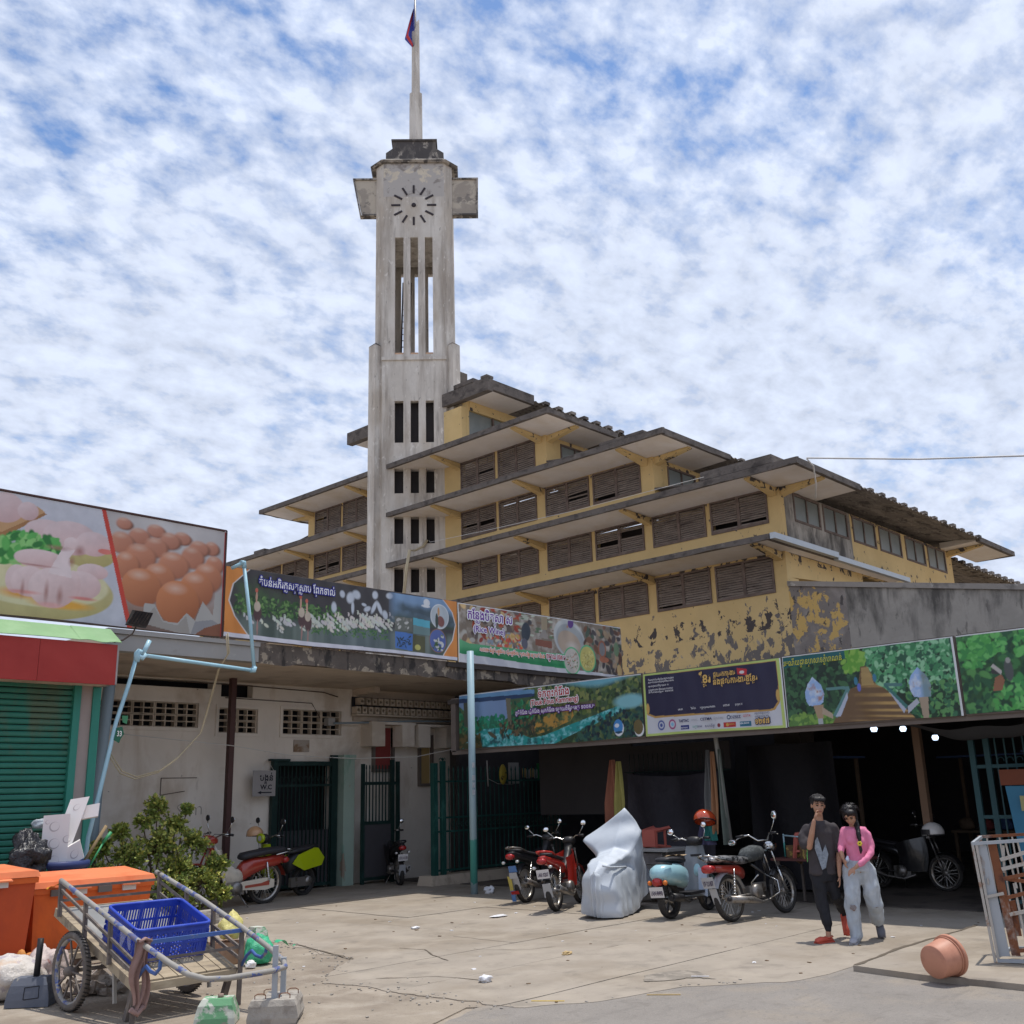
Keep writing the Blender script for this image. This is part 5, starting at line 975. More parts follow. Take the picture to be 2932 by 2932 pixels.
gm = p.mask_poly([(0.0, 0.40), (0.06, 0.33), (0.62, 0.345), (0.62, 0.075), (0.0, 0.15)]); p.grad((0.02, 0.26, 0.09), (0.30, 0.62, 0.36), 'v', gm); p.blend(gm*np.clip(1-np.abs(p.v-0.16+0.05*p.u)*9, 0, 1), (0.012, 0.20, 0.07)); p.blend(p.mask_poly([(0, 0), (0, 0.15), (0.62, 0.08), (1, 0.04), (1, 0)]), (0.52, 0.52, 0.55))
for (u, v, c, k) in ((0.655, 0.235, (0.50, 0.46, 0.40), 12), (0.757, 0.305, (0.50, 0.44, 0.14), 13)):
    p.ell(u, v, 0.056, 0.265, (0.10, 0.42, 0.20), soft=0.05); p.ell(u, v, 0.050, 0.235, c, soft=0.05); p.blobs(60, (u-0.035, v-0.15, u+0.035, v+0.15), 0.03, [tuple(min(1, q*1.2) for q in c), tuple(q*0.7 for q in c), (0.35, 0.12, 0.05) if k == 12 else (0.6, 0.56, 0.25), (0.1, 0.18, 0.07) if k == 12 else (0.35, 0.28, 0.08)], seed=k, squash=0.35)
p.blend(((p.v > 0.985) | (p.u < 0.006)).astype(float), (0.65, 0.65, 0.65))
rb = banner('rice_wine_banner', p, (13.27, 13.78, 3.99), UX, 5.05, 1.13, 'rice wine banner with a green band, a large wok and violet Khmer title', W=WX)
lettering(rb, 'កន្លែងបិតស្រា ស', (13.27+0.045*5.05, 13.775, 3.99+0.755*1.13), UX, 0.24, 0.245*5.05, i_purple, 0.012, 0.02, WX, outline=(i_white, 0.05))
lettering(rb, '(Rice Wine)', (13.27+0.075*5.05, 13.775, 3.99+0.545*1.13), UX, 0.17, 0.172*5.05, i_purple, 0.012, 0.02, WX, outline=(i_white, 0.05))
lettering(rb, 'សហគមន៍ភូមិអន្លង់វិល ឃុំអន្លង់វិល ស្រុកសង្កែ ខេត្តបាត់ដំបង', (13.27+0.108*5.05, 13.775, 3.99+0.225*1.13), UX, 0.10, 0.37*5.05, i_orange, 0.02, 0.02, WX, outline=(i_white, 0.05))
lettering(rb, 'ចម្ងាយ10គ.ម', (13.27+0.488*5.05, 13.775, 3.99+0.225*1.13), UX, 0.15, 0.12*5.05, i_red, 0.02, 0.02, WX, outline=(i_white, 0.05))
# --- rapids banner (right canopy, faces the yard)
RX = 12.95
p = Print(4.05, 0.95, 120); p.grad((0.03, 0.055, 0.03), (0.08, 0.13, 0.075)); n1 = p.noise(9, 3); p.blend(np.clip(n1*4-1.9, 0, 1)*0.8, (0.13, 0.19, 0.08)); p.blobs(520, (0.4, 0.45, 1.0, 1.0), 0.05, [(0.10, 0.15, 0.05), (0.05, 0.09, 0.04), (0.19, 0.22, 0.08), (0.03, 0.05, 0.03)], seed=3, squash=0.6)
p.blobs(200, (0.0, 0.30, 0.45, 0.75), 0.05, [(0.03, 0.17, 0.08), (0.05, 0.25, 0.12), (0.02, 0.09, 0.06)], seed=5)
p.blend(np.clip((p.v-0.90-0.06*np.sin(p.u*14))*12, 0, 1)*(p.u > 0.55), (0.14, 0.36, 0.45)); sk = p.mask_poly([(0.0, 1.0), (0.42, 1.0), (0.30, 0.86), (0.30, 0.5), (0.26, 0.45), (0.10, 0.5), (0.0, 0.8)]); p.blend(sk, (0.19, 0.28, 0.46))
p.blend(p.mask_poly([(0.0, 0.93), (0.45, 0.88), (0.45, 0.83), (0.3, 0.82), (0.0, 0.85)]), (0.035, 0.06, 0.13)); p.blend(p.mask_poly([(0.0, 1.0), (0.45, 0.95), (0.45, 0.88), (0.0, 0.93)]), (0.13, 0.27, 0.45)); p.poly([(0.285, 0.85), (0.315, 0.84), (0.318, 0.32), (0.30, 0.32)], (0.16, 0.15, 0.11)); p.poly([(0.03, 0.85), (0.055, 0.85), (0.055, 0.4), (0.03, 0.4)], (0.08, 0.09, 0.07))
p.blobs(150, (0.08, 0.28, 0.28, 0.55), 0.05, [(0.03, 0.15, 0.09), (0.03, 0.24, 0.14)], seed=15)
wm = p.mask_poly([(0.0, 0.0), (0.08, 0.22), (0.15, 0.33), (0.28, 0.33), (0.42, 0.12), (0.50, 0.15), (0.62, 0.28), (0.75, 0.40), (0.86, 0.50), (0.95, 0.58), (0.90, 0.42), (0.72, 0.22), (0.62, 0.1), (0.55, 0.0)]); p.blend(wm, (0.03, 0.27, 0.26)); n3 = p.noise(14, 9); p.blend(wm*np.clip(n3*5-2.3, 0, 1), (0.20, 0.52, 0.56)); p.blend(wm*np.clip(p.noise(12, 19)*5-2.6, 0, 1), (0.03, 0.09, 0.10)); p.blend(p.ellm(0.94, 0.58, 0.09, 0.14, 0.4), (0.20, 0.43, 0.48))
om = p.mask_poly([(0.42, 0.30), (0.50, 0.46), (0.60, 0.55), (0.68, 0.52), (0.64, 0.36), (0.52, 0.22), (0.44, 0.16)]); p.blend(om*np.clip(p.noise(15, 12)*5-1.9, 0, 1), (0.42, 0.24, 0.06)); p.blobs(120, (0.25, .16, .45, .45), 0.04, [(0.06, .06, .04), (.14, .1, .06), (.03, .05, .04)], seed=17); p.blobs(300, (0.65, 0.0, 1.0, 0.45), 0.045, [(0.02, 0.06, 0.06), (0.04, 0.10, 0.07), (0.02, 0.03, 0.04)], seed=21, mask=p.mask_poly([(0.62, 0), (0.74, 0.3), (0.9, 0.48), (1, 0.5), (1, 0)])); p.ell(0.20, 0.22, 0.03, 0.04, (0.09, 0.08, 0.05), rot=-0.5); p.blobs(80, (0, 0, .13, .25), .06, [(.12, .09, .04), (.05, .06, .03)], seed=30)
for (u, v, c) in ((0.879, 0.18, (0.06, 0.22, 0.50)), (0.974, 0.145, (0.14, 0.11, 0.05))):
    p.ell(u+0.002, v-0.02, 0.024, 0.125, (0.66, 0.68, 0.70), soft=0.05); p.ell(u-0.001, v+0.01, 0.023, 0.12, c, soft=0.05)
p.ell(0.872, 0.21, 0.012, 0.035, (0.6, 0.65, 0.72)); p.ell(0.88, 0.10, 0.02, 0.02, (0.03, 0.07, 0.12)); p.blend(p.mask_poly([(0.34, 0.50), (0.345, 0.60), (0.775, 0.66), (0.775, 0.55)])*0.6, (0.12, 0.085, 0.06)); p.blend((p.v > 0.985).astype(float), (0.6, 0.62, 0.64))
tb = banner('rapids_banner', p, (RX, 13.45, 2.38), UY, 4.05, 0.95, 'turquoise river rapids banner with a bridge, left end of the right canopy', W=WYv)
def tl(th, s_, y, z, h, w, m, off=0.012, outline=None): return lettering(th, s_, (RX-0.004, y, z), UY, h, w, m, off, 0.02, WYv, outline)
tl(tb, 'ទឹកពុះកំរៀង', 13.45-0.475*4.05, 2.38+0.80*0.95, 0.16, 0.168*4.05, i_red, outline=(i_white, 0.045)); tl(tb, '(Teuk Pous Kamrieng)', 13.45-0.43*4.05, 2.38+0.675*0.95, 0.13, 0.26*4.05, i_red, outline=(i_white, 0.045))
tl(tb, 'ភូមិកំរៀង ឃុំកំរៀង ស្រុកកំរៀង ចម្ងាយពីទីរួមខេត្ត ១០០គ.ម', 13.45-0.345*4.05, 2.38+0.535*0.95, 0.085, 0.425*4.05, i_white, outline=(i_purple, 0.05))
# --- job banner
p = Print(2.36, 0.94, 130); p.fill((0.50, 0.51, 0.55)); dk = p.mask_poly([(0.012, 0.965), (0.968, 0.955), (0.965, 0.50), (0.955, 0.38), (0.92, 0.29), (0.90, 0.28), (0.08, 0.31), (0.03, 0.36), (0.012, 0.47)]); ol = p.mask_poly([(0.0, 0.965), (0.98, 0.965), (0.982, 0.50), (0.965, 0.36), (0.93, 0.265), (0.90, 0.25), (0.075, 0.28), (0.02, 0.34), (0.0, 0.45)])
p.blend(ol, (0.42, 0.25, 0.08)); p.blend(dk, (0.028, 0.026, 0.058)); p.blend(((p.v > 0.97) | (p.v < 0.045) | (p.u > 0.972) | (p.u < 0.016)).astype(float), (0.42, 0.52, 0.16)); p.blend((p.u > 0.99).astype(float), (0.62, 0.64, 0.66)); p.ell(0.958, 0.47, 0.013, 0.09, (0.5, 0.32, 0.1)); p.ell(0.026, 0.44, 0.013, 0.09, (0.5, 0.32, 0.1))
p.poly([(0.703, 0.925), (0.767, 0.895), (0.765, 0.80), (0.701, 0.83)], (0.45, 0.03, 0.04)); p.ell(0.733, 0.855, 0.017, 0.025, (0.6, 0.6, 0.62))
for (u, v, c) in ((0.122, 0.16, (0.06, 0.09, 0.28)), (0.207, 0.16, (0.30, 0.05, 0.16))):
    p.ell(u, v, 0.030, 0.085, c, soft=0.15); p.ell(u, v, 0.021, 0.058, (0.5, 0.52, 0.58), soft=0.2); p.ell(u, v, 0.012, 0.033, c if u < 0.15 else (0.2, 0.42, 0.6), soft=0.2)
for (a, b, c, d, col) in ((0.27, 0.33, 0.065, 0.135, (0.02, 0.03, 0.16)), (0.578, 0.665, 0.055, 0.135, (0.40, 0.03, 0.03)), (0.69, 0.768, 0.055, 0.135, (0.03, 0.14, 0.22))): p.poly([(a, c), (b, c), (b, d), (a, d)], col)
p.ell(0.605, 0.095, 0.011, 0.028, (0.55, 0.3, 0.08)); p.ell(0.546, 0.095, 0.012, 0.033, (0.2, 0.03, 0.04)); p.ell(0.617, 0.205, 0.014, 0.036, (0.03, 0.07, 0.15), soft=0.1); p.ell(0.617, 0.205, 0.008, 0.02, (0.5, 0.52, 0.55), soft=0.1)
jb_ = banner('job_banner', p, (RX, 9.365, 2.375), UY, 2.36, 0.94, 'dark blue banner with gold Khmer title and a row of sponsor logos', W=WYv)
J = lambda u, v: (9.365-u*2.36, 2.375+v*0.94)
def jl(s_, u, v, h, w, m, off=0.0, outline=None): y, z = J(u, v); return tl(jb_, s_, y, z, h, w*2.36, m, off, outline)
jl('ខ្មែរ', 0.437, 0.755, 0.19, 0.08, i_gold, 0.03); jl('ជួយរកការងារ', 0.538, 0.83, 0.10, 0.155, i_gold, 0.02); jl('និងផ្តល់ការងារឱ្យខ្មែរ', 0.531, 0.71, 0.12, 0.31, i_gold, 0.02)
for k, (s_, v, w) in enumerate((('តំណភ្ជាប់ប្រព័ន្ធស្វែងរកការងារ', 0.90, 0.2), ('សម្រាប់ពលករខ្មែរទូទាំងប្រទេស', 0.86, 0.2), ('ស្កេនកូដដើម្បីចុះឈ្មោះ', 0.80, 0.16), ('ក្រសួងការងារ និងបណ្តុះបណ្តាល', 0.74, 0.19), ('ព័ត៌មានបន្ថែម ១២៩៧', 0.70, 0.19))): jl(s_, 0.045, v-0.02, 0.035, w, i_white)
for s_, u, w in (('សេវា', 0.262, .035), ('វិស័យ', 0.36, .035), ('មជ្ឈមណ្ឌលការងារ', 0.425, .11), ('១៥៦៧', 0.59, .045), ('ចុះឈ្មោះ', 0.675, .05)): jl(s_, u, 0.37, 0.04, w, i_white)
jl('TAFTAC', 0.262, 0.185, 0.055, 0.075, i_navy, 0.03); jl('CETMA', 0.42, 0.185, 0.055, 0.085, i_navy, 0.02); jl('OZSEZ', 0.632, 0.18, 0.055, 0.075, i_navy, 0.02); jl('GOTA', 0.722, 0.19, 0.045, 0.052, i_red, 0.01); jl('GMAC', 0.352, 0.19, 0.04, 0.05, i_grey); jl('ទីភ្នាក់ងារ', 0.515, 0.185, 0.05, 0.07, i_grey); jl('សហព័ន្ធ', 0.45, 0.08, 0.05, 0.07, i_navy); jl('ហត្ថា', 0.36, 0.085, 0.05, 0.035, ink('teal', (0.05, 0.3, 0.2))); jl('BANK', 0.397, 0.085, 0.04, 0.035, i_navy); jl('METFONE', 0.275, 0.085, 0.032, 0.05, i_white); jl('ABA BANK', 0.697, 0.085, 0.038, 0.065, i_white); jl('ធនាគារ', 0.622, 0.085, 0.04, 0.038, i_gold); jl('អង្គការជំនួយខេត្ត', 0.80, 0.215, 0.04, 0.10, i_navy); jl('ទូរស័ព្ទលេខ ២៤', 0.80, 0.17, 0.035, 0.095, i_navy); jl('១២៩៧', 0.80, 0.075, 0.10, 0.095, i_gold, 0.03, (i_navy, 0.03))
# --- temple stair banner
p = Print(2.35, 0.95, 130); p.fill((0.02, 0.035, 0.025)); p.blobs(600, (0.0, 0.0, 0.45, 1.0), 0.05, [(0.03, 0.08, 0.04), (0.02, 0.04, 0.03), (0.05, 0.13, 0.06)], seed=2); p.blobs(900, (0.5, 0.35, 1.0, 1.0), 0.045, [(0.05, 0.20, 0.09), (0.10, 0.32, 0.15), (0.25, 0.50, 0.30), (0.03, 0.10, 0.06)], seed=3); p.blobs(260, (0.72, 0.0, 1.0, 0.45), 0.04, [(0.04, 0.14, 0.07), (0.10, 0.26, 0.09), (0.02, 0.05, 0.03)], seed=5); p.blobs(160, (0.02, 0.0, 0.32, 0.14), 0.05, [(0.18, 0.32, 0.07), (0.09, 0.19, 0.05)], seed=6); p.blobs(70, (0.38, 0.7, 0.5, 1.0), 0.06, [(0.12, 0.32, 0.05), (0.22, 0.42, 0.08)], seed=7)
st_ = p.mask_poly([(0.475, 0.74), (0.51, 0.74), (0.53, 0.66), (0.555, 0.48), (0.60, 0.42), (0.75, 0.0), (0.28, 0.0), (0.40, 0.45), (0.45, 0.48), (0.47, 0.66)]); p.blend(st_, (0.14, 0.085, 0.045)); rows = np.clip(np.sin((p.v+0.15*p.u)**0.5*70)*1.5, 0, 1); p.blend(st_*rows*np.clip((p.u-0.45)*5+p.noise(5, 3)-0.3, 0, 1), (0.42, 0.27, 0.10)); p.blend(p.mask_poly([(0.47, 0.48), (0.545, 0.48), (0.52, 0.72), (0.48, 0.72)])*0.7, (0.42, 0.30, 0.12))
p.poly([(0.26, 0.50), (0.26, 0.46), (0.375, 0.45), (0.285, 0.11), (0.31, 0.07), (0.40, 0.44), (0.395, 0.49)], (0.10, 0.22, 0.22)); p.poly([(0.300, 0.09), (0.385, 0.42), (0.385, 0.34), (0.33, 0.09)], (0.40, 0.45, 0.55)); p.poly([(0.60, 0.49), (0.60, 0.44), (0.70, 0.43), (0.70, 0.47)], (0.08, 0.18, 0.18)); p.poly([(0.60, 0.47), (0.62, 0.38), (0.69, 0.08), (0.71, 0.17)], (0.38, 0.42, 0.52)); p.poly([(0.71, 0.16), (0.77, 0.26), (0.78, 0.20), (0.71, 0.07)], (0.40, 0.43, 0.50)); p.poly([(0.605, 0.49), (0.715, 0.17), (0.70, 0.14), (0.595, 0.46)], (0.05, 0.16, 0.15))
for pts, sh in (([(0.182, 0.665), (0.15, 0.58), (0.128, 0.46), (0.13, 0.34), (0.145, 0.27), (0.20, 0.25), (0.235, 0.30), (0.246, 0.42), (0.232, 0.54)], 0), ([(0.791, 0.660), (0.755, 0.57), (0.735, 0.47), (0.74, 0.35), (0.755, 0.28), (0.80, 0.26), (0.845, 0.27), (0.853, 0.42), (0.835, 0.54)], 1)):
    q = p.mask_poly(pts); p.blend(q, (0.28, 0.42, 0.68)); p.blend(q*np.clip(p.noise(9, 5+sh)*4-2.0, 0, 1), (0.55, 0.62, 0.72)); p.blend(q*np.clip(p.noise(11, 15+sh)*5-3.1, 0, 1), (0.35, 0.22, 0.2))
    if sh: p.blend(q*np.clip((p.u-0.79)*30, 0, 0.7), (0.13, 0.2, 0.16))
p.poly([(0.17, 0.27), (0.235, 0.27), (0.225, 0.08), (0.19, 0.08)], (0.36, 0.26, 0.17)); p.poly([(0.225, 0.24), (0.285, 0.13), (0.285, 0.06), (0.22, 0.14)], (0.40, 0.32, 0.24)); p.poly([(0.19, 0.08), (0.22, 0.08), (0.22, 0), (0.19, 0)], (0.36, 0.40, 0.42)); p.poly([(0.78, 0.27), (0.83, 0.27), (0.82, 0.0), (0.79, 0.0)], (0.34, 0.27, 0.2)); p.ell(0.455, 0.46, 0.012, 0.06, (0.12, 0.15, 0.5)); p.ell(0.44, 0.55, 0.012, 0.06, (0.05, 0.18, 0.28)); p.ell(0.55, 0.57, 0.012, 0.06, (0.05, 0.18, 0.28))
p.poly([(0.0, 0.83), (0.395, 0.87), (0.395, 0.985), (0.0, 0.975)], (0.02, 0.11, 0.12)); p.blend(((p.v > 0.985) | (p.u > 0.988)).astype(float), (0.6, 0.62, 0.64)); p.blend((p.u < 0.008).astype(float), (0.5, 0.5, 0.5))
sb = banner('temple_stair_banner', p, (RX, 6.985, 2.37), UY, 2.35, 0.955, 'green banner of a temple stairway between two blue leaf shaped shields', W=WYv)
tl(sb, 'រមណីយដ្ឋានប្រាសាទភ្នំបាណន់', 6.985-0.012*2.35, 2.37+0.862*0.95, 0.11, 0.365*2.35, i_yellow, 0.0)
# --- forest banner running out of the frame
p = Print(3.05, 0.95, 110); p.fill((0.03, 0.08, 0.035)); p.blobs(1100, (0.0, 0.0, 1.0, 1.0), 0.06, [(0.05, 0.17, 0.06), (0.03, 0.10, 0.05), (0.09, 0.26, 0.08), (0.02, 0.06, 0.035)], seed=2)
for (u, v, a, b) in ((0.06, 0.75, 0.06, 0.2), (0.12, 0.85, 0.07, 0.16), (0.2, 0.15, 0.09, 0.3), (0.3, 0.8, 0.1, 0.2), (0.5, 0.5, 0.15, 0.4)): p.blobs(130, (u-a, v-b, u+a, v+b), 0.045, [(0.08, 0.33, 0.08), (0.05, 0.24, 0.07), (0.13, 0.42, 0.12)], seed=int(u*100), mask=p.ellm(u, v, a, b, 0.1))
p.poly([(0.115, 0.26), (0.13, 0.42), (0.155, 0.46), (0.165, 0.38), (0.15, 0.26)], (0.26, 0.12, 0.07)); p.poly([(0.12, 0.56), (0.155, 0.45), (0.16, 0.50), (0.13, 0.60)], (0.42, 0.40, 0.38)); p.poly([(0.12, 0.47), (0.12, 0.55), (0.14, 0.5), (0.15, 0.46)], (0.05, 0.05, 0.05)); p.ell(0.185, 0.50, 0.018, 0.15, (0.08, 0.09, 0.09)); p.ell(0.187, 0.62, 0.01, 0.04, (0.3, 0.3, 0.29)); p.blend((p.v > 0.985).astype(float), (0.6, 0.62, 0.64))
banner('forest_banner', p, (RX, 4.60, 2.37), UY, 3.05, 0.955, 'green treetop forest banner at the right edge of the canopy', W=WYv)

# ------------------------------------------------------------------ blue pole holding the canopy corner
pl = thing('support_pole', 'tall pale blue pole with a green foot where the two canopies meet', 'pole', (12.74, 12.93, 0))
b = MB(); b.tube([(12.74, 12.93, 0), (12.74, 12.93, 4.06)], 0.062, 14); part('shaft', b, m_pole, pl)
for i, z in enumerate((1.60, 1.72, 1.84, 2.05)):
    b = MB(); b.box(12.66, 12.845, z, 12.72, 12.853, z+0.085); b.xf = None; o = part('sticker', b, mat('pole sticker', (0.50, 0.52, 0.55), 0.6, var=0.2, vs=40), pl)
    o.rotation_euler = (0, 0, 0)

# ------------------------------------------------------------------ covered market hall on the right: roof, posts, dark back
hall = thing('market_hall', 'low dark covered market hall behind the printed banners', 'building', (20, 5, 0))
m_ceiling = mat('shade dark ceiling', (0.06, 0.05, 0.045), 0.95, var=0.2)  # ceiling colour set dark to carry the hall's shade
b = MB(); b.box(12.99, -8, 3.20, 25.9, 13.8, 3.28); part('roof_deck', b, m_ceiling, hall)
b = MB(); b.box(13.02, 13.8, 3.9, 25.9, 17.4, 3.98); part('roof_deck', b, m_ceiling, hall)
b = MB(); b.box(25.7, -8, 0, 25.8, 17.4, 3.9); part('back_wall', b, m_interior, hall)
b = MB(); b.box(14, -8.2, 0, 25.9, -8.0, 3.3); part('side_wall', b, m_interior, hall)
b = MB(); b.box(13.0, 13.6, 2.35, 13.1, 13.72, 3.3); b.box(13.0, -8, 2.30, 13.06, 13.7, 2.37); part('beam', b, m_greywood, hall)
m_hallcol = mat('dark grey hall column', (0.12, 0.10, 0.088), 0.9, var=0.2)  # dark grey with a random tone
for (x, y, w) in ((16.6, 8.75, 0.5), (16.6, 3.0, 0.5), (21, 11, 0.45), (21, 6, 0.45)):
    b = MB(); b.box(x, y, 0, x+w, y+w, 3.2); part('column', b, m_hallcol, hall)
b = MB(); b.box(14.46, 5.82, 1.0, 14.56, 5.92, 3.2); part('hanging_post', b, mat('brown timber post', (0.16, 0.10, 0.065), 0.9), hall)
b = MB(); b.tube([(13.5, 8.38, 0.8), (13.42, 8.45, 2.4), (13.4, 8.4, 3.2)], 0.035, 8); part('pipe_post', b, mat('pale pipe', (0.30, 0.30, 0.28), 0.7), hall)
lampm = mat('lamp tube glow', (0.9, 0.95, 1), 0.4, var=0, emit=((0.62, 0.78, 1.0), 2.2))
for (x, y, z) in ((21.5, 9.60, 2.72), (22.6, 9.43, 2.74), (23.5, 9.10, 2.55)):
    lt = thing('hall_lamp', {9.60: 'lit white hall lamp, leftmost of three under the stair banner', 9.43: 'lit hall lamp between the two others behind the stair banner', 9.10: 'lowest lit hall lamp, right of the other two'}[y], 'lamp', (x, y, z), 0, 'lit lamps deep in the market hall')
    b = MB(); b.tube([(x, y, z+0.02), (x, y, 3.2)], 0.008, 5); part('cord', b, m_black, lt)
    b = MB(); b.lathe([(0.0, 0.05), (0.05, 0.05), (0.075, 0.0), (0.05, -0.06), (0, -0.065)], (x, y, z), 'z', 12); part('bulb', b, lampm, lt)
# ------------------------------------------------------------------ motorbikes
m_rub = mat('tyre rubber', (0.035, 0.032, 0.03), 0.85, layers=[((0.13, 0.11, 0.09), (9, 9, 9), 0.55, 0.68, 0.6)], var=0.1, coord='obj')
m_blkpl = mat('black plastic', (0.022, 0.021, 0.023), 0.45, layers=[((0.07, 0.062, 0.055), (6, 6, 6), 0.56, 0.7, 0.6)], var=0.1, coord='obj'); m_seat = mat('black vinyl seat', (0.028, 0.027, 0.031), 0.55, var=0.2, vs=9, coord='obj')
m_chrome = mat('chrome', (0.62, 0.61, 0.59), 0.18, metal=1.0, var=0.05); m_metal = mat('dull engine metal', (0.27, 0.255, 0.24), 0.42, metal=0.75, layers=[((0.13, 0.10, 0.075), (12, 12, 12), 0.52, 0.64, 0.8)], coord='obj'); m_spoke = mat('spoke metal', (0.45, 0.44, 0.42), 0.35, metal=0.8, var=0)
m_rimal = mat('alloy rim', (0.40, 0.38, 0.35), 0.35, metal=0.8, layers=[((0.22, 0.17, 0.12), (14, 14, 14), 0.5, 0.6, 0.8)], coord='obj')
def paint(n, c, r=0.28): return mat('paint '+n, c, r, coat=0.5, spec=0.5, var=0.05, layers=[(tuple(q*0.6+0.04 for q in c), (7, 7, 7), 0.58, 0.7, 0.5)], coord='obj')
pt_red = paint('red', (0.47, 0.028, 0.018)); pt_dred = paint('dull red', (0.33, 0.035, 0.02)); pt_cream = paint('cream', (0.60, 0.55, 0.46)); pt_lblue = paint('light blue', (0.33, 0.56, 0.62)); pt_grey = paint('scooter grey', (0.20, 0.22, 0.24)); pt_silver = paint('silver', (0.36, 0.37, 0.39)); pt_lime = paint('lime', (0.40, 0.50, 0.01)); pt_black = paint('black', (0.015, 0.015, 0.017)); pt_blue = paint('flap blue', (0.05, 0.16, 0.40)); pt_lilac = paint('pale blue grey', (0.42, 0.48, 0.58)); pt_yel = paint('flap yellow', (0.42, 0.34, 0.05))
m_tail = mat('tail light red', (0.36, 0.02, 0.02), 0.25, coat=0.5, var=0.15, vs=30, coord='obj'); m_amber = mat('amber lens', (0.65, 0.18, 0.03), 0.3, var=0); m_plate = mat('number plate', (0.62, 0.60, 0.60), 0.5, var=0.05); m_pnum = mat('plate digits', (0.05, 0.03, 0.08), 0.6, var=0); m_mirror = mat('mirror glass', (0.85, 0.87, 0.9), 0.06, metal=1.0, var=0); m_lens = mat('lamp glass', (0.55, 0.56, 0.55), 0.12, metal=0.4, var=0)
def shell(mb, st, n=14, p=2.4, cap=True):
    rings = []
    for s_ in st:
        x, z, hy, hz = s_[:4]; yo = s_[4] if len(s_) > 4 else 0; r = []
        for j in range(n):
            t = 2*PI*j/n; c_, q = math.cos(t), math.sin(t)
            r.append((x, yo+hy*math.copysign(abs(c_)**(2/p), c_), z+hz*math.copysign(abs(q)**(2/p), q)))
        rings.append(r)
    mb.loft(rings, cap)
def fender(mb, cx, cz, r, hw, a0, a1, th=0.008, n=16):
    for rr in (r, r+th):
        mb.grid(lambda u, v: ((cx+(rr-0.02*(2*v-1)**2)*math.cos(a0+(a1-a0)*u)), hw*(2*v-1), cz+(rr-0.02*(2*v-1)**2)*math.sin(a0+(a1-a0)*u)), n, 6)
def wheel(root, cx, R, w, spokes=True, seedn=0, steer=0.0, yc=0.0):
    wl = MB(); prof = [(R-0.055, -w*0.55), (R-0.04, -w*0.85), (R-0.018, -w), (R-0.004, -w*0.6), (R, 0), (R-0.004, w*0.6), (R-0.018, w), (R-0.04, w*0.85), (R-0.055, w*0.55), (R-0.055, -w*0.55)]
    wl.lathe(prof, (cx, yc, R), 'y', 36); wh = part('wheel', wl, m_rub, root, local=True)
    rm = MB(); r1 = R-0.055; rm.lathe([(r1, -w*0.6), (r1+0.004, -w*0.6), (r1-0.012, -w*0.3), (r1-0.012, w*0.3), (r1+0.004, w*0.6), (r1, w*0.6), (r1-0.025, w*0.25), (r1-0.025, -w*0.25), (r1, -w*0.6)], (cx, yc, R), 'y', 32); part('rim', rm, m_rimal if spokes else m_blkpl, wh, local=True)
    hb = MB(); hb.lathe([(0, -0.05), (0.045, -0.05), (0.055, -0.02), (0.055, 0.02), (0.045, 0.05), (0, 0.05)], (cx, yc, R), 'y', 14); part('hub', hb, m_metal, wh, local=True)
    sp = MB()
    if spokes:
        for i in range(24):
            a = 2*PI*i/24; b_ = a+(0.35 if i % 2 else -0.35); y0 = 0.03 if (i//2) % 2 else -0.03
            sp.bar((cx+0.05*math.cos(b_), yc+y0, R+0.05*math.sin(b_)), (cx+(r1-0.02)*math.cos(a), yc, R+(r1-0.02)*math.sin(a)), 0.0045)
    else:
        for i in range(5):
            a = 2*PI*i/5+0.3; sp.bar((cx+0.04*math.cos(a), yc, R+0.04*math.sin(a)), (cx+(r1-0.015)*math.cos(a+0.15), yc, R+(r1-0.015)*math.sin(a+0.15)), 0.03, 0.022, (0, 1, 0))
    part('spokes', sp, m_spoke if spokes else m_blkpl, wh, local=True, kind='stuff'); return wh
def lp(root, nm, mb, m, **k): return part(nm, mb, m, root, local=True, **k)
def mirror(root, base, head, rx=0.055, rz=0.038, tilt=0.0, back=True, m=None):
    b = MB(); mid = tuple((base[i]+head[i])/2+(0.0, 0.02*(1 if head[1] > 0 else -1), 0.02)[i] for i in range(3)); b.tube([base, mid, head], 0.006, 6); mo = lp(root, 'mirror', b, m_chrome if m is None else m)
    b = MB(); b.ell((head[0]+0.006, head[1], head[2]+rz*0.6), (0.014, rx, rz), 14, 8); lp(mo, 'mirror_shell', b, m_blkpl)
    b = MB(); b.xf = Matrix.Translation((head[0]-0.0095, head[1], head[2]+rz*0.6)) @ Matrix.Rotation(0.0, 4, 'Y'); b.ell((0, 0, 0), (0.006, rx*0.88, rz*0.86), 14, 6); lp(mo, 'mirror_glass', b, m_mirror)
def plate(root, x, z, w, h, txt, m=None, tilt=0.25, yc=0.0):
    b = MB(); dx = h*tilt; b.hexa([(x+dx, yc-w/2, z), (x+dx, yc+w/2, z), (x+dx+0.004, yc+w/2, z), (x+dx+0.004, yc-w/2, z), (x, yc-w/2, z+h), (x, yc+w/2, z+h), (x+0.004, yc+w/2, z+h), (x+0.004, yc-w/2, z+h)]); pl_ = lp(root, 'number_plate', b, m or m_plate)
    if txt: b = MB(); Vd = Vector((-dx, 0, h)).normalized(); text_mb(b, txt, (x+dx*0.78-0.005, yc+w*0.44, z+h*0.22), (0, -1, 0), Vd, h*0.62, w*0.88, 0.02, 0.0, (-1, 0, 0)); lp(pl_, 'plate_number', b, m_pnum, kind='stuff')
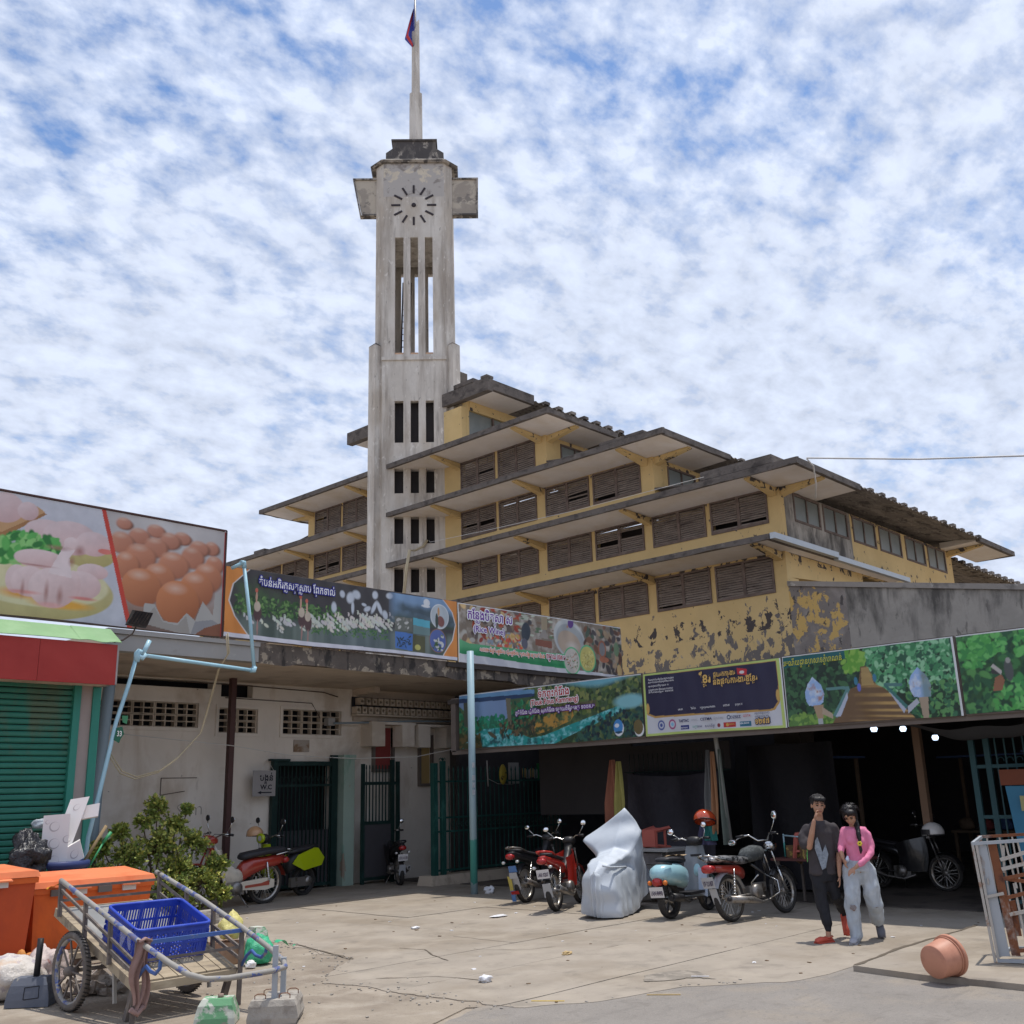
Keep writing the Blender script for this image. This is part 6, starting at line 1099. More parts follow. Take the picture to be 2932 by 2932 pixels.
def handlebar(root, x, z, hw=0.30, rise=0.05, back=0.12, m=None):
    b = MB(); b.tube([(x-back, -hw, z+rise-0.01), (x-back*0.5, -hw*0.55, z+rise), (x, -0.08, z), (x, 0.08, z), (x-back*0.5, hw*0.55, z+rise), (x-back, hw, z+rise-0.01)], 0.011, 8); h = lp(root, 'handlebar', b, m or m_chrome)
    for s_ in (-1, 1):
        b = MB(); b.tube([(x-back*0.8, s_*hw*0.72, z+rise-0.003), (x-back*1.02, s_*(hw+0.02), z+rise-0.012)], 0.018, 8); lp(h, 'grip', b, m_blkpl)
        b = MB(); b.tube([(x-back*0.5+0.03, s_*hw*0.62, z+rise-0.01), (x-back*0.9+0.05, s_*(hw), z+rise-0.03)], 0.006, 5); lp(h, 'lever', b, m_metal)
        b = MB(); b.tube([(x-back*0.6, s_*hw*0.62, z+rise-0.01), (x+0.05, s_*hw*0.45, z+0.05), (x+0.12, s_*0.06, z-0.04), (x+0.10, s_*0.03, z-0.22)], 0.0045, 5); lp(h, 'control_cable', b, m_blkpl)
def fork(root, fx, R, hx, hz, m=m_metal, w=0.07):
    b = MB()
    for s_ in (-1, 1): b.tube([(fx, s_*w, R), (fx+(hx-fx)*0.5, s_*w, R+(hz-R)*0.5)], 0.021, 8); b.tube([(fx+(hx-fx)*0.5, s_*w, R+(hz-R)*0.5), (hx, s_*w, hz)], 0.014, 8)
    b.box(hx-0.03, -w-0.02, hz-0.03, hx+0.03, w+0.02, hz); lp(root, 'fork', b, m)
def shock(root, a, b_, m=m_chrome):
    s = MB(); s.tube([a, b_], 0.012, 8); a_, c_ = Vector(a), Vector(b_); n = 7
    for i in range(n): p = a_.lerp(c_, 0.12+0.7*i/n); q = a_.lerp(c_, 0.12+0.7*i/n+0.035); s.tube([p, q], 0.026, 9)
    lp(root, 'shock_absorber', s, m)
def exhaust(root, pts, r, m=m_metal, heat=True):
    s = MB(); n = len(pts); s.tube(pts, [r[0]]*(n-2)+[r[1], r[1]], 12); e = lp(root, 'exhaust', s, m)
    s = MB(); p = Vector(pts[-1]); q = (p-Vector(pts[-2])).normalized(); s.tube([p, p+q*0.035], r[1]*0.55, 10); lp(e, 'tail_pipe', s, m_blkpl)
def engine(root, x, z, m=m_metal, side=-1):
    s = MB(); s.box(x-0.14, -0.09, z-0.09, x+0.16, 0.09, z+0.08); s.lathe([(0, side*0.15), (0.085, side*0.145), (0.10, side*0.11), (0.10, side*0.08)], (x, 0, z), 'y', 16); s.lathe([(0, -side*0.14), (0.08, -side*0.135), (0.095, -side*0.10), (0.095, -side*0.07)], (x, 0, z), 'y', 16)
    for i in range(5): s.box(x+0.16+0.03*i, -0.065, z-0.01, x+0.172+0.03*i, 0.065, z+0.11)
    s.box(x+0.15, -0.05, z+0.01, x+0.31, 0.05, z+0.09); lp(root, 'engine', s, m)
def stand(root, x, z0=0.22): s = MB(); s.tube([(x, 0.08, z0), (x-0.08, 0.24, 0.01)], 0.009, 6); s.tube([(x+0.1, -0.16, z0+0.02), (x+0.1, 0.16, z0+0.02)], 0.011, 6); lp(root, 'side_stand', s, m_metal)
def chainbox(root, m, R, stripe=None):
    s = MB(); s.ext([(-0.09, 0.085, R-0.055), (0.06, 0.085, R-0.085), (0.50, 0.085, R-0.055), (0.52, 0.085, R+0.03), (0.45, 0.085, R+0.055), (0.05, 0.085, R+0.085), (-0.09, 0.085, R+0.05)], (0, 0.03, 0)); c = lp(root, 'chain_case', s, m)
    if stripe: s = MB(); s.ext([(0.0, 0.116, R-0.02), (0.42, 0.116, R-0.035), (0.42, 0.116, R+0.0), (0.14, 0.116, R+0.015), (0.0, 0.116, R+0.05)], (0, 0.003, 0)); lp(c, 'stripe', s, stripe)

def bike_root(name, label, x, y, head, sc=0.92, lean=0.09, cat='motorbike', group=None):
    r = thing(name, label, cat, (x, y, 0.0), math.radians(head), group); r.scale = (sc, sc, sc); r.rotation_euler = (lean*-1.0, 0, math.radians(head)); return r

# sports underbones (left pair)
def underbone(x, y, head, col, label, txt, flaps=None, mirrors='up', lean=0.1):
    r = bike_root('motorbike', label, x, y, head, lean=lean); R = 0.29
    wheel(r, 0, R, 0.045, True); wheel(r, 1.22, R, 0.04, True)
    s = MB(); fender(s, 0, R, R+0.035, 0.065, 0.4, 2.55); lp(r, 'rear_mudguard', s, m_blkpl)
    s = MB(); s.ext([(-0.32, -0.065, 0.42), (-0.26, -0.07, 0.22), (-0.255, 0.07, 0.22), (-0.32, 0.065, 0.42)], (0.008, 0, 0.003)); mf = lp(r, 'mud_flap', s, pt_silver)
    if flaps:
        for k, (z0, z1, m_) in enumerate(((0.50, 0.60, pt_blue), (0.40, 0.495, pt_silver), (0.16, 0.21, m_tail))):
            s = MB(); s.ext([(-0.345+0.002*k, -0.075, z0), (-0.345+0.002*k, 0.075, z0), (-0.37+0.002*k, 0.07, z1), (-0.37+0.002*k, -0.07, z1)], (0.006, 0, 0)); lp(mf, 'flap_panel', s, m_)
        s = MB(); s.ext([(-0.30, 0.10, 0.12), (-0.32, 0.03, 0.12), (-0.34, 0.05, 0.42), (-0.33, 0.13, 0.45)], (0.006, 0, 0)); s2 = lp(r, 'mud_flap', s, pt_yel); s = MB(); s.ext([(-0.31, 0.09, 0.05), (-0.32, 0.01, 0.05), (-0.33, 0.02, 0.22), (-0.32, 0.10, 0.22)], (0.006, 0, 0)); lp(r, 'mud_flap', s, pt_blue)
    s = MB(); shell(s, [(-0.42, 0.80, 0.045, 0.02), (-0.32, 0.78, 0.075, 0.045), (-0.1, 0.73, 0.095, 0.06), (0.2, 0.68, 0.10, 0.07), (0.42, 0.62, 0.085, 0.08), (0.55, 0.52, 0.06, 0.08)]); lp(r, 'tail_cowl', s, col)
    s = MB(); shell(s, [(-0.30, 0.84, 0.06, 0.022), (-0.1, 0.815, 0.10, 0.035), (0.15, 0.765, 0.115, 0.035), (0.35, 0.735, 0.10, 0.035), (0.52, 0.73, 0.06, 0.03)]); lp(r, 'seat', s, m_seat)
    s = MB()
    for s_ in (-1, 1): s.tube([(0.0, s_*0.10, 0.80), (-0.22, s_*0.115, 0.86), (-0.38, s_*0.07, 0.885), (-0.41, 0, 0.89)], 0.015, 8)
    lp(r, 'grab_rail', s, m_metal if flaps else col)
    s = MB(); shell(s, [(-0.455, 0.75, 0.05, 0.03), (-0.42, 0.75, 0.075, 0.045), (-0.36, 0.74, 0.075, 0.045)]); lp(r, 'tail_light', s, m_tail)
    for s_ in (-1, 1): s = MB(); s.ell((-0.40, s_*0.13, 0.66), (0.03, 0.035, 0.025), 10, 6); lp(r, 'indicator', s, m_lens)
    if not flaps: plate(r, -0.42, 0.50, 0.20, 0.13, txt)
    s = MB()
    for s_ in (-1, 1): s.grid(lambda u, v, s_=s_: (0.42+0.52*u+0.05*math.sin(v*3), s_*(0.07+0.075*math.sin(PI*min(1, u+0.15))*(0.5+v*0.6)), 0.30+0.44*v+0.12*u*v), 10, 8)
    lp(r, 'leg_shield', s, col)
    s = MB(); shell(s, [(0.45, 0.52, 0.05, 0.07), (0.65, 0.58, 0.055, 0.07), (0.85, 0.74, 0.06, 0.10), (0.97, 0.90, 0.075, 0.09)]); lp(r, 'frame_cover', s, m_blkpl)
    engine(r, 0.50, 0.30); stand(r, 0.45)
    exhaust(r, [(0.75, -0.10, 0.25), (0.55, -0.12, 0.18), (0.25, -0.14, 0.22), (0.10, -0.145, 0.27), (-0.22, -0.155, 0.35)], (0.017, 0.045), m_metal)
    shock(r, (0.02, -0.09, R+0.03), (0.14, -0.10, 0.62)); fork(r, 1.22, R, 1.02, 0.86)
    s = MB(); fender(s, 1.22, R, R+0.03, 0.055, 0.1, 2.3); lp(r, 'front_mudguard', s, col)
    s = MB(); shell(s, [(0.92, 0.99, 0.05, 0.03), (0.99, 0.99, 0.11, 0.06), (1.07, 0.97, 0.10, 0.065), (1.12, 0.95, 0.07, 0.05)]); lp(r, 'headlight_cowl', s, m_blkpl); handlebar(r, 0.98, 1.0)
    hs = 0.13
    mirror(r, (0.93, 0.2, 1.04), (0.93, 0.34, 1.04+hs)); mirror(r, (0.93, -0.2, 1.04), (0.94, -0.31, 1.07+hs), 0.05, 0.045)
    s = MB(); s.tube([(0.0, 0.08, R), (0.5, 0.08, 0.28)], 0.02, 8); s.tube([(0.0, -0.08, R), (0.5, -0.08, 0.3)], 0.018, 8); lp(r, 'swing_arm', s, m_blkpl)
    return r
underbone(12.15, 11.20, 14, m_blkpl, 'black motorbike with blue, grey and yellow mud flaps, leftmost by the pole', '', flaps=True)
underbone(11.48, 10.02, 22, pt_red, 'bright red motorbike with a white number plate beside the covered one', '1AK·0207')

# light blue scooter
sc_ = bike_root('scooter', 'light blue scooter with a grey leg shield and white plate', 11.55, 8.14, 6, cat='scooter', lean=0.06); R = 0.25
wheel(sc_, 0, R, 0.055, False); wheel(sc_, 1.16, R, 0.045, False)
s = MB(); shell(s, [(-0.30, 0.60, 0.05, 0.04), (-0.24, 0.61, 0.13, 0.10), (-0.05, 0.60, 0.18, 0.15), (0.2, 0.57, 0.18, 0.16), (0.38, 0.53, 0.15, 0.15), (0.46, 0.48, 0.08, 0.12)], 18); lp(sc_, 'rear_body', s, pt_lblue)
s = MB(); shell(s, [(-0.12, 0.78, 0.08, 0.02), (-0.05, 0.785, 0.13, 0.035), (0.2, 0.77, 0.14, 0.04), (0.42, 0.745, 0.11, 0.04), (0.50, 0.74, 0.06, 0.03)]); lp(sc_, 'seat', s, m_seat)
s = MB(); s.grid(lambda u, v: (0.18+0.26*u, -0.10+0.2*v-0.03*u, 0.825-0.01*u+0.008*math.sin(u*7+v*5)), 8, 8); lp(sc_, 'seat_patch', s, mat('cardboard tan', (0.38, 0.27, 0.16), 0.85))
s = MB(); s.box(0.40, -0.14, 0.27, 0.86, 0.14, 0.31); lp(sc_, 'footboard', s, m_blkpl)
s = MB(); s.grid(lambda u, v: (0.84+0.10*v+0.05*math.sin(PI*u), (2*u-1)*(0.20-0.06*v+0.03*math.sin(PI*v)), 0.22+0.70*v), 14, 12); s.grid(lambda u, v: (0.855+0.10*v+0.05*math.sin(PI*u), (2*u-1)*(0.20-0.06*v+0.03*math.sin(PI*v)), 0.22+0.70*v), 14, 12); lp(sc_, 'leg_shield', s, pt_grey)
s = MB(); s.grid(lambda u, v: (0.825+0.07*v+0.0, -0.04-0.14*u, 0.26+0.36*v-0.05*u), 6, 8); lp(sc_, 'shield_panel', s, pt_lilac)
s = MB(); shell(s, [(0.92, 0.55, 0.05, 0.05), (1.0, 0.60, 0.10, 0.16), (1.08, 0.62, 0.09, 0.15), (1.13, 0.62, 0.05, 0.10)]); lp(sc_, 'front_cover', s, pt_lblue)
s = MB(); fender(s, 1.16, R, R+0.03, 0.07, 0.2, 2.6); lp(sc_, 'front_mudguard', s, pt_lblue); fork(sc_, 1.16, R, 0.98, 0.80, m_blkpl)
s = MB(); shell(s, [(0.86, 0.98, 0.06, 0.04), (0.91, 0.99, 0.12, 0.065), (1.0, 0.98, 0.12, 0.065), (1.05, 0.97, 0.07, 0.05)]); lp(sc_, 'handlebar_cover', s, m_blkpl); handlebar(sc_, 0.93, 0.99, 0.30, 0.04, 0.10)
mirror(sc_, (0.88, 0.2, 1.03), (0.86, 0.33, 1.10), 0.06, 0.052); mirror(sc_, (0.88, -0.2, 1.03), (0.92, -0.20, 1.18), 0.05, 0.045)
s = MB(); shell(s, [(-0.335, 0.50, 0.05, 0.045), (-0.29, 0.50, 0.07, 0.06), (-0.22, 0.50, 0.07, 0.06)]); lp(sc_, 'tail_light', s, m_tail)
for s_ in (-1, 1): s = MB(); s.ell((-0.27, s_*0.12, 0.49), (0.035, 0.035, 0.035), 10, 7); lp(sc_, 'indicator', s, m_amber)
plate(sc_, -0.34, 0.30, 0.215, 0.14, '1AN·8490'); s = MB(); fender(s, 0, R, R+0.03, 0.07, 0.9, 3.0); lp(sc_, 'rear_mudguard', s, m_blkpl)
s = MB(); s.box(-0.02, 0.06, 0.2, 0.42, 0.13, 0.33); s.lathe([(0, 0.15), (0.08, 0.145), (0.09, 0.07)], (0.35, 0, 0.27), 'y', 16); lp(sc_, 'engine', s, m_metal)
exhaust(sc_, [(0.5, -0.09, 0.2), (0.35, -0.12, 0.19), (0.16, -0.13, 0.24), (0.12, -0.135, 0.26), (-0.16, -0.14, 0.29)], (0.017, 0.055), m_blkpl); shock(sc_, (0.0, 0.10, R), (0.03, 0.10, 0.5)); stand(sc_, 0.42, 0.2)
s = MB(); s.tube([(-0.1, -0.16, 0.72), (-0.27, -0.13, 0.74), (-0.30, 0, 0.745), (-0.27, 0.13, 0.74), (-0.1, 0.16, 0.72)], 0.012, 8); lp(sc_, 'grab_rail', s, m_blkpl)

# older roadster with a silver wrapped seat
rd = bike_root('motorbike', 'dusty chrome roadster motorbike with a silver wrapped seat nearest the two people', 11.66, 7.30, -5, lean=0.1); R = 0.30
wheel(rd, 0, R, 0.042, True); wheel(rd, 1.26, R, 0.036, True)
m_foil = mat('silver seat wrap', (0.42, 0.42, 0.43), 0.28, metal=0.6, layers=[((0.04, 0.04, 0.045), (15, 15, 15), 0.50, 0.54, 0.95)], var=0.1, vs=9, coord='obj', bump=(25, 0.6, 0.01))
s = MB(); shell(s, [(-0.36, 0.80, 0.05, 0.025), (-0.28, 0.81, 0.11, 0.045), (0.0, 0.80, 0.12, 0.05), (0.28, 0.77, 0.12, 0.055), (0.46, 0.76, 0.08, 0.05)]); lp(rd, 'seat', s, m_foil)
s = MB(); shell(s, [(0.42, 0.80, 0.06, 0.05), (0.52, 0.82, 0.11, 0.10), (0.68, 0.84, 0.12, 0.11), (0.84, 0.84, 0.09, 0.09), (0.90, 0.84, 0.05, 0.05)]); lp(rd, 'fuel_tank', s, mat('tank cover cloth', (0.055, 0.06, 0.062), 0.9, layers=[((0.12, 0.13, 0.13), (22, 22, 22), 0.5, 0.6, 0.7)], coord='obj', bump=(60, 0.6, 0.01)))
s = MB(); shell(s, [(-0.32, 0.70, 0.07, 0.04), (-0.1, 0.68, 0.10, 0.05), (0.2, 0.65, 0.10, 0.07), (0.34, 0.60, 0.07, 0.08)]); lp(rd, 'side_cover', s, pt_dred)
s = MB(); shell(s, [(-0.42, 0.69, 0.07, 0.03), (-0.39, 0.69, 0.095, 0.055), (-0.30, 0.69, 0.09, 0.055)]); lp(rd, 'tail_light', s, m_tail)
s = MB(); fender(s, 0, R, R+0.035, 0.065, 0.3, 2.7); lp(rd, 'rear_mudguard', s, pt_silver); plate(rd, -0.42, 0.45, 0.20, 0.14, '1F·2187', pt_silver); s = MB(); s.ext([(-0.33, -0.06, 0.44), (-0.27, -0.055, 0.24), (-0.27, 0.055, 0.24), (-0.33, 0.06, 0.44)], (0.007, 0, 0)); lp(rd, 'mud_flap', s, pt_silver)
s = MB()
for s_ in (-1, 1): s.tube([(0.05, s_*0.13, 0.76), (-0.25, s_*0.14, 0.80), (-0.42, s_*0.10, 0.86), (-0.44, 0, 0.87)], 0.011, 8)
lp(rd, 'grab_rail', s, m_chrome); engine(rd, 0.50, 0.34, m_metal); stand(rd, 0.5, 0.25)
exhaust(rd, [(0.86, -0.10, 0.40), (0.80, -0.12, 0.22), (0.55, -0.135, 0.20), (0.35, -0.14, 0.24), (-0.18, -0.15, 0.29)], (0.018, 0.047), m_metal)
shock(rd, (0.0, -0.10, R), (0.06, -0.11, 0.66)); shock(rd, (0.0, 0.10, R), (0.06, 0.11, 0.66)); fork(rd, 1.26, R, 1.03, 0.88, m_chrome)
s = MB(); s.tube([(0.0, 0.09, R), (0.5, 0.07, 0.32)], 0.018, 8); s.tube([(0.0, -0.09, R), (0.5, -0.07, 0.32)], 0.018, 8); lp(rd, 'swing_arm', s, m_metal)
s = MB(); s.tube([(0.82, -0.05, 0.55), (0.86, -0.22, 0.45), (0.84, -0.24, 0.30), (0.76, -0.10, 0.22)], 0.011, 8); s.tube([(0.82, 0.05, 0.55), (0.86, 0.22, 0.45), (0.84, 0.24, 0.30), (0.76, 0.10, 0.22)], 0.011, 8); lp(rd, 'crash_bar', s, m_chrome)
s = MB(); fender(s, 1.26, R, R+0.035, 0.055, 0.2, 2.4); lp(rd, 'front_mudguard', s, pt_black); s = MB(); s.tube([(0.95, 0, 0.55), (0.90, 0, 0.80)], 0.03, 8); s.tube([(0.6, 0, 0.70), (0.9, 0, 0.55), (0.8, 0, 0.25)], 0.02, 8); lp(rd, 'frame', s, pt_black)
s = MB(); s.lathe([(0, 0.08), (0.08, 0.06), (0.085, 0.0), (0.05, -0.07), (0, -0.08)], (1.12, 0, 0.92), 'x', 16); lp(rd, 'headlight', s, m_chrome); handlebar(rd, 0.98, 1.0, 0.33, 0.09, 0.14)
mirror(rd, (0.9, 0.24, 1.08), (0.84, 0.44, 0.98), 0.08, 0.045); mirror(rd, (0.9, -0.2, 1.08), (0.92, -0.30, 1.28), 0.05, 0.065)

# red and cream moped on the left, lime scooter behind it, dark bike behind the gate
def cub(x, y, head, col, c2, label, seatlong=True, hl=None, txt=None, group=None, kind='moped'):
    r = bike_root(kind, label, x, y, head, 0.93, lean=0.05, cat=kind); R = 0.30; r.scale = (1.10,)*3
    wheel(r, 0, R, 0.035, True); wheel(r, 1.20, R, 0.032, True)
    s = MB(); fender(s, 0, R, R+0.045, 0.075, 0.35, 2.9); lp(r, 'rear_mudguard', s, col)
    s = MB(); shell(s, [(-0.30, 0.62, 0.05, 0.06), (-0.2, 0.61, 0.085, 0.08), (0.05, 0.58, 0.095, 0.09), (0.28, 0.54, 0.10, 0.13), (0.42, 0.48, 0.085, 0.14), (0.48, 0.46, 0.05, 0.10)]); lp(r, 'side_panel', s, col)
    s = MB(); shell(s, [(-0.34, 0.74, 0.06, 0.03), (-0.25, 0.75, 0.11, 0.05), (0.0, 0.74, 0.125, 0.05), (0.25, 0.715, 0.125, 0.05), (0.42, 0.69, 0.10, 0.055), (0.47, 0.68, 0.05, 0.03)]); lp(r, 'seat', s, m_seat)
    s = MB()
    for s_ in (-1, 1): s.tube([(-0.1, s_*0.11, 0.69), (-0.3, s_*0.11, 0.72), (-0.42, s_*0.08, 0.74), (-0.44, 0, 0.745)], 0.009, 7)
    lp(r, 'grab_rail', s, m_chrome); chainbox(r, c2, R, col); engine(r, 0.55, 0.27, m_metal)
    shock(r, (0.0, 0.11, R+0.02), (0.06, 0.115, 0.60)); shock(r, (0.0, -0.11, R+0.02), (0.06, -0.115, 0.60))
    s = MB()
    for s_ in (-1, 1): s.grid(lambda u, v, s_=s_: (0.66+0.13*u+0.16*v, s_*(0.06+0.15*math.sin(PI*0.5*u)*(1-0.35*v)), 0.20+0.62*v), 8, 10); s.grid(lambda u, v, s_=s_: (0.672+0.13*u+0.16*v, s_*(0.06+0.15*math.sin(PI*0.5*u)*(1-0.35*v)), 0.20+0.62*v), 8, 10)
    lp(r, 'leg_shield', s, c2)
    s = MB(); shell(s, [(0.40, 0.43, 0.07, 0.08), (0.55, 0.42, 0.075, 0.12), (0.70, 0.48, 0.075, 0.17), (0.84, 0.66, 0.065, 0.14), (0.92, 0.80, 0.05, 0.08)]); lp(r, 'spine_cover', s, c2 if c2 is not m_blkpl else col)
    fork(r, 1.20, R, 0.98, 0.84, col, 0.055); s = MB(); fender(s, 1.20, R, R+0.04, 0.06, -0.1, 2.5); lp(r, 'front_mudguard', s, col)
    s = MB(); shell(s, [(0.88, 0.93, 0.05, 0.04), (0.95, 0.94, 0.09, 0.065), (1.03, 0.94, 0.085, 0.075), (1.09, 0.94, 0.07, 0.065)]); lp(r, 'headlight_cowl', s, hl or col)
    s = MB(); s.ell((1.10, 0, 0.945), (0.02, 0.06, 0.055), 12, 8); lp(r, 'headlight', s, m_lens); handlebar(r, 0.95, 0.98, 0.29, 0.05, 0.13)
    mirror(r, (0.86, 0.22, 1.04), (0.84, 0.30, 1.20), 0.045, 0.045); mirror(r, (0.86, -0.22, 1.04), (0.84, -0.30, 1.20), 0.045, 0.045)
    s = MB(); shell(s, [(-0.40, 0.60, 0.035, 0.03), (-0.37, 0.60, 0.05, 0.045), (-0.30, 0.60, 0.05, 0.045)]); lp(r, 'tail_light', s, m_tail)
    s = MB(); s.tube([(0.5, 0.08, 0.2), (0.45, 0.25, 0.03)], 0.01, 6); s.tube([(0.5, -0.2, 0.2), (0.5, 0.2, 0.2)], 0.011, 6); lp(r, 'side_stand', s, m_metal)
    if txt: plate(r, -0.42, 0.42, 0.19, 0.13, txt)
    return r
cub(9.95, 14.93, 183, pt_dred, pt_cream, 'red and cream moped with a long black seat beside the bush')
lm = bike_root('scooter', 'black scooter with lime yellow panels parked behind the red moped', 11.15, 15.55, 190, 1.0, 0.05, cat='scooter'); R = 0.25
wheel(lm, 0, R, 0.05, False); wheel(lm, 1.16, R, 0.045, False)
s = MB(); s.ext([(-0.38, 0.10, 0.62), (-0.30, 0.12, 0.50), (0.15, 0.15, 0.44), (0.42, 0.13, 0.56), (0.30, 0.14, 0.70), (-0.1, 0.12, 0.80), (-0.2, 0.11, 0.79)], (0, 0.015, 0)); s.ext([(-0.38, -0.10, 0.62), (-0.30, -0.12, 0.50), (0.15, -0.15, 0.44), (0.42, -0.13, 0.56), (0.30, -0.14, 0.70), (-0.1, -0.12, 0.80)], (0, -0.015, 0)); lp(lm, 'side_panel', s, pt_lime)
s = MB(); shell(s, [(-0.34, 0.66, 0.06, 0.05), (-0.1, 0.64, 0.11, 0.13), (0.3, 0.58, 0.12, 0.15), (0.44, 0.5, 0.08, 0.12)]); lp(lm, 'rear_body', s, m_blkpl); s = MB(); shell(s, [(-0.25, 0.82, 0.06, 0.03), (0.0, 0.79, 0.12, 0.045), (0.3, 0.76, 0.12, 0.045), (0.46, 0.74, 0.07, 0.03)]); lp(lm, 'seat', s, m_seat)
s = MB(); s.box(-0.05, 0.07, 0.18, 0.42, 0.13, 0.33); s.lathe([(0, 0.15), (0.07, 0.145), (0.09, 0.07)], (0.0, 0, 0.26), 'y', 14); lp(lm, 'engine', s, m_metal)
s = MB(); s.grid(lambda u, v: (0.84+0.10*v+0.05*math.sin(PI*u), (2*u-1)*(0.17-0.05*v), 0.25+0.66*v), 12, 10); lp(lm, 'leg_shield', s, pt_lime); s = MB(); shell(s, [(0.93, 0.5, 0.06, 0.08), (1.05, 0.60, 0.09, 0.18), (1.12, 0.64, 0.06, 0.14)]); lp(lm, 'front_cover', s, pt_lime); fork(lm, 1.16, R, 0.98, 0.84, m_blkpl)
s = MB(); shell(s, [(0.88, 0.98, 0.06, 0.05), (0.96, 0.99, 0.10, 0.08), (1.04, 0.99, 0.09, 0.08)]); lp(lm, 'handlebar_cover', s, m_blkpl); s = MB(); s.lathe([(0.045, 0.0), (0.078, 0.0), (0.085, -0.03), (0.07, -0.06)], (1.10, 0.02, 1.0), 'x', 16); lp(lm, 'headlight_ring', s, pt_lime); s = MB(); s.ell((1.085, 0.02, 1.0), (0.02, 0.065, 0.065), 12, 8); lp(lm, 'headlight', s, m_lens)
handlebar(lm, 0.93, 1.0, 0.30, 0.05, 0.1); mirror(lm, (0.86, -0.2, 1.06), (0.86, -0.30, 1.24), 0.05, 0.05); mirror(lm, (0.86, 0.2, 1.06), (0.86, 0.30, 1.24), 0.05, 0.05); s = MB(); fender(s, 0, R, R+0.04, 0.06, 1.0, 3.0); lp(lm, 'rear_mudguard', s, m_blkpl)
def helmet(name, label, c, m, rot=0.0, sz=0.125, visor=None):
    h = thing(name, label, 'helmet', c, rot); b = MB(); n, k = 18, 9
    b.grid(lambda u, v: (sz*1.1*math.sin(PI*0.56*v)*math.cos(2*PI*u), sz*math.sin(PI*0.56*v)*math.sin(2*PI*u), sz*math.cos(PI*0.56*v)), n, k); b.grid(lambda u, v: (0.9*sz*1.1*math.sin(PI*0.56*v)*math.cos(2*PI*u), 0.9*sz*math.sin(PI*0.56*v)*math.sin(2*PI*u), 0.9*sz*math.cos(PI*0.56*v)), n, k); sh = lp(h, 'shell', b, m)
    b = MB(); b.lathe([(sz*0.97, -0.028), (sz*1.05, -0.03), (sz*1.05, -0.015), (sz*0.99, -0.012)], (0, 0, 0), 'z', 24); lp(h, 'rim_band', b, m_blkpl)
    if visor: b = MB(); b.grid(lambda u, v: ((sz*1.12)*math.cos(-0.8+1.6*u), (sz*1.06)*math.sin(-0.8+1.6*u), -0.02+0.07*v), 10, 4); lp(h, 'visor', b, visor)
    return h
hm = helmet('helmet', 'tan open helmet hung on the lime scooter handlebar', (10.12, 15.50, 1.06), mat('tan helmet', (0.55, 0.32, 0.17), 0.3, coat=0.4), 3.4, 0.135)
hm = helmet('helmet', 'glossy orange red helmet hung over the light blue scooter', (12.62, 8.22, 1.17), mat('red helmet', (0.42, 0.06, 0.02), 0.15, coat=1.0, var=0.15, vs=12), 2.8, 0.15); hm.rotation_euler = (0.25, -0.3, 2.8)
hm = helmet('helmet', 'white helmet with a dark visor on the bike deep in the hall', (14.45, 5.80, 0.93), mat('white helmet', (0.50, 0.48, 0.46), 0.3, coat=0.4), 2.5, 0.14, m_blkpl)
dk = underbone(13.28, 15.45, 62, m_blkpl, 'dark motorbike behind the open gate leaf by the white wall', '1FX·4181', lean=0.05)
dk2 = underbone(16.4, 7.55, -95, pt_black, 'black motorbike standing inside the dark market hall', '', lean=0.05)

# ------------------------------------------------------------------ bike under a silver cover
cv = thing('covered_motorbike', 'motorbike hidden under a draped silver grey rain cover', 'motorbike', (11.33, 9.02, 0), math.radians(20)); cv.rotation_euler = (0, 0, math.radians(20))
m_cover = mat('silver rain cover', (0.50, 0.54, 0.59), 0.55, metal=0.0, spec=0.6, layers=[((0.36, 0.40, 0.46), (2.5, 2.5, 1.2), 0.5, 0.66, 0.7)], var=0.05, coord='obj', bump=(4, 0.15, 0.03))
wheel(cv, 1.15, 0.28, 0.05, False)
PRF = [(-0.32, 0.60, 0.10), (-0.22, 0.70, 0.16), (0.0, 0.75, 0.18), (0.30, 0.78, 0.18), (0.44, 0.86, 0.20), (0.56, 1.05, 0.27), (0.66, 1.26, 0.33), (0.72, 1.38, 0.33), (0.80, 1.27, 0.30), (0.96, 1.02, 0.24), (1.10, 0.88, 0.18), (1.28, 0.62, 0.10)]
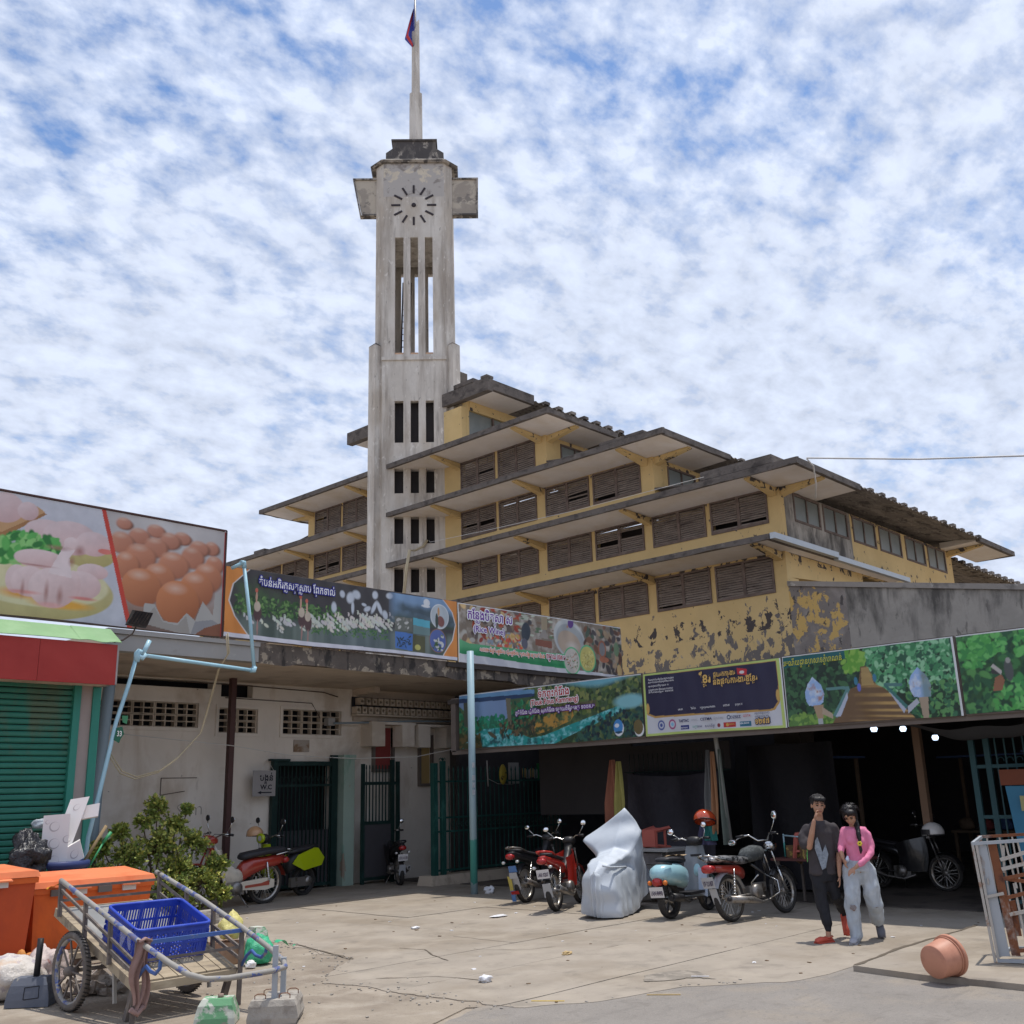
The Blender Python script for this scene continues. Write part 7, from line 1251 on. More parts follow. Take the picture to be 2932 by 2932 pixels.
def cover_pt(u, v):
    """u along the bike, v from the ground on one side over the top to the other"""
    x = -0.32+1.60*u; xs = [p[0] for p in PRF]; top = float(np.interp(x, xs, [p[1] for p in PRF])); hw = float(np.interp(x, xs, [p[2] for p in PRF]))
    s_ = 2*v-1; a = abs(s_); bottom = 0.04+0.16*max(0, u-0.55)*2+0.05*math.sin(u*9)
    if s_ < 0: bottom = 0.02+0.50*max(0, u-0.45)
    pk = max(0.0, top-0.80); hw *= 1+(0.75 if s_ > 0 else -0.25)*min(1, pk/0.5); drop = 0.04+pk*(0.62 if s_ > 0 else 0.45)
    if a < 0.3: y = hw*(a/0.3); z = top-drop*(a/0.3)**(0.9 if s_ > 0 else 1.3)
    else:
        t = (a-0.3)/0.7; y = hw+(0.22-hw)*min(1, t*(2.6 if s_ > 0 else 1.6))+0.02+0.05*t; z = (top-drop)*(1-t)+bottom*t
    fold = (1-abs(math.sin(x*8+2*math.sin(x*3)+z*1.5))*2)*0.011+(1-abs(math.sin(x*17-z*4))*2)*0.003
    t = max(0, (a-0.25)); y += fold*t*1.5+0.02*mnoise.noise(Vector((x*3, s_*3, z*2.2)))*t*2; belt = math.exp(-((z-0.62-0.05*x)/0.06)**2)*(1 if x < 0.5 else 0); y -= 0.05*belt*min(1, a*2); y0s = -0.10*pk/0.55
    e = 0.0
    if u < 0.12: e = -0.16*(1-u/0.12)*math.sin(PI*min(1, max(0, (z)/0.75)))
    return (x+e*0.4+0.02*math.sin(z*18+s_*3), y0s*(1-a)+math.copysign(y, s_)*(1-0.75*max(0, 1-u/0.10)**2*(0.3+0.7*(1-z))), z+0.008*math.sin(x*25)*(1-a))
s = MB(); s.grid(cover_pt, 110, 90); 
# rear closure
def rear_pt(u, v):
    a = Vector(cover_pt(0.0, 0.5*v if True else 0)); b_ = Vector(cover_pt(0.0, 1-0.5*v)); p = a.lerp(b_, u); bul = math.sin(PI*u); return (p.x-0.10*bul*(0.3+0.7*math.sin(PI*v*0.9))-0.02*math.sin(u*19+v*5)*bul, p.y, p.z)
s.grid(rear_pt, 30, 45); lp(cv, 'rain_cover', s, m_cover, recalc=False)
s = MB(); s.tube([(-0.36, -0.1, 0.66), (-0.3, -0.20, 0.64), (0.0, -0.215, 0.62), (0.35, -0.20, 0.60)], 0.012, 6); lp(cv, 'tie_cord', s, m_cover)

# ------------------------------------------------------------------ people
m_skin = mat('skin', (0.42, 0.23, 0.15), 0.55, var=0.06, vs=9, coord='obj'); m_skin.node_tree.nodes['Principled BSDF'].inputs['Subsurface Weight'].default_value = 0.06
m_hair = mat('black hair', (0.013, 0.010, 0.011), 0.48, var=0.3, vs=60, coord='obj', bump=(90, 0.6, 0.004)); m_lip = mat('lips', (0.28, 0.09, 0.08), 0.5, var=0); m_eye = mat('eyes', (0.02, 0.015, 0.012), 0.3, var=0)
def remeshed(name, mb, m, parent, vox=0.008, smooth=4, disp=None, label=None):
    me = mb.mesh(name, m); o = bpy.data.objects.new(name, me); COL.objects.link(o)
    md = o.modifiers.new('r', 'REMESH'); md.mode = 'VOXEL'; md.voxel_size = vox; md.use_smooth_shade = True
    sm = o.modifiers.new('s', 'SMOOTH'); sm.factor = 0.5; sm.iterations = smooth
    dg = bpy.context.evaluated_depsgraph_get(); dg.update(); me2 = bpy.data.meshes.new_from_object(o.evaluated_get(dg)); bpy.data.objects.remove(o); me2.name = name
    if not me2.materials: me2.materials.append(m)
    if disp:
        n = len(me2.vertices); co = np.zeros(n*3); me2.vertices.foreach_get('co', co); no = np.zeros(n*3); me2.vertices.foreach_get('normal', no); co = co.reshape(-1, 3); no = no.reshape(-1, 3)
        d = np.array([disp(Vector(c)) for c in co]); co += no*d[:, None]; me2.vertices.foreach_set('co', co.reshape(-1)); me2.update()
    me2.polygons.foreach_set('use_smooth', np.ones(len(me2.polygons), bool)); o = bpy.data.objects.new(name, me2); COL.objects.link(o); o.parent = parent
    if label: o['label'] = label
    return o
def limb(mb, pts, rad, n=12, flat=None):
    mb.tube(pts, rad, n, True, flat)
    for p, r in ((pts[0], rad[0]), (pts[-1], rad[-1])): mb.ell(p, (r, r, r), 10, 7)
def hand(mb, wrist, d, palmn, side, curl=0.4, sz=1.0):
    """palm, four fingers, thumb. d = direction of the fingers, palmn = palm normal, side = towards the thumb"""
    d = Vector(d).normalized(); pn = Vector(palmn).normalized(); sd_ = Vector(side).normalized(); w = Vector(wrist); S = 0.9*sz
    c = w+d*0.045*S; rot = Matrix((sd_, d, pn)).transposed(); mb.ell(c, (0.034*S, 0.045*S, 0.014*S), 12, 8, rot)
    for i in range(4):
        b = w+d*0.078*S+sd_*(0.025-0.017*i)*S; L = (0.058, 0.066, 0.061, 0.047)[i]*S; cu = curl*(1+0.1*i); p = [b-d*0.02*S]; dirn = d.copy(); q = b
        for k in range(3): q = q+dirn*L*(0.42, 0.33, 0.25)[k]; p.append(q.copy()); dirn = (dirn*math.cos(cu)+pn*math.sin(cu)).normalized()
        mb.tube(p, [0.0085*S, 0.0085*S, 0.008*S, 0.0065*S], 8); mb.ell(p[-1], (0.0065*S,)*3, 6, 5)
    b = w+d*0.02*S+sd_*0.026*S; t1 = b+(sd_*0.75+d*0.7+pn*0.3).normalized()*0.032*S; t2 = t1+(sd_*0.2+d*0.9+pn*0.4).normalized()*0.026*S; mb.tube([b, t1, t2], [0.011*S, 0.0095*S, 0.0075*S], 8); mb.ell(t2, (0.0075*S,)*3, 6, 5)
def head(mb, c, yaw, nod, tilt=0.0, s=1.0):
    """c = centre of the skull; local -y is the face"""
    M = Matrix.Translation(c) @ Matrix.Rotation(tilt, 4, 'Y') @ Matrix.Rotation(yaw, 4, 'Z') @ Matrix.Rotation(nod, 4, 'X') @ Matrix.Scale(s, 4); mb.xf = M
    mb.ell((0, 0.008, 0.022), (0.068, 0.083, 0.078), 18, 12); mb.ell((0, -0.018, -0.03), (0.054, 0.058, 0.066), 16, 10); mb.ell((0, -0.045, -0.082), (0.026, 0.024, 0.020), 10, 8)
    mb.tube([(0, -0.072, 0.005), (0, -0.084, -0.018), (0, -0.088, -0.030)], [0.007, 0.009, 0.012], 8); mb.ell((0.011, -0.076, -0.033), (0.007, 0.008, 0.006), 8, 6); mb.ell((-0.011, -0.076, -0.033), (0.007, 0.008, 0.006), 8, 6)
    mb.ell((0.032, -0.052, -0.026), (0.018, 0.016, 0.016), 8, 6); mb.ell((-0.032, -0.052, -0.026), (0.018, 0.016, 0.016), 8, 6); mb.ell((0, -0.065, 0.022), (0.045, 0.014, 0.010), 10, 6)
    mb.ell((0, -0.073, -0.053), (0.020, 0.010, 0.010), 10, 6)
    for q in (-1, 1): mb.ell((q*0.070, 0.008, -0.008), (0.009, 0.018, 0.028), 8, 8)
    mb.xf = None; return M
def face_bits(root, M):
    b = MB(); b.xf = M
    for q in (-1, 1): b.ell((q*0.026, -0.071, 0.006), (0.014, 0.006, 0.0065), 10, 6)
    lp(root, 'eyes', b, m_eye); b = MB(); b.xf = M
    for q in (-1, 1): b.tube([(q*0.012, -0.079, 0.024), (q*0.028, -0.077, 0.028), (q*0.044, -0.066, 0.023)], 0.0035, 6)
    lp(root, 'eyebrows', b, m_hair); b = MB(); b.xf = M; b.ell((0, -0.080, -0.055), (0.019, 0.006, 0.006), 10, 6); lp(root, 'lips', b, m_lip)
PRZ = math.atan2(-0.896, 0.444)
def strands(root, M, n, fringe, seed, low=0.0):
    b = MB(); b.xf = M; q = random.Random(seed)
    for i in range(n):
        a = q.uniform(0, 2*PI); st = q.uniform(0.2, 1.1); p = Vector((0.078*math.sin(st)*math.cos(a), 0.02+0.088*math.sin(st)*math.sin(a), 0.040+0.078*math.cos(st))); d = Vector((p.x, p.y-0.02, -0.035)).normalized()
        if p.y < -0.02 and not fringe: continue
        L = q.uniform(0.03, 0.055)+low*(p.y > -0.01); p2 = p+d*L*0.6+Vector((0, 0, -L*0.5)); b.tube([p, p+d*L*0.4+Vector((0, 0, 0.004)), p2], [0.0045, 0.0035, 0.001], 4)
    for i in range(fringe): x = -0.052+0.104*i/max(1, fringe-1); b.tube([(x*0.8, -0.055, 0.095), (x, -0.082, 0.066), (x+q.uniform(-.012, .012), -0.086+abs(x)*0.35, 0.034+q.uniform(-.006, .012))], [0.008, 0.0065, 0.001], 5)
    lp(root, 'hair_strands', b, m_hair, kind='stuff')
def fold(f, a): return lambda c: a*(mnoise.noise(Vector((c.x*f, c.y*f, c.z*f*0.55)))+0.5*mnoise.noise(Vector((c.x*f*2.3+5, c.y*f*2.3, c.z*f*1.2))))
# -- boy in dark clothes, hand at his mouth
boy = thing('person', 'boy in a dark grey T-shirt and black joggers, hand at his mouth, red clogs', 'person', (10.85, 5.4, 0), PRZ, 'young people walking in the yard')
sk = MB(); M = head(sk, (-0.165, -0.02, 1.385), 0.25, 0.10, 0.04)
limb(sk, [(-0.168, 0.015, 1.33), (-0.17, 0.02, 1.20)], [0.038, 0.045], 12)
limb(sk, [(-0.34, 0.01, 1.05), (-0.325, -0.05, 0.99), (-0.30, -0.075, 0.955)], [0.042, 0.036, 0.033]); limb(sk, [(-0.30, -0.075, 0.955), (-0.26, -0.12, 1.09), (-0.222, -0.135, 1.225)], [0.034, 0.031, 0.021]); hand(sk, (-0.219, -0.135, 1.235), (0.35, 0.0, 1), (0.75, 0.5, -0.2), (0.2, -0.6, 0.3), 0.95, 0.95)
limb(sk, [(0.010, 0.04, 1.04), (0.012, 0.05, 0.90), (0.0, 0.03, 0.87)], [0.040, 0.034, 0.031]); limb(sk, [(0.0, 0.03, 0.87), (-0.012, 0.0, 0.76), (-0.02, -0.02, 0.66)], [0.031, 0.027, 0.019]); hand(sk, (-0.02, -0.02, 0.655), (-0.05, -0.05, -1), (-0.9, 0.1, 0), (-0.1, -1, 0), 0.35, 0.95)
limb(sk, [(-0.19, -0.07, 0.16), (-0.195, -0.08, 0.05)], [0.030, 0.027]); limb(sk, [(-0.03, 0.30, 0.27), (-0.02, 0.33, 0.17)], [0.030, 0.027])
limb(sk, [(-0.17, 0.02, 1.18), (-0.18, 0.02, 0.95), (-0.19, 0.02, 0.70)], [0.06, 0.085, 0.085]); limb(sk, [(-0.31, 0.02, 1.10), (-0.03, 0.02, 1.10)], [0.035, 0.035]); limb(sk, [(-0.31, 0.02, 1.10), (-0.34, 0.01, 1.05)], [0.035, 0.037]); limb(sk, [(-0.03, 0.02, 1.10), (0.010, 0.04, 1.04)], [0.035, 0.036]); limb(sk, [(-0.235, 0.02, 0.68), (-0.232, -0.02, 0.42), (-0.19, -0.07, 0.16)], [0.06, 0.045, 0.03]); limb(sk, [(-0.14, 0.04, 0.68), (-0.085, 0.06, 0.44), (-0.03, 0.30, 0.27)], [0.06, 0.045, 0.03])
remeshed('body', sk, m_skin, boy, 0.0065, 3); face_bits(boy, M); Mb_ = M.copy()
hr = MB(); hr.xf = M; hr.ell((0, 0.020, 0.040), (0.078, 0.086, 0.074), 18, 12); hr.ell((0, -0.035, 0.072), (0.062, 0.048, 0.030), 14, 8); hr.ell((0, 0.05, 0.0), (0.066, 0.05, 0.065), 14, 8)
for q in (-1, 1): hr.ell((q*0.064, 0.0, 0.03), (0.012, 0.03, 0.035), 8, 8)
remeshed('hair', hr, m_hair, boy, 0.006, 3, fold(40, 0.006))
sh = MB(); sh.tube([(-0.19, 0.02, 0.67), (-0.19, 0.02, 0.80), (-0.18, 0.02, 0.98), (-0.17, 0.02, 1.10), (-0.17, 0.02, 1.185), (-0.17, 0.022, 1.225)], [0.148, 0.142, 0.145, 0.155, 0.125, 0.062], 20, True, (0.66, 1.0))
limb(sh, [(-0.30, 0.02, 1.135), (-0.345, 0.01, 1.06), (-0.335, -0.035, 0.985)], [0.058, 0.068, 0.070]); limb(sh, [(-0.03, 0.03, 1.135), (0.012, 0.04, 1.06), (0.018, 0.05, 0.93)], [0.058, 0.062, 0.064]); limb(sh, [(-0.30, 0.02, 1.135), (-0.03, 0.02, 1.135)], [0.055, 0.055])
m_tee = mat('charcoal cotton', (0.052, 0.045, 0.048), 0.9, var=0.12, vs=6, coord='obj'); t_ = remeshed('t_shirt', sh, m_tee, boy, 0.010, 5, fold(11, 0.016))
b = MB()
def chest(x, z, lift=0.0):
    dx = (x+0.185)/0.165; return (x, 0.02-0.66*0.157*math.sqrt(max(0.0, 1-dx*dx))-0.010-lift, z)
for pts, cc in (([(-0.235, 1.02), (-0.205, 1.06), (-0.185, 0.98), (-0.17, 0.90), (-0.13, 0.98), (-0.11, 0.88), (-0.15, 0.74), (-0.19, 0.72), (-0.225, 0.86), (-0.245, 0.94)], 0),): b.add([chest(*p) for p in pts], [tuple(range(len(pts)))])
part('shirt_print', b, mat('faded grey print', (0.22, 0.25, 0.29), 0.9, var=0.4, vs=30, coord='obj'), boy, local=True)
tr = MB(); tr.tube([(-0.19, 0.02, 0.60), (-0.19, 0.02, 0.74)], [0.125, 0.135], 16, True, (0.72, 1)); limb(tr, [(-0.245, 0.02, 0.66), (-0.235, -0.02, 0.42), (-0.205, -0.05, 0.24), (-0.195, -0.06, 0.19)], [0.083, 0.068, 0.058, 0.056], 14); limb(tr, [(-0.195, -0.06, 0.19), (-0.192, -0.07, 0.12)], [0.042, 0.036]); limb(tr, [(-0.13, 0.04, 0.66), (-0.085, 0.06, 0.44), (-0.04, 0.22, 0.34), (-0.025, 0.29, 0.29)], [0.083, 0.068, 0.056, 0.054], 14); limb(tr, [(-0.025, 0.29, 0.29), (-0.02, 0.31, 0.24)], [0.042, 0.037])
remeshed('joggers', tr, mat('black jersey', (0.017, 0.017, 0.021), 0.85, var=0.15, vs=8, coord='obj'), boy, 0.009, 4, fold(14, 0.012))
m_clog = mat('coral rubber', (0.55, 0.09, 0.055), 0.55, var=0.06, coord='obj')
def clog(root, M, m):
    b = MB(); b.xf = M
    st = [(0.055, 0.022, 0.030, 0.018), (0.03, 0.026, 0.036, 0.024), (-0.04, 0.030, 0.036, 0.026), (-0.10, 0.034, 0.045, 0.030), (-0.15, 0.028, 0.040, 0.024), (-0.175, 0.018, 0.022, 0.012)]
    rings = [[(hx*math.cos(2*PI*j/14), y, zc+hz*math.sin(2*PI*j/14)) for j in range(14)] for (y, zc, hx, hz) in st]; b.loft(rings); c = lp(root, 'clog', b, m)
    b = MB(); b.xf = M; b.box(-0.042, -0.165, 0.0, 0.042, 0.058, 0.013); lp(c, 'sole', b, m)
    b = MB(); b.xf = M; b.tube([(-0.036, -0.03, 0.045), (-0.038, 0.04, 0.055), (0, 0.068, 0.058), (0.038, 0.04, 0.055), (0.036, -0.03, 0.045)], 0.006, 6); lp(c, 'strap', b, m)
clog(boy, Matrix.Translation((-0.205, -0.09, 0.0)) @ Matrix.Rotation(-0.75, 4, 'Z'), m_clog); clog(boy, Matrix.Translation((-0.012, 0.31, 0.175)) @ Matrix.Rotation(0.15, 4, 'Z') @ Matrix.Rotation(1.1, 4, 'X'), m_clog)
b = MB(); b.tube([(-0.325, -0.06, 0.94), (-0.333, -0.055, 0.86), (-0.335, -0.05, 0.80)], 0.004, 5); lp(boy, 'lanyard', b, mat('green cord', (0.15, 0.55, 0.15), 0.6, var=0))
strands(boy, Mb_, 150, 13, 3)
# -- girl in pink, looking down at her pocket
girl = thing('person', 'girl in a pink long sleeved top and torn pale jeans looking down, long dark plait', 'person', (10.85, 5.4, 0), PRZ, 'young people walking in the yard')
sk = MB(); M = head(sk, (0.155, -0.05, 1.275), -0.25, 0.62, -0.08)
limb(sk, [(0.165, 0.0, 1.24), (0.18, 0.02, 1.14)], [0.033, 0.042], 12)
limb(sk, [(0.025, -0.06, 0.90), (0.035, -0.09, 0.84)], [0.026, 0.020]); hand(sk, (0.035, -0.09, 0.84), (0.25, -0.25, -1), (0.7, 0.6, 0), (0.3, -0.9, 0), 0.4, 0.9)
limb(sk, [(0.19, -0.155, 0.775), (0.15, -0.165, 0.745)], [0.025, 0.019]); hand(sk, (0.15, -0.165, 0.745), (-0.75, -0.1, -0.55), (0.3, 0.8, -0.3), (0.2, -0.5, -0.9), 0.55, 0.9)
limb(sk, [(0.08, -0.06, 0.45), (0.08, -0.065, 0.10), (0.075, -0.08, 0.05)], [0.042, 0.030, 0.028]); limb(sk, [(0.30, 0.10, 0.42), (0.325, 0.27, 0.18)], [0.040, 0.030])
limb(sk, [(0.18, 0.02, 1.12), (0.185, 0.02, 0.95), (0.185, 0.02, 0.72)], [0.05, 0.065, 0.08]); limb(sk, [(0.09, 0.02, 1.11), (0.27, 0.02, 1.11)], [0.025, 0.025]); limb(sk, [(0.09, 0.02, 1.11), (0.05, 0.01, 1.05), (0.03, -0.01, 0.95), (0.025, -0.06, 0.90)], [0.025]*4); limb(sk, [(0.27, 0.02, 1.11), (0.315, 0.01, 1.05), (0.335, -0.01, 0.95), (0.33, -0.04, 0.89), (0.27, -0.12, 0.83), (0.19, -0.155, 0.775)], [0.025]*5+[0.022]); limb(sk, [(0.12, 0.01, 0.70), (0.09, -0.03, 0.54), (0.08, -0.06, 0.43)], [0.06, 0.05, 0.042]); limb(sk, [(0.25, 0.03, 0.70), (0.29, 0.05, 0.54), (0.30, 0.10, 0.42)], [0.06, 0.05, 0.04])
remeshed('body', sk, m_skin, girl, 0.0065, 3); face_bits(girl, M); strands(girl, M, 60, 0, 5, 0.05)
hr = MB(); hr.xf = M; hr.ell((0, 0.020, 0.036), (0.080, 0.092, 0.076), 18, 12); hr.ell((0, 0.055, -0.02), (0.068, 0.05, 0.08), 14, 10); hr.ell((0.02, -0.045, 0.068), (0.058, 0.038, 0.030), 12, 8)
for q in (-1, 1): hr.ell((q*0.068, -0.005, 0.0), (0.012, 0.035, 0.06), 8, 8)
hr.xf = None; plait = [(0.195, 0.03, 1.24), (0.215, -0.03, 1.17), (0.222, -0.085, 1.09), (0.225, -0.10, 1.03), (0.222, -0.105, 0.98)]
hr.tube(plait, [0.036, 0.030, 0.024, 0.022, 0.012], 10)
for i in range(9): t = i/8; p = Vector(plait[1]).lerp(Vector(plait[3]), t); hr.ell(tuple(p+Vector((0.004*(-1)**i, 0, 0))), (0.026-0.006*t, 0.022, 0.016), 8, 6)
hr.tube([(0.222, -0.105, 0.98), (0.226, -0.11, 0.92), (0.222, -0.108, 0.88)], [0.014, 0.018, 0.004], 8)
remeshed('hair', hr, m_hair, girl, 0.006, 2, fold(40, 0.005))
b = MB()
for i in range(6): a = i*PI/3; b.ell((0.222+0.016*math.cos(a), -0.125, 0.985+0.016*math.sin(a)), (0.011, 0.009, 0.011), 8, 6)
lp(girl, 'hair_tie', b, mat('yellow hair tie', (0.70, 0.55, 0.05), 0.6, var=0))
sh = MB(); sh.tube([(0.185, 0.02, 0.79), (0.185, 0.02, 0.86), (0.185, 0.015, 0.98), (0.18, 0.02, 1.08), (0.18, 0.02, 1.13), (0.18, 0.022, 1.155)], [0.122, 0.112, 0.118, 0.130, 0.118, 0.055], 20, True, (0.68, 1.0)); sh.ell((0.145, -0.035, 1.01), (0.055, 0.040, 0.055), 12, 8); sh.ell((0.220, -0.035, 1.01), (0.055, 0.040, 0.055), 12, 8)
limb(sh, [(0.085, 0.02, 1.115), (0.05, 0.01, 1.06), (0.03, -0.01, 0.95), (0.025, -0.055, 0.90)], [0.040, 0.043, 0.036, 0.032]); limb(sh, [(0.275, 0.02, 1.115), (0.315, 0.01, 1.06), (0.335, -0.01, 0.95), (0.33, -0.04, 0.89)], [0.040, 0.044, 0.039, 0.038]); limb(sh, [(0.33, -0.04, 0.89), (0.27, -0.12, 0.83), (0.195, -0.155, 0.775)], [0.038, 0.034, 0.030]); limb(sh, [(0.08, 0.02, 1.12), (0.28, 0.02, 1.12)], [0.038, 0.038])
remeshed('long_sleeved_top', sh, mat('pink ribbed cotton', (0.72, 0.22, 0.36), 0.85, var=0.05, vs=6, coord='obj'), girl, 0.008, 4, fold(16, 0.009))
tr = MB(); tr.tube([(0.185, 0.02, 0.70), (0.185, 0.02, 0.815)], [0.145, 0.118], 18, True, (0.75, 1)); limb(tr, [(0.115, 0.01, 0.70), (0.095, -0.03, 0.54), (0.085, -0.055, 0.37), (0.085, -0.055, 0.20), (0.085, -0.06, 0.07)], [0.098, 0.088, 0.078, 0.074, 0.078], 16); limb(tr, [(0.255, 0.03, 0.70), (0.29, 0.03, 0.54), (0.305, 0.06, 0.38), (0.315, 0.16, 0.27), (0.325, 0.25, 0.19)], [0.098, 0.088, 0.078, 0.078, 0.082], 16)
m_denim = mat('pale torn denim', (0.42, 0.46, 0.50), 0.9, layers=[((0.56, 0.60, 0.65), (5, 5, 5), 0.5, 0.64, 0.7), ((0.30, 0.34, 0.38), (8, 8, 3), 0.56, 0.7, 0.5)], var=0.06, coord='obj')
remeshed('jeans', tr, m_denim, girl, 0.010, 4, fold(11, 0.022))
for (x, y, z, w, h) in ((0.085, -0.138, 0.345, 0.034, 0.028), (0.315, -0.012, 0.345, 0.032, 0.010)):
    b = MB(); pts = [(x+w*(1+0.25*math.sin(k*2.7))*math.cos(2*PI*k/14), y-0.003, z+h*(1+0.3*math.sin(k*4.1))*math.sin(2*PI*k/14)) for k in range(14)]; b.ext(pts, (0, 0.02, 0)); t0 = lp(girl, 'knee_tear', b, mat('knee skin shade', (0.20, 0.11, 0.075), 0.8, var=0.2, vs=60, coord='obj'))
    b = MB()
    for k in range(5): b.bar((x-w, y-0.006, z-h*0.8+k*h*0.4), (x+w, y-0.006, z-h*0.7+k*h*0.4+0.004), 0.003)
    lp(t0, 'frayed_threads', b, m_denim, kind='stuff')
b = MB(); b.tube([(0.075, -0.105, 0.80), (0.08, -0.115, 0.83), (0.085, -0.10, 0.86)], [0.014, 0.02, 0.008], 8, True, (0.4, 1)); lp(girl, 'tissue', b, mat('white tissue', (0.6, 0.66, 0.8), 0.8, var=0))
m_gclog = mat('grey rubber', (0.13, 0.13, 0.15), 0.6, var=0.08, coord='obj'); clog(girl, Matrix.Translation((0.07, -0.10, 0.0)) @ Matrix.Rotation(-0.15, 4, 'Z'), mat('pale grey rubber', (0.35, 0.35, 0.38), 0.6, coord='obj')); clog(girl, Matrix.Translation((0.335, 0.31, 0.135)) @ Matrix.Rotation(0.1, 4, 'Z') @ Matrix.Rotation(0.85, 4, 'X'), m_gclog)
# ------------------------------------------------------------------ barred fence on a low plinth behind the bikes
PY = 14.75
b = MB(); pts = [(13.35, PY-0.12), (17.3, PY-0.12), (17.3, PY+0.25), (13.35, PY+0.25)]
b.hexa([(13.33, PY-0.14, 0), (17.3, PY-0.14, 0), (17.3, PY+0.28, 0), (13.33, PY+0.28, 0), (13.36, PY-0.11, 0.18), (17.3, PY-0.11, 0.20), (17.3, PY+0.25, 0.20), (13.36, PY+0.25, 0.18)]); single('fence_plinth', b, m_brownpl2, 'low rough concrete plinth under the green fence beside the blue pole', 'plinth')
fn = thing('iron_fence', 'bottle green iron fence with two posts at its left end on a low plinth', 'fence', (13.5, PY, 0.18))
for (x, w, zt_) in ((13.52, 0.10, 2.20), (13.74, 0.085, 2.24)):
    b = MB(); b.box(x-w/2, PY-w/2, 0.17, x+w/2, PY+w/2, zt_); part('post', b, m_fencegreen, fn)
b = MB()
for a in np.linspace(0, 2*PI, 7)[:-1]: b.tube([(13.74, PY, 2.24), (13.74+0.05*math.cos(a), PY+0.02*math.sin(a), 2.30), (13.74+0.09*math.cos(a), PY+0.04*math.sin(a), 2.27)], 0.006, 5)
part('post_finial', b, m_fencegreen, fn)
for z in (0.26, 0.95, 1.20, 1.86): b = MB(); b.box(13.58, PY-0.015, z-0.016, 17.3, PY+0.015, z+0.016); part('rail', b, m_fencegreen, fn)
x = 13.92; i = 0; base = None
while x < 17.25:
    if base is None:
        b = MB(); b.box(-0.008, -0.008, 0.22, 0.008, 0.008, 2.05); b.lathe([(0.012, 2.05), (0.018, 2.08), (0.0, 2.16)], (0, 0, 0), 'z', 6); base = link('bar', b.mesh('bar', m_fencegreen), fn); o = base
    else: o = base.copy(); COL.objects.link(o); o.parent = fn
    o.location = (x-13.5, 0.02, -0.18); x += 0.125; i += 1
b = MB()
for i in range(26): x = 13.98+0.125*i; b.tube([(x+0.045*math.cos(t), PY-0.02, 1.075+0.045*math.sin(t)) for t in np.linspace(0, 2*PI, 9)], 0.006, 4)
part('scrollwork', b, m_fencegreen, fn, kind='stuff')
b = MB(); b.box(16.95, PY+0.02, 0.2, 17.15, PY+0.2, 3.2); single('dark_pillar', b, m_hallcol, 'dim pillar rising behind the green fence', 'pillar')
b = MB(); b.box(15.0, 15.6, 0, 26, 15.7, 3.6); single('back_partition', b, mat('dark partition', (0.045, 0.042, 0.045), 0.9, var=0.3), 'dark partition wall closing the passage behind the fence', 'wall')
b = MB(); b.box(17.0, 15.2, 1.88, 18.9, 15.26, 2.22); single('green_board', b, mat('bright green board', (0.02, 0.19, 0.06), 0.6), 'green painted board hanging in the dark behind the fence', 'board')
so = thing('socket_panel', 'pale electrical panel with a row of sockets at the left end of the green board', 'panel', (15.6, 14.9, 1.75))
b = MB(); b.box(15.75, 14.88, 1.80, 16.02, 14.93, 2.22); part('panel', b, m_greycan, so)
for i in range(5): b = MB(); x = 15.86+0.13*i if i < 1 else 16.0+0.12*i; b.box(x, 14.85, 1.90+0.02*(i % 2), x+0.085, 14.88, 2.08+0.02*(i % 2)); part('socket', b, m_board if i % 2 else m_greycan, so)
b = MB(); b.tube([(14.9, 14.7, 2.25), (14.9, 14.68, 1.75)], 0.014, 6); b.tube([(14.9, 14.68, 1.9), (15.2, 14.7, 1.8), (15.7, 14.75, 1.78)], 0.006, 5); single('conduit', b, m_greycan, 'short pale conduit hanging above the green fence', 'conduit')
b = MB(); b.ell((15.35, 14.7, 1.98), (0.10, 0.05, 0.20), 12, 10); single('yellow_bag', b, mat('yellow bag', (0.35, 0.27, 0.04), 0.7, layers=[((0.05, 0.04, 0.02), (6, 6, 6), 0.55, 0.6, 1)], bump=(12, 0.6, .02)), 'yellow bag hanging on the fence left of the socket panel', 'bag')

# ------------------------------------------------------------------ tarps, cloths and clutter under the right canopy
def drape(name, f, m, label, cat='curtain', nu=40, nv=24, group=None):
    b = MB(); b.grid(f, nu, nv); b.grid(lambda u, v: tuple(Vector(f(u, v))+Vector((0.008, 0.004, 0))), nu, nv); return single(name, b, m, label, cat, group)
m_tarp = mat('dark purple grey tarp', (0.040, 0.037, 0.048), 0.65, layers=[((0.065, 0.06, 0.075), (1.1, 1.1, 1.1), 0.48, 0.64, 0.8)], bump=(5, 0.7, 0.03))
drape('tarp', lambda u, v: (14.6+0.10*math.sin(u*11+2*v)*(1-0.5*v)+0.14*v, 11.15-1.85*u, 0.55+(1.33-0.02*u+0.06*math.sin(PI*u))*v-0.12*math.sin(PI*u)*v), m_tarp, 'dark purple tarp hung behind the covered motorbike and scooter', 'tarp', 60, 24)
drape('tarp', lambda u, v: (15.3+0.08*math.sin(u*9+2*v), 9.1-1.6*u, 0.05+2.2*v), mat('black shade sheet', (0.014, 0.013, 0.017), 0.7, bump=(5, 0.7, 0.03)), 'black shade sheet in place of the dark hall behind the roadster motorbike between the striped cloth and column', 'tarp', 40, 20)  # added near-black sheet stands in for the dark hall space
b = MB(); b.box(15.0, 11.2, 1.2, 15.05, 13.4, 3.2); b.box(15.0, 9.2, 1.9, 15.04, 11.2, 2.35)
single('rear_lattice_board', b, m_interior, 'dark board closing the space above the purple tarp', 'board')
b = MB()
for i in range(20): y = 11.1-0.1*i; b.tube([(14.8, y, 1.86), (14.8, y, 2.2)], 0.006, 4)
b.tube([(14.8, 11.2, 1.9), (14.8, 9.1, 1.88)], 0.009, 5)
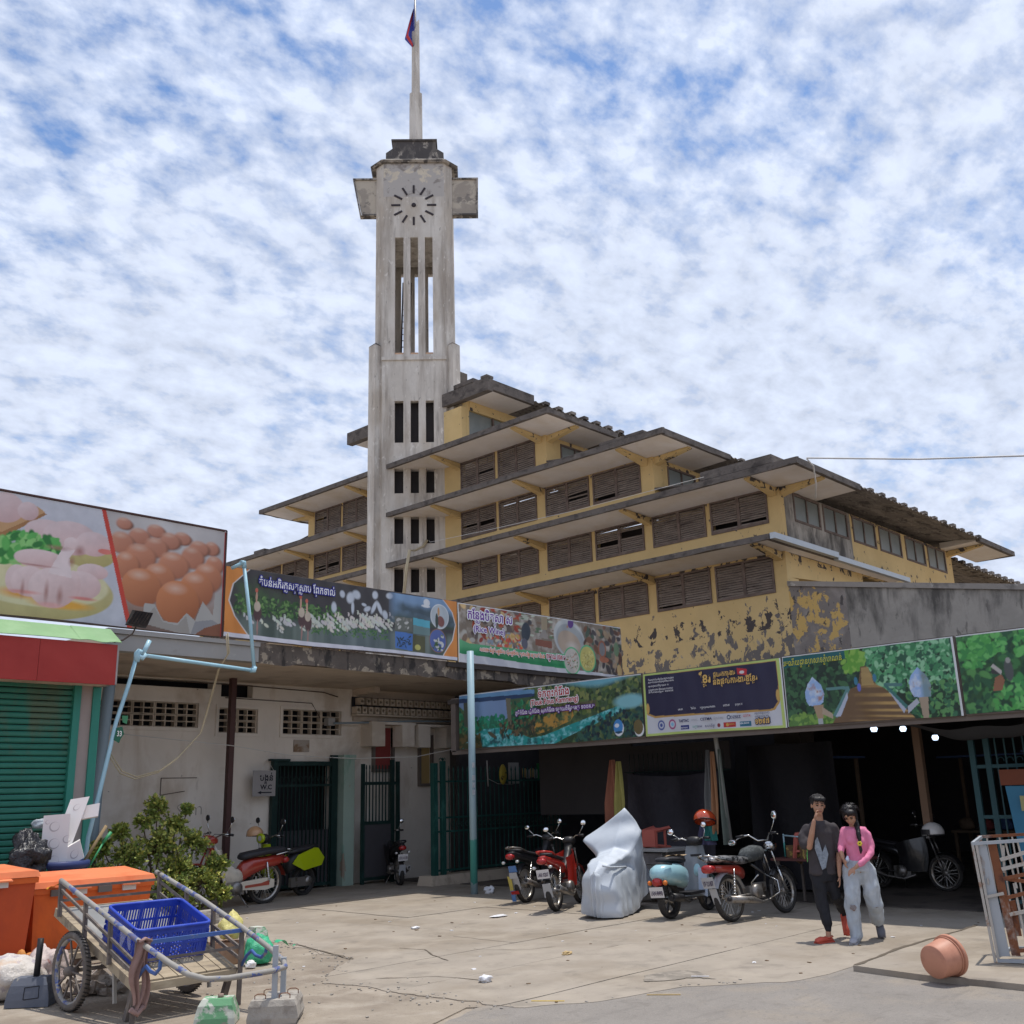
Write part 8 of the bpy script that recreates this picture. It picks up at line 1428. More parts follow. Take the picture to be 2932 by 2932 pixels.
o = single('upper_grille', b, m_dkgreen, 'row of thin bars above the purple tarp', 'grille'); o['kind'] = 'stuff'; del o['category']
def strip(y, w, z0, z1, m, x=13.4, flare=1.0, seed=0):
    def f(u, v):
        t = 1-v; ww = w*(0.25+0.75*min(1, t*1.5)*flare); return (x+0.03*math.sin(u*9+seed+t*2), y-ww/2+ww*u+0.05*(t**2)*math.sin(seed), z0+(z1-z0)*v)
    return f
m_st = lambda n, c: mat('cloth '+n, c, 0.85, bump=(8, 0.5, 0.02), var=0.15, vs=3)
drape('sun_curtain', strip(10.40, 0.30, 1.1, 2.08, m_st('rust', (0.23, 0.085, 0.05)), seed=1), m_st('rust', (0.23, 0.085, 0.05)), 'rust coloured half of a gathered sun curtain behind the covered motorbike', 'curtain')
drape('sun_curtain', strip(10.24, 0.22, 1.1, 2.05, None, x=13.36, seed=2), m_st('ochre', (0.27, 0.24, 0.07)), 'ochre half of a gathered sun curtain behind the covered motorbike', 'curtain')
for (y, w, z0, z1, c, nm, x, sd_) in ((8.60, 0.14, 1.20, 2.15, (0.14, 0.14, 0.135), 'grey', 13.40, 1), (8.49, 0.12, 0.95, 2.12, (0.32, 0.16, 0.08), 'orange brown', 13.36, 2), (8.40, 0.14, 0.80, 2.15, (0.12, 0.14, 0.12), 'dull green', 13.42, 3)):
    drape('hanging_cloth', strip(y, w, z0, z1, None, x=x, seed=sd_), m_st(nm, c), nm+' gathered cloth hanging beside the pale pipe', 'cloth', group='gathered cloths hanging beside the pale pipe')
for (y, w, z0, z1, c, nm, x, sd_) in ((8.74, 0.24, 0.80, 1.22, (0.07, 0.065, 0.12), 'violet', 13.38, 5), (8.62, 0.16, 0.86, 1.20, (0.02, 0.14, 0.12), 'teal', 13.34, 6)):
    drape('hanging_bag', strip(y, w, z0, z1, None, x=x, seed=sd_, flare=1.25), m_st(nm, c), nm+' bag tied below the gathered cloths', 'bag')
# rolled canopy cloth under the beam on the far right
b = MB(); prof = [(13.55, 5.6, 2.30), (13.6, 5.3, 2.24), (13.6, 4.9, 2.18), (13.6, 4.5, 2.10), (13.6, 4.1, 2.12), (13.6, 3.4, 2.2)]
b.grid(lambda u, v: (13.3+0.5*v, 5.6-2.6*u, 2.32-0.24*math.sin(PI*min(1, u*1.3))*(0.4+0.6*math.sin(PI*v))+0.02*math.sin(u*20)), 40, 12); single('sagging_net', b, mat('black shade net', (0.035, 0.035, 0.037), 0.9), 'black shade net sagging under the canopy at the right', 'net')
# trolley and plastic stools behind the scooter
cb_ = thing('vendor_cabinet', 'grimy metal vendor cabinet behind the light blue scooter', 'cabinet', (13.0, 9.5, 0))
m_cab = mat('grimy cabinet grey', (0.20, 0.19, 0.19), 0.6, layers=[((0.10, 0.085, 0.08), (3, 3, 3), 0.5, 0.66, 0.8)])
b = MB(); b.box(12.9, 9.18, 0.2, 13.5, 9.85, 0.70); part('body', b, m_cab, cb_); b = MB(); b.box(12.86, 9.05, 0.72, 13.6, 9.90, 0.76); part('top', b, m_greycan, cb_)
for y in (9.2, 9.42, 9.64): b = MB(); b.box(12.885, y, 0.26, 12.899, y+0.19, 0.48); part('door', b, mat('cabinet door', (0.30, 0.29, 0.30), 0.5), cb_)
for (x, y) in ((12.92, 9.1), (12.92, 9.8), (13.5, 9.1), (13.5, 9.8)): b = MB(); b.box(x, y, 0.01, x+0.03, y+0.03, 0.72); part('leg', b, m_greywood, cb_)
m_stool = mat('faded red plastic', (0.42, 0.11, 0.085), 0.45, var=0.08)
def stool(x, y, z, rz, label, lay=False):
    s_ = thing('plastic_stool', label, 'stool', (x, y, z), rz); s_.rotation_euler = (0.0, PI/2 if lay else 0, rz); w, h = 0.20, 0.30
    b = MB(); b.box(-w/2, -w/2, h-0.02, w/2, w/2, h); b.box(-w/2-0.01, -w/2-0.01, h-0.045, w/2+0.01, w/2+0.01, h-0.021); part('seat', b, m_stool, s_, local=True)
    for (a, c) in ((-1, -1), (1, -1), (1, 1), (-1, 1)):
        b = MB(); b.bar((a*w*0.46, c*w*0.46, h-0.03), (a*w*0.62, c*w*0.62, 0), 0.035); part('leg', b, m_stool, s_, local=True)
    for (a, c, d, e) in ((-1, -1, 1, -1), (1, -1, 1, 1), (1, 1, -1, 1), (-1, 1, -1, -1)): b = MB(); b.bar((a*w*0.56, c*w*0.56, 0.09), (d*w*0.56, e*w*0.56, 0.09), 0.025); part('stretcher', b, m_stool, s_, local=True)
    s_.scale = (1.15,)*3; return s_
st1 = stool(12.92, 9.44, 0.98, math.radians(180), 'faded red plastic stool lying on its side on the vendor cabinet', True); st1.location = (13.32, 9.46, 0.90)
b = MB(); b.ell((13.1, 9.78, 0.84), (0.11, 0.13, 0.10), 14, 9); single('pale_sack', b, mat('pale sack', (0.30, 0.28, 0.25), 0.9, bump=(9, 0.6, 0.03)), 'pale rounded sack on the cabinet left of the red stool', 'sack')
st2 = stool(13.7, 7.3, 0.62, 0.3, 'red plastic stool in the shade behind the roadster motorbike')
tb = thing('folding_table', 'dim folding table behind the roadster motorbike', 'table', (13.8, 6.9, 0)); b = MB(); b.box(13.4, 6.5, 0.60, 14.2, 7.7, 0.63); part('tabletop', b, mat('dim red brown board', (0.10, 0.035, 0.03), 0.8), tb)
for (x, y) in ((13.45, 6.55), (14.1, 6.55), (13.45, 7.6), (14.1, 7.6)): b = MB(); b.box(x, y, 0.012, x+0.03, y+0.03, 0.60); part('leg', b, m_greywood, tb)
b = MB(); b.tube([(13.55, 7.55, 0.64), (13.55, 7.55, 0.95)], 0.012, 6); b.tube([(13.55, 7.55, 0.93), (13.55, 7.2, 0.90)], 0.012, 6); single('clothes_rack', b, m_pole, 'bent pale rack standing on the dim folding table', 'rack')
b = MB(); b.grid(lambda u, v: (13.5+0.1*math.sin(u*5), 7.5-0.35*u, 0.80-0.25*v*(0.6+0.4*math.sin(PI*u))), 12, 8); single('flowered_cloth', b, mat('brown gold cloth', (0.14, 0.085, 0.04), 0.8, layers=[((0.40, 0.28, 0.08), (14, 14, 14), 0.56, 0.6, 1)]), 'brown and gold patterned cloth hanging on the rack', 'cloth')

# tall teal gate folded back at the right edge of the hall
rg = thing('iron_gate', 'tall teal barred gate folded back at the right edge of the hall', 'gate', (14.2, 4.9, 0.01)); XG = 14.2
m_teal = mat('teal iron paint', (0.025, 0.075, 0.085), 0.6, var=0.15)
for y in (5.05, 4.86): b = MB(); b.box(XG, y-0.035, 0.01, XG+0.05, y+0.035, 2.22); part('frame_post', b, m_teal, rg)
for z in (0.12, 1.14, 1.77, 2.2): b = MB(); b.box(XG+0.005, 3.2, z-0.022, XG+0.045, 5.015, z+0.022); part('rail', b, m_teal, rg)
for i in range(14): y = 4.75-0.115*i; b = MB(); b.box(XG+0.015, y-0.009, 0.14, XG+0.033, y+0.009, 2.17); part('bar', b, m_teal, rg)
b = MB()
for i in range(12): y = 4.7-0.115*i; b.tube([(XG+0.01, y+0.04*math.cos(t), 1.84+0.04*math.sin(t)) for t in np.linspace(-0.3, 3.5, 7)], 0.006, 4)
part('scrollwork', b, m_teal, rg, kind='stuff')
b = MB(); b.box(13.95, 3.6, 1.53, 14.05, 4.66, 1.72); b2 = MB(); single('orange_sign', b, mat('rust orange board', (0.17, 0.05, 0.025), 0.7), 'rust orange board hung on the teal gate', 'sign')
bb = thing('blue_panel', 'light blue sheet leaning on the teal gate under the orange board', 'panel', (14.0, 4.3, 0.3)); b = MB(); b.hexa([(13.9, 4.50, 0.25), (13.9, 3.6, 0.25), (13.93, 3.6, 0.25), (13.93, 4.50, 0.25), (13.98, 4.62, 1.52), (13.98, 3.6, 1.52), (14.01, 3.6, 1.52), (14.01, 4.62, 1.52)]); part('sheet', b, mat('sky blue sheet', (0.03, 0.16, 0.27), 0.5), bb)
b = MB(); b.box(13.90, 3.75, 1.22, 13.935, 4.44, 1.40); part('yellow_patch', b, mat('pale yellow label', (0.35, 0.33, 0.16), 0.6), bb)

# rusty grey cage of old gate frames at the right edge
cg = thing('metal_cage', 'grey and rust metal gate frames stacked at the right edge', 'gate frame', (9.97, 3.6, 0.045))
m_galv = mat('grey painted steel', (0.36, 0.38, 0.40), 0.5, layers=[((0.24, 0.16, 0.11), (7, 7, 2), 0.64, 0.70, 0.8)], var=0.05); m_rust = mat('rusty steel', (0.20, 0.075, 0.035), 0.85, layers=[((0.34, 0.28, 0.24), (5, 5, 3), 0.55, 0.62, 0.7), ((0.09, 0.04, 0.03), (9, 9, 9), 0.54, 0.64, 0.7)]); m_palest = mat('pale worn steel', (0.42, 0.39, 0.35), 0.6, layers=[((0.26, 0.13, 0.07), (9, 9, 9), 0.56, 0.64, 0.8)])
D1 = Vector((math.cos(math.radians(-75)), math.sin(math.radians(-75)), 0)); N1 = Vector((D1.y, -D1.x, 0))*-1
def cp(s_, z, d=0.0): p = Vector((9.97, 3.6, 0))+D1*s_+N1*d; return (p.x, p.y, z+0.045)
def cbar(a, c, w, m, nm='bar', h=None, **k): b = MB(); b.bar(cp(*a), cp(*c), w, h); return part(nm, b, m, cg, **k)
cbar((-0.0, 0.0), (-0.05, 1.0), 0.022, m_palest, 'corner_tube'); cbar((0.03, 0.0), (-0.02, 1.0), 0.022, m_palest, 'corner_tube')
cbar((-0.055, 1.0), (0.9, 1.06), 0.028, m_galv, 'top_rail'); cbar((0.02, 0.02), (0.9, 0.03), 0.028, m_galv, 'bottom_rail'); cbar((0.02, 0.05, 0.02), (0.13, 0.09, 0.3), 0.025, m_galv, 'bottom_rail'); cbar((0.13, 0.09, 0.3), (0.9, 0.10, 0.3), 0.025, m_galv, 'bottom_rail')
b = MB(); b.hexa([cp(0.035, 0.05, 0.012), cp(0.125, 0.06, 0.012), cp(0.125, 0.06, 0.03), cp(0.035, 0.05, 0.03), cp(-0.01, 0.985, 0.012), cp(0.062, 0.985, 0.012), cp(0.062, 0.985, 0.03), cp(-0.01, 0.985, 0.03)]); pnl = part('sheet_panel', b, m_galv, cg)
b = MB(); b.ell(cp(0.035, 0.68, 0.0), (0.012, 0.008, 0.032), 8, 6); part('lock', b, m_palest, pnl); cbar((0.01, 0.55, -0.01), (0.15, 0.58, -0.01), 0.018, m_palest, 'cross_lug', 0.025)
for (s0, s1) in ((0.09, 0.155), (0.125, 0.19)): cbar((s0, 1.0, 0.05), (s1, 0.06, 0.05), 0.035, m_rust, 'rusty_post')
cbar((0.20, 0.98, 0.05), (0.175, 0.75, 0.05), 0.02, m_palest, 'pale_post')
for (z0, z1) in ((0.86, 0.93), (0.78, 0.84), (0.70, 0.75)): cbar((0.16, z0, 0.02), (0.9, z0+(z1-z0)*3.2, 0.02), 0.022, m_palest if z0 > 0.72 else m_rust, 'cross_bar', 0.03)
for (z0, z1) in ((0.70, 0.67), (0.54, 0.60), (0.40, 0.45), (0.10, 0.12)): cbar((0.17, z0, 0.04), (0.9, z0+(z1-z0)*3.2, 0.04), 0.022, m_rust if z0 != 0.40 else m_palest, 'cross_bar', 0.03)
for s_ in (0.23, 0.33, 0.45, 0.60): cbar((s_-0.01, 1.02, 0.04), (s_+0.03, 0.62, 0.04), 0.015, m_palest, 'upright'); cbar((s_+0.01, 0.66, 0.05), (s_+0.04, 0.1, 0.05), 0.018, m_palest, 'upright')
b = MB(); b.hexa([cp(0.16, 0.22, 0.06), cp(0.24, 0.22, 0.06), cp(0.24, 0.22, 0.07), cp(0.16, 0.22, 0.07), cp(0.15, 0.5, 0.06), cp(0.23, 0.52, 0.06), cp(0.23, 0.52, 0.07), cp(0.15, 0.5, 0.07)]); part('rust_plate', b, m_rust, cg)
for s_ in (0.0, 0.9): cbar((s_-0.05, 1.0, 0.0), (s_-0.02, 1.03, 0.6), 0.025, m_galv, 'side_rail'); cbar((s_, 0.02, 0.6), (s_-0.03, 1.03, 0.6), 0.025, m_rust, 'rear_post')
cbar((-0.05, 1.03, 0.6), (0.9, 1.08, 0.6), 0.025, m_rust, 'rear_rail')
for i in range(8): cbar((0.05+0.11*i, 0.06, 0.6), (0.03+0.11*i, 1.04, 0.6), 0.014, m_palest, 'rear_upright')

# terracotta coloured bucket on its side
bk = thing('plastic_bucket', 'terracotta coloured plastic tub lying on its side by the kerb', 'bucket', (9.0, 3.62, 0.045)); m_bk = mat('terracotta plastic', (0.52, 0.24, 0.155), 0.5, layers=[((0.38, 0.16, 0.10), (5, 5, 5), 0.5, 0.66, 0.6)], var=0.05)
A = Vector((0.905, -0.30, 0.0)).normalized(); Mx = Matrix.Translation((8.93, 3.72, 0.172)) @ Vector((0, 0, 1)).rotation_difference(A+Vector((0, 0, 0.16))).to_matrix().to_4x4()
b = MB(); b.xf = Mx; b.lathe([(0.0, 0.0), (0.125, 0.0), (0.132, 0.008), (0.150, 0.20), (0.152, 0.215), (0.145, 0.215), (0.127, 0.015), (0.0, 0.012)], (0, 0, 0), 'z', 40); part('body', b, m_bk, bk)
b = MB(); b.xf = Mx; b.lathe([(0.151, 0.195), (0.165, 0.195), (0.167, 0.22), (0.152, 0.222)], (0, 0, 0), 'z', 40); part('rim', b, m_bk, bk); b = MB(); b.xf = Mx; b.lathe([(0.150, 0.172), (0.156, 0.172), (0.156, 0.180), (0.150, 0.182)], (0, 0, 0), 'z', 40); part('rib', b, m_bk, bk)

# ------------------------------------------------------------------ hand cart
m_cartm = mat('worn cart steel', (0.30, 0.28, 0.25), 0.6, layers=[((0.04, 0.09, 0.30), (7, 7, 7), 0.545, 0.58, 0.9), ((0.20, 0.13, 0.09), (7, 7, 7), 0.58, 0.66, 0.7)], var=0.15)
m_cartd = mat('dark cart steel', (0.13, 0.11, 0.10), 0.7, layers=[((0.25, 0.20, 0.16), (6, 6, 6), 0.5, 0.62, 0.8)], var=0.15); m_cartw = mat('cart plank', (0.36, 0.29, 0.20), 0.9, layers=[((0.20, 0.16, 0.12), (2, 14, 6), 0.5, 0.62, 0.8), ((0.50, 0.42, 0.30), (3, 9, 9), 0.56, 0.66, 0.6)], var=0.12); m_bluest = mat('blue cart paint', (0.06, 0.12, 0.33), 0.5, layers=[((0.25, 0.22, 0.2), (9, 9, 9), 0.6, 0.66, 0.8)]); m_sheetg = mat('scratched sheet', (0.22, 0.22, 0.215), 0.5, layers=[((0.35, 0.33, 0.29), (6, 2, 6), 0.5, 0.62, 0.8)])
cart = thing('hand_cart', 'two wheeled steel hand cart carrying a blue crate, handle towards the camera', 'cart', (4.6, 8.6, 0)); CX0, CX1 = 4.19, 5.05
bz = lambda y: 0.27+0.315*(y-8.0)
def beam(nm, a, c, w, h, m, par=cart): b = MB(); b.bar(a, c, w, h); return part(nm, b, m, par)
def tubep(nm, pts, r, m, par=cart, n=10): b = MB(); b.tube(pts, r, n); return part(nm, b, m, par)
for i, x in enumerate(np.linspace(CX0+0.05, CX1-0.05, 7)):
    b = MB(); w = 0.126; q = x-w/2; b.hexa([(q, 7.98, bz(7.98)), (q+w-0.008, 7.98, bz(7.98)), (q+w-0.008, 9.42, bz(9.42)), (q, 9.42, bz(9.42)), (q, 7.98, bz(7.98)+0.022), (q+w-0.008, 7.98, bz(7.98)+0.022), (q+w-0.008, 9.42, bz(9.42)+0.022), (q, 9.42, bz(9.42)+0.022)]); part('deck_plank', b, m_cartw, cart)
b = MB(); b.hexa([(4.27, 8.75, bz(8.75)+0.024), (5.0, 8.75, bz(8.75)+0.024), (5.0, 9.40, bz(9.40)+0.024), (4.27, 9.40, bz(9.40)+0.024), (4.27, 8.75, bz(8.75)+0.03), (5.0, 8.75, bz(8.75)+0.03), (5.0, 9.40, bz(9.40)+0.03), (4.27, 9.40, bz(9.40)+0.03)]); part('deck_sheet', b, m_sheetg, cart)
for x in (CX0-0.0, CX1+0.0): beam('side_beam', (x, 7.95, bz(7.95)-0.01), (x, 9.45, bz(9.45)-0.01), 0.035, 0.07, m_cartw)
beam('end_beam', (CX0, 7.95, bz(7.95)-0.012), (CX1, 7.95, bz(7.95)-0.012), 0.04, 0.06, m_cartw); beam('end_beam', (CX0, 9.45, bz(9.45)-0.012), (CX1, 9.45, bz(9.45)-0.012), 0.04, 0.06, m_cartw)
rz_ = lambda y: 0.98-0.29*(9.24-y)
pts = [(4.13, 9.28, 0.985), (4.14, 8.6, rz_(8.6)), (4.15, 7.9, rz_(7.9)), (4.17, 7.45, 0.47), (4.20, 7.22, 0.405), (4.27, 7.10, 0.375), (4.42, 7.05, 0.365), (4.8, 7.05, 0.365), (4.95, 7.10, 0.370), (5.02, 7.22, 0.39), (5.05, 7.45, 0.46), (5.07, 7.9, rz_(7.9)), (5.07, 8.6, rz_(8.6)), (5.08, 9.40, 0.985)]
fine = []
for i in range(len(pts)-1):
    for t in np.linspace(0, 1, 5)[:-1]: fine.append(tuple(Vector(pts[i]).lerp(Vector(pts[i+1]), float(t))))
fine.append(pts[-1]); tubep('handle_rail', fine, 0.021, m_cartm, n=12)
for sx, x in ((0, 4.15), (1, 5.07)):
    for y in (9.32, 8.82, 8.36): beam('rail_post', (x+0.01, y, bz(y)), (x, y, rz_(y)-0.01), 0.03, 0.03, m_cartd)
    for f in (0.38, 0.70): beam('side_rail', (x+0.005, 9.32, bz(9.32)+(rz_(9.32)-bz(9.32))*f), (x+0.005, 7.92, bz(7.92)+(rz_(7.92)-bz(7.92))*f*0.75), 0.018, 0.022, m_cartd)
    beam('front_post', (x+0.01, 7.93, 0.0 if False else bz(7.93)-0.25), (x, 7.90, rz_(7.90)), 0.035, 0.03, m_cartd)
    tubep('hook', [(x+0.01, 7.55, 0.49), (x+0.01, 7.56, 0.42), (x+0.01, 7.62, 0.38), (x+0.01, 7.70, 0.39), (x+0.01, 7.76, 0.42), (x+0.01, 7.83, 0.38), (x+0.01, 7.90, 0.30)], 0.014, m_bluest)
for f in (0.25, 0.62): beam('rear_rail', (4.15, 9.34, bz(9.34)+(0.98-bz(9.34))*f+0.05), (5.07, 9.36, bz(9.34)+(0.98-bz(9.34))*f+0.05), 0.018, 0.022, m_cartd)
beam('front_rail', (4.15, 7.90, 0.57), (5.07, 7.90, 0.57), 0.03, 0.03, m_bluest); beam('front_rail', (4.15, 7.91, 0.44), (5.07, 7.91, 0.44), 0.018, 0.02, m_cartd)
for x in (4.20, 5.03): beam('leg', (x, 8.10, 0.0), (x, 7.98, bz(7.98)), 0.045, 0.045, m_cartd); beam('leg_brace', (x, 8.30, 0.10), (x, 8.35, bz(8.35)), 0.025, 0.025, m_cartm)
tubep('axle', [(4.08, 8.88, 0.30), (5.14, 8.82, 0.30)], 0.016, m_cartd)
def cwheel(x, y, rz):
    R = 0.30; b = MB(); M_ = Matrix.Translation((x, y, R)) @ Matrix.Rotation(rz, 4, 'Z'); b.xf = M_; b.lathe([(R-0.05, -0.022), (R-0.03, -0.03), (R-0.008, -0.026), (R, -0.012), (R, 0.012), (R-0.008, 0.026), (R-0.03, 0.03), (R-0.05, 0.022), (R-0.05, -0.022)], (0, 0, 0), 'x', 44); w = part('wheel', b, mat('grey tyre', (0.13, 0.11, 0.095), 0.9, layers=[((0.22, 0.19, 0.16), (14, 14, 14), 0.5, 0.64, 0.8)], bump=(50, 0.6, .005)), cart)
    b = MB(); b.xf = M_
    for i in range(56):
        a = 2*PI*i/56; b.bar((-0.02, (R+0.002)*math.cos(a), (R+0.002)*math.sin(a)), (0.02, (R+0.002)*math.cos(a+0.05), (R+0.002)*math.sin(a+0.05)), 0.012, 0.008)
    part('tread', b, m_rub, w, kind='stuff')
    b = MB(); b.xf = M_; b.lathe([(R-0.05, -0.022), (R-0.062, -0.018), (R-0.068, 0), (R-0.062, 0.018), (R-0.05, 0.022)], (0, 0, 0), 'x', 36); part('rim', b, m_cartm, w)
    for i in range(10):
        a = 2*PI*i/10; b = MB(); b.xf = M_; b.bar((0.012*(-1)**i, 0.02*math.cos(a), 0.02*math.sin(a)), (0, (R-0.065)*math.cos(a+0.1), (R-0.065)*math.sin(a+0.1)), 0.013); part('spoke', b, m_cartd, w)
    b = MB(); b.xf = M_; b.lathe([(0, -0.06), (0.03, -0.055), (0.04, -0.02), (0.04, 0.02), (0.03, 0.055), (0, 0.06)], (0, 0, 0), 'x', 16); part('hub', b, m_cartd, w)
cwheel(4.10, 8.88, 0.02); cwheel(5.12, 8.82, 0.02)
# blue crate on the cart
m_crate = mat('blue crate plastic', (0.025, 0.06, 0.42), 0.4, layers=[((0.06, 0.11, 0.50), (5, 5, 5), 0.5, 0.66, 0.6)], var=0.06, coord='obj')
cr = thing('crate', 'blue slatted plastic crate sitting on the hand cart', 'crate', (4.60, 8.49, bz(8.49)+0.03)); cr.rotation_euler = (math.atan(0.315), 0, 0); cr.scale = (0.97, 0.97, 0.90)
W_, D_, H_c = 0.33, 0.27, 0.30
def lc(nm, f, par=cr, **k): b = MB(); f(b); return part(nm, b, m_crate, par, local=True, **k)
lc('rim', lambda b: [b.tube([(x*W_*1.03, y*D_*1.03, H_c) for x, y in [(-1, -.85), (-.95, -.96), (-.85, -1), (.85, -1), (.95, -.96), (1, -.85), (1, .85), (.95, .96), (.85, 1), (-.85, 1), (-.95, .96), (-1, .85), (-1, -.85)]], 0.015, 8, cap=False), None][-1])
def slotwall(b, ax, sgn):
    L, off = (W_, D_) if ax == 'x' else (D_, W_)
    def pt(a, z, d): return (a, sgn*(off-0.005+d), z) if ax == 'x' else (sgn*(off-0.005+d), a, z)
    def bar(a0, z0, a1, z1, d0=0.0, d1=0.010):
        A_ = [pt(a0, z0, d0), pt(a1, z0, d0), pt(a1, z1, d0), pt(a0, z1, d0)]; b.ext(A_, Vector(pt(0, 0, d1))-Vector(pt(0, 0, d0)))
    for z0, z1 in ((0.0, 0.035), (0.130, 0.150), (0.245, 0.30)): bar(-L, z0, L, z1)
    n = 26 if ax == 'x' else 20
    for i in range(n+1):
        a = -L+2*L*i/n; w = 0.006 if i % 6 else 0.014; bar(a-w, 0.035, a+w, 0.130, 0.001, 0.008); bar(a-w, 0.150, a+w, 0.245, 0.001, 0.008)
for ax in 'xy':
    for sg in (-1, 1): lc('side', lambda b, ax=ax, sg=sg: slotwall(b, ax, sg))
def flo(b):
    for i in range(17): a = -W_+2*W_*i/16; b.box(a-0.006, -D_, 0.0, a+0.006, D_, 0.008)
    for i in range(5): a = -D_+2*D_*i/4; b.box(-W_, a-0.01, 0.009, W_, a+0.01, 0.014)
lc('base', flo, kind='stuff')
# rag tied on the handle
b = MB()
def rag(o, l, sd_): return lambda u, v: (4.15+o+0.035*(u-0.5)*2*(1+0.4*math.sin(v*4+sd_))+0.02*math.sin(v*7+sd_), 7.80+0.02*math.sin(u*9+v*3)+0.05*v, 0.60-l*v+0.012*math.sin(u*8))
b.grid(rag(-0.03, 0.46, 1), 8, 24); b.grid(rag(0.035, 0.50, 3), 8, 24); b.tube([(4.11, 7.80, 0.59), (4.15, 7.79, 0.615), (4.20, 7.80, 0.59)], 0.03, 8, True, (0.4, 1)); b.tube([(4.10, 7.85, 0.12), (4.15, 7.84, 0.08), (4.20, 7.85, 0.13)], 0.022, 7); single('rag', b, mat('dusty pink rag', (0.30, 0.19, 0.165), 0.95, bump=(16, 0.6, 0.02), var=0.15, vs=6), 'dusty pink strip of cloth knotted over the cart handle', 'rag')
b = MB(); b.grid(lambda u, v: (4.17-0.01*math.sin(u*9), 8.05+0.17*u, 0.66-0.16*v*(0.6+0.4*math.cos(u*7))+0.01*math.sin(v*9)), 10, 10); single('clear_bag', b, mat('clear plastic', (0.55, 0.55, 0.58), 0.25, alpha=0.35, var=0.1), 'crumpled clear plastic bag tied to the cart side rail', 'plastic bag')

# ------------------------------------------------------------------ orange bins and rubbish
m_or = mat('orange box plastic', (0.68, 0.125, 0.02), 0.55, layers=[((0.42, 0.07, 0.02), (1.5, 1.5, 1.0), 0.52, 0.66, 0.7), ((0.22, 0.07, 0.03), (5, 5, 2), 0.60, 0.72, 0.6)], var=0.06); m_orl = mat('faded orange lid', (0.78, 0.22, 0.09), 0.6, layers=[((0.62, 0.13, 0.04), (2, 2, 2), 0.5, 0.66, 0.7)], var=0.05); m_white2 = mat('white latch', (0.60, 0.57, 0.53), 0.6)
def bin_(name, label, x0, x1, y0, y1, z0, z1, lid, latches, m2=m_or):
    t = thing(name, label, 'box', ((x0+x1)/2, (y0+y1)/2, z0)); b = MB(); i_ = 0.05
    b.hexa([(x0+i_, y0+i_, z0), (x1-i_, y0+i_, z0), (x1-i_, y1-i_, z0), (x0+i_, y1-i_, z0), (x0+0.01, y0+0.01, z1-0.13), (x1-0.01, y0+0.01, z1-0.13), (x1-0.01, y1, z1-0.13), (x0+0.01, y1, z1-0.13)]); part('body', b, m2, t)
    b = MB(); b.box(x0-0.01, y0-0.015, z1-0.13, x1+0.01, y1, z1-0.075); part('rim', b, m_or, t)
    b = MB(); b.hexa([(x0-0.02, y0-0.03, z1-0.07), (x1+0.02, y0-0.03, z1-0.07), (x1+0.02, y1, z1-0.07), (x0-0.02, y1, z1-0.07), (x0+0.0, y0-0.01, z1-0.01), (x1-0.0, y0-0.01, z1-0.01), (x1, y1, z1+lid), (x0, y1, z1+lid)]); part('lid', b, m_orl, t)
    for (lx, kind_) in latches:
        b = MB(); b.box(lx-0.075, y0-0.045, z1-0.155, lx+0.075, y0-0.016, z1-0.09); part('latch', b, {'w': m_white2, 'g': m_greywood, 'o': m_orl}[kind_], t)
        if kind_ != 'g': b = MB(); b.hexa([(lx-0.1, y0-0.09, z1-0.10), (lx+0.1, y0-0.09, z1-0.10), (lx+0.1, y0-0.016, z1-0.085), (lx-0.1, y0-0.016, z1-0.085), (lx-0.1, y0-0.09, z1-0.085), (lx+0.1, y0-0.09, z1-0.085), (lx+0.1, y0-0.016, z1-0.07), (lx-0.1, y0-0.016, z1-0.07)]); part('latch_handle', b, m_orl, t)
    return t
bA = bin_('insulated_box', 'tall faded orange insulated box at the left edge', 3.3, 4.78, 11.30, 12.2, 0.13, 0.98, 0.03, ((4.4, 'w'),), mat('red orange box plastic', (0.50, 0.075, 0.02), 0.55, layers=[((0.36, 0.05, 0.02), (1.5, 1.5, 1.0), 0.52, 0.66, 0.6)]))
bB = bin_('insulated_box', 'wide bright orange insulated box behind the hand cart', 4.84, 6.18, 11.5, 12.2, 0.13, 0.84, 0.06, ((5.08, 'g'), (5.32, 'w'), (5.60, 'g'), (5.88, 'w')))
b = MB(); b.grid(lambda u, v: (4.95+0.25*u, 11.42+0.05*v+0.02*math.sin(u*8), 0.765+0.045*math.sin(PI*u)*(1-0.5*v)+0.01*math.sin(u*17)), 14, 6); single('yellow_rag', b, mat('yellow rag', (0.60, 0.33, 0.03), 0.9), 'yellow rag stuffed under the lid of the wide orange box', 'rag')
pal = thing('wooden_pallet', 'weathered timber pallet under the orange boxes', 'pallet', (4.8, 11.3, 0))
for i, y in enumerate((11.22, 11.5, 11.8, 12.1)): b = MB(); b.box(3.3, y-0.04, 0.075, 6.15, y+0.05, 0.125); part('board', b, m_cartw, pal)
for x in (3.4, 4.45, 5.3, 6.05): b = MB(); b.box(x-0.04, 11.18, 0.0, x+0.04, 12.15, 0.074); part('bearer', b, m_greywood, pal)
b = MB(); b.ell((4.52, 11.12, 0.16), (0.09, 0.05, 0.03), 8, 5); b.ell((4.62, 11.14, 0.15), (0.05, 0.06, 0.09), 8, 6); b.ell((4.75, 11.16, 0.17), (0.10, 0.04, 0.03), 8, 5); single('orange_peel', b, mat('orange peel', (0.55, 0.22, 0.05), 0.7), 'curled orange scraps on the pallet edge', 'scrap')
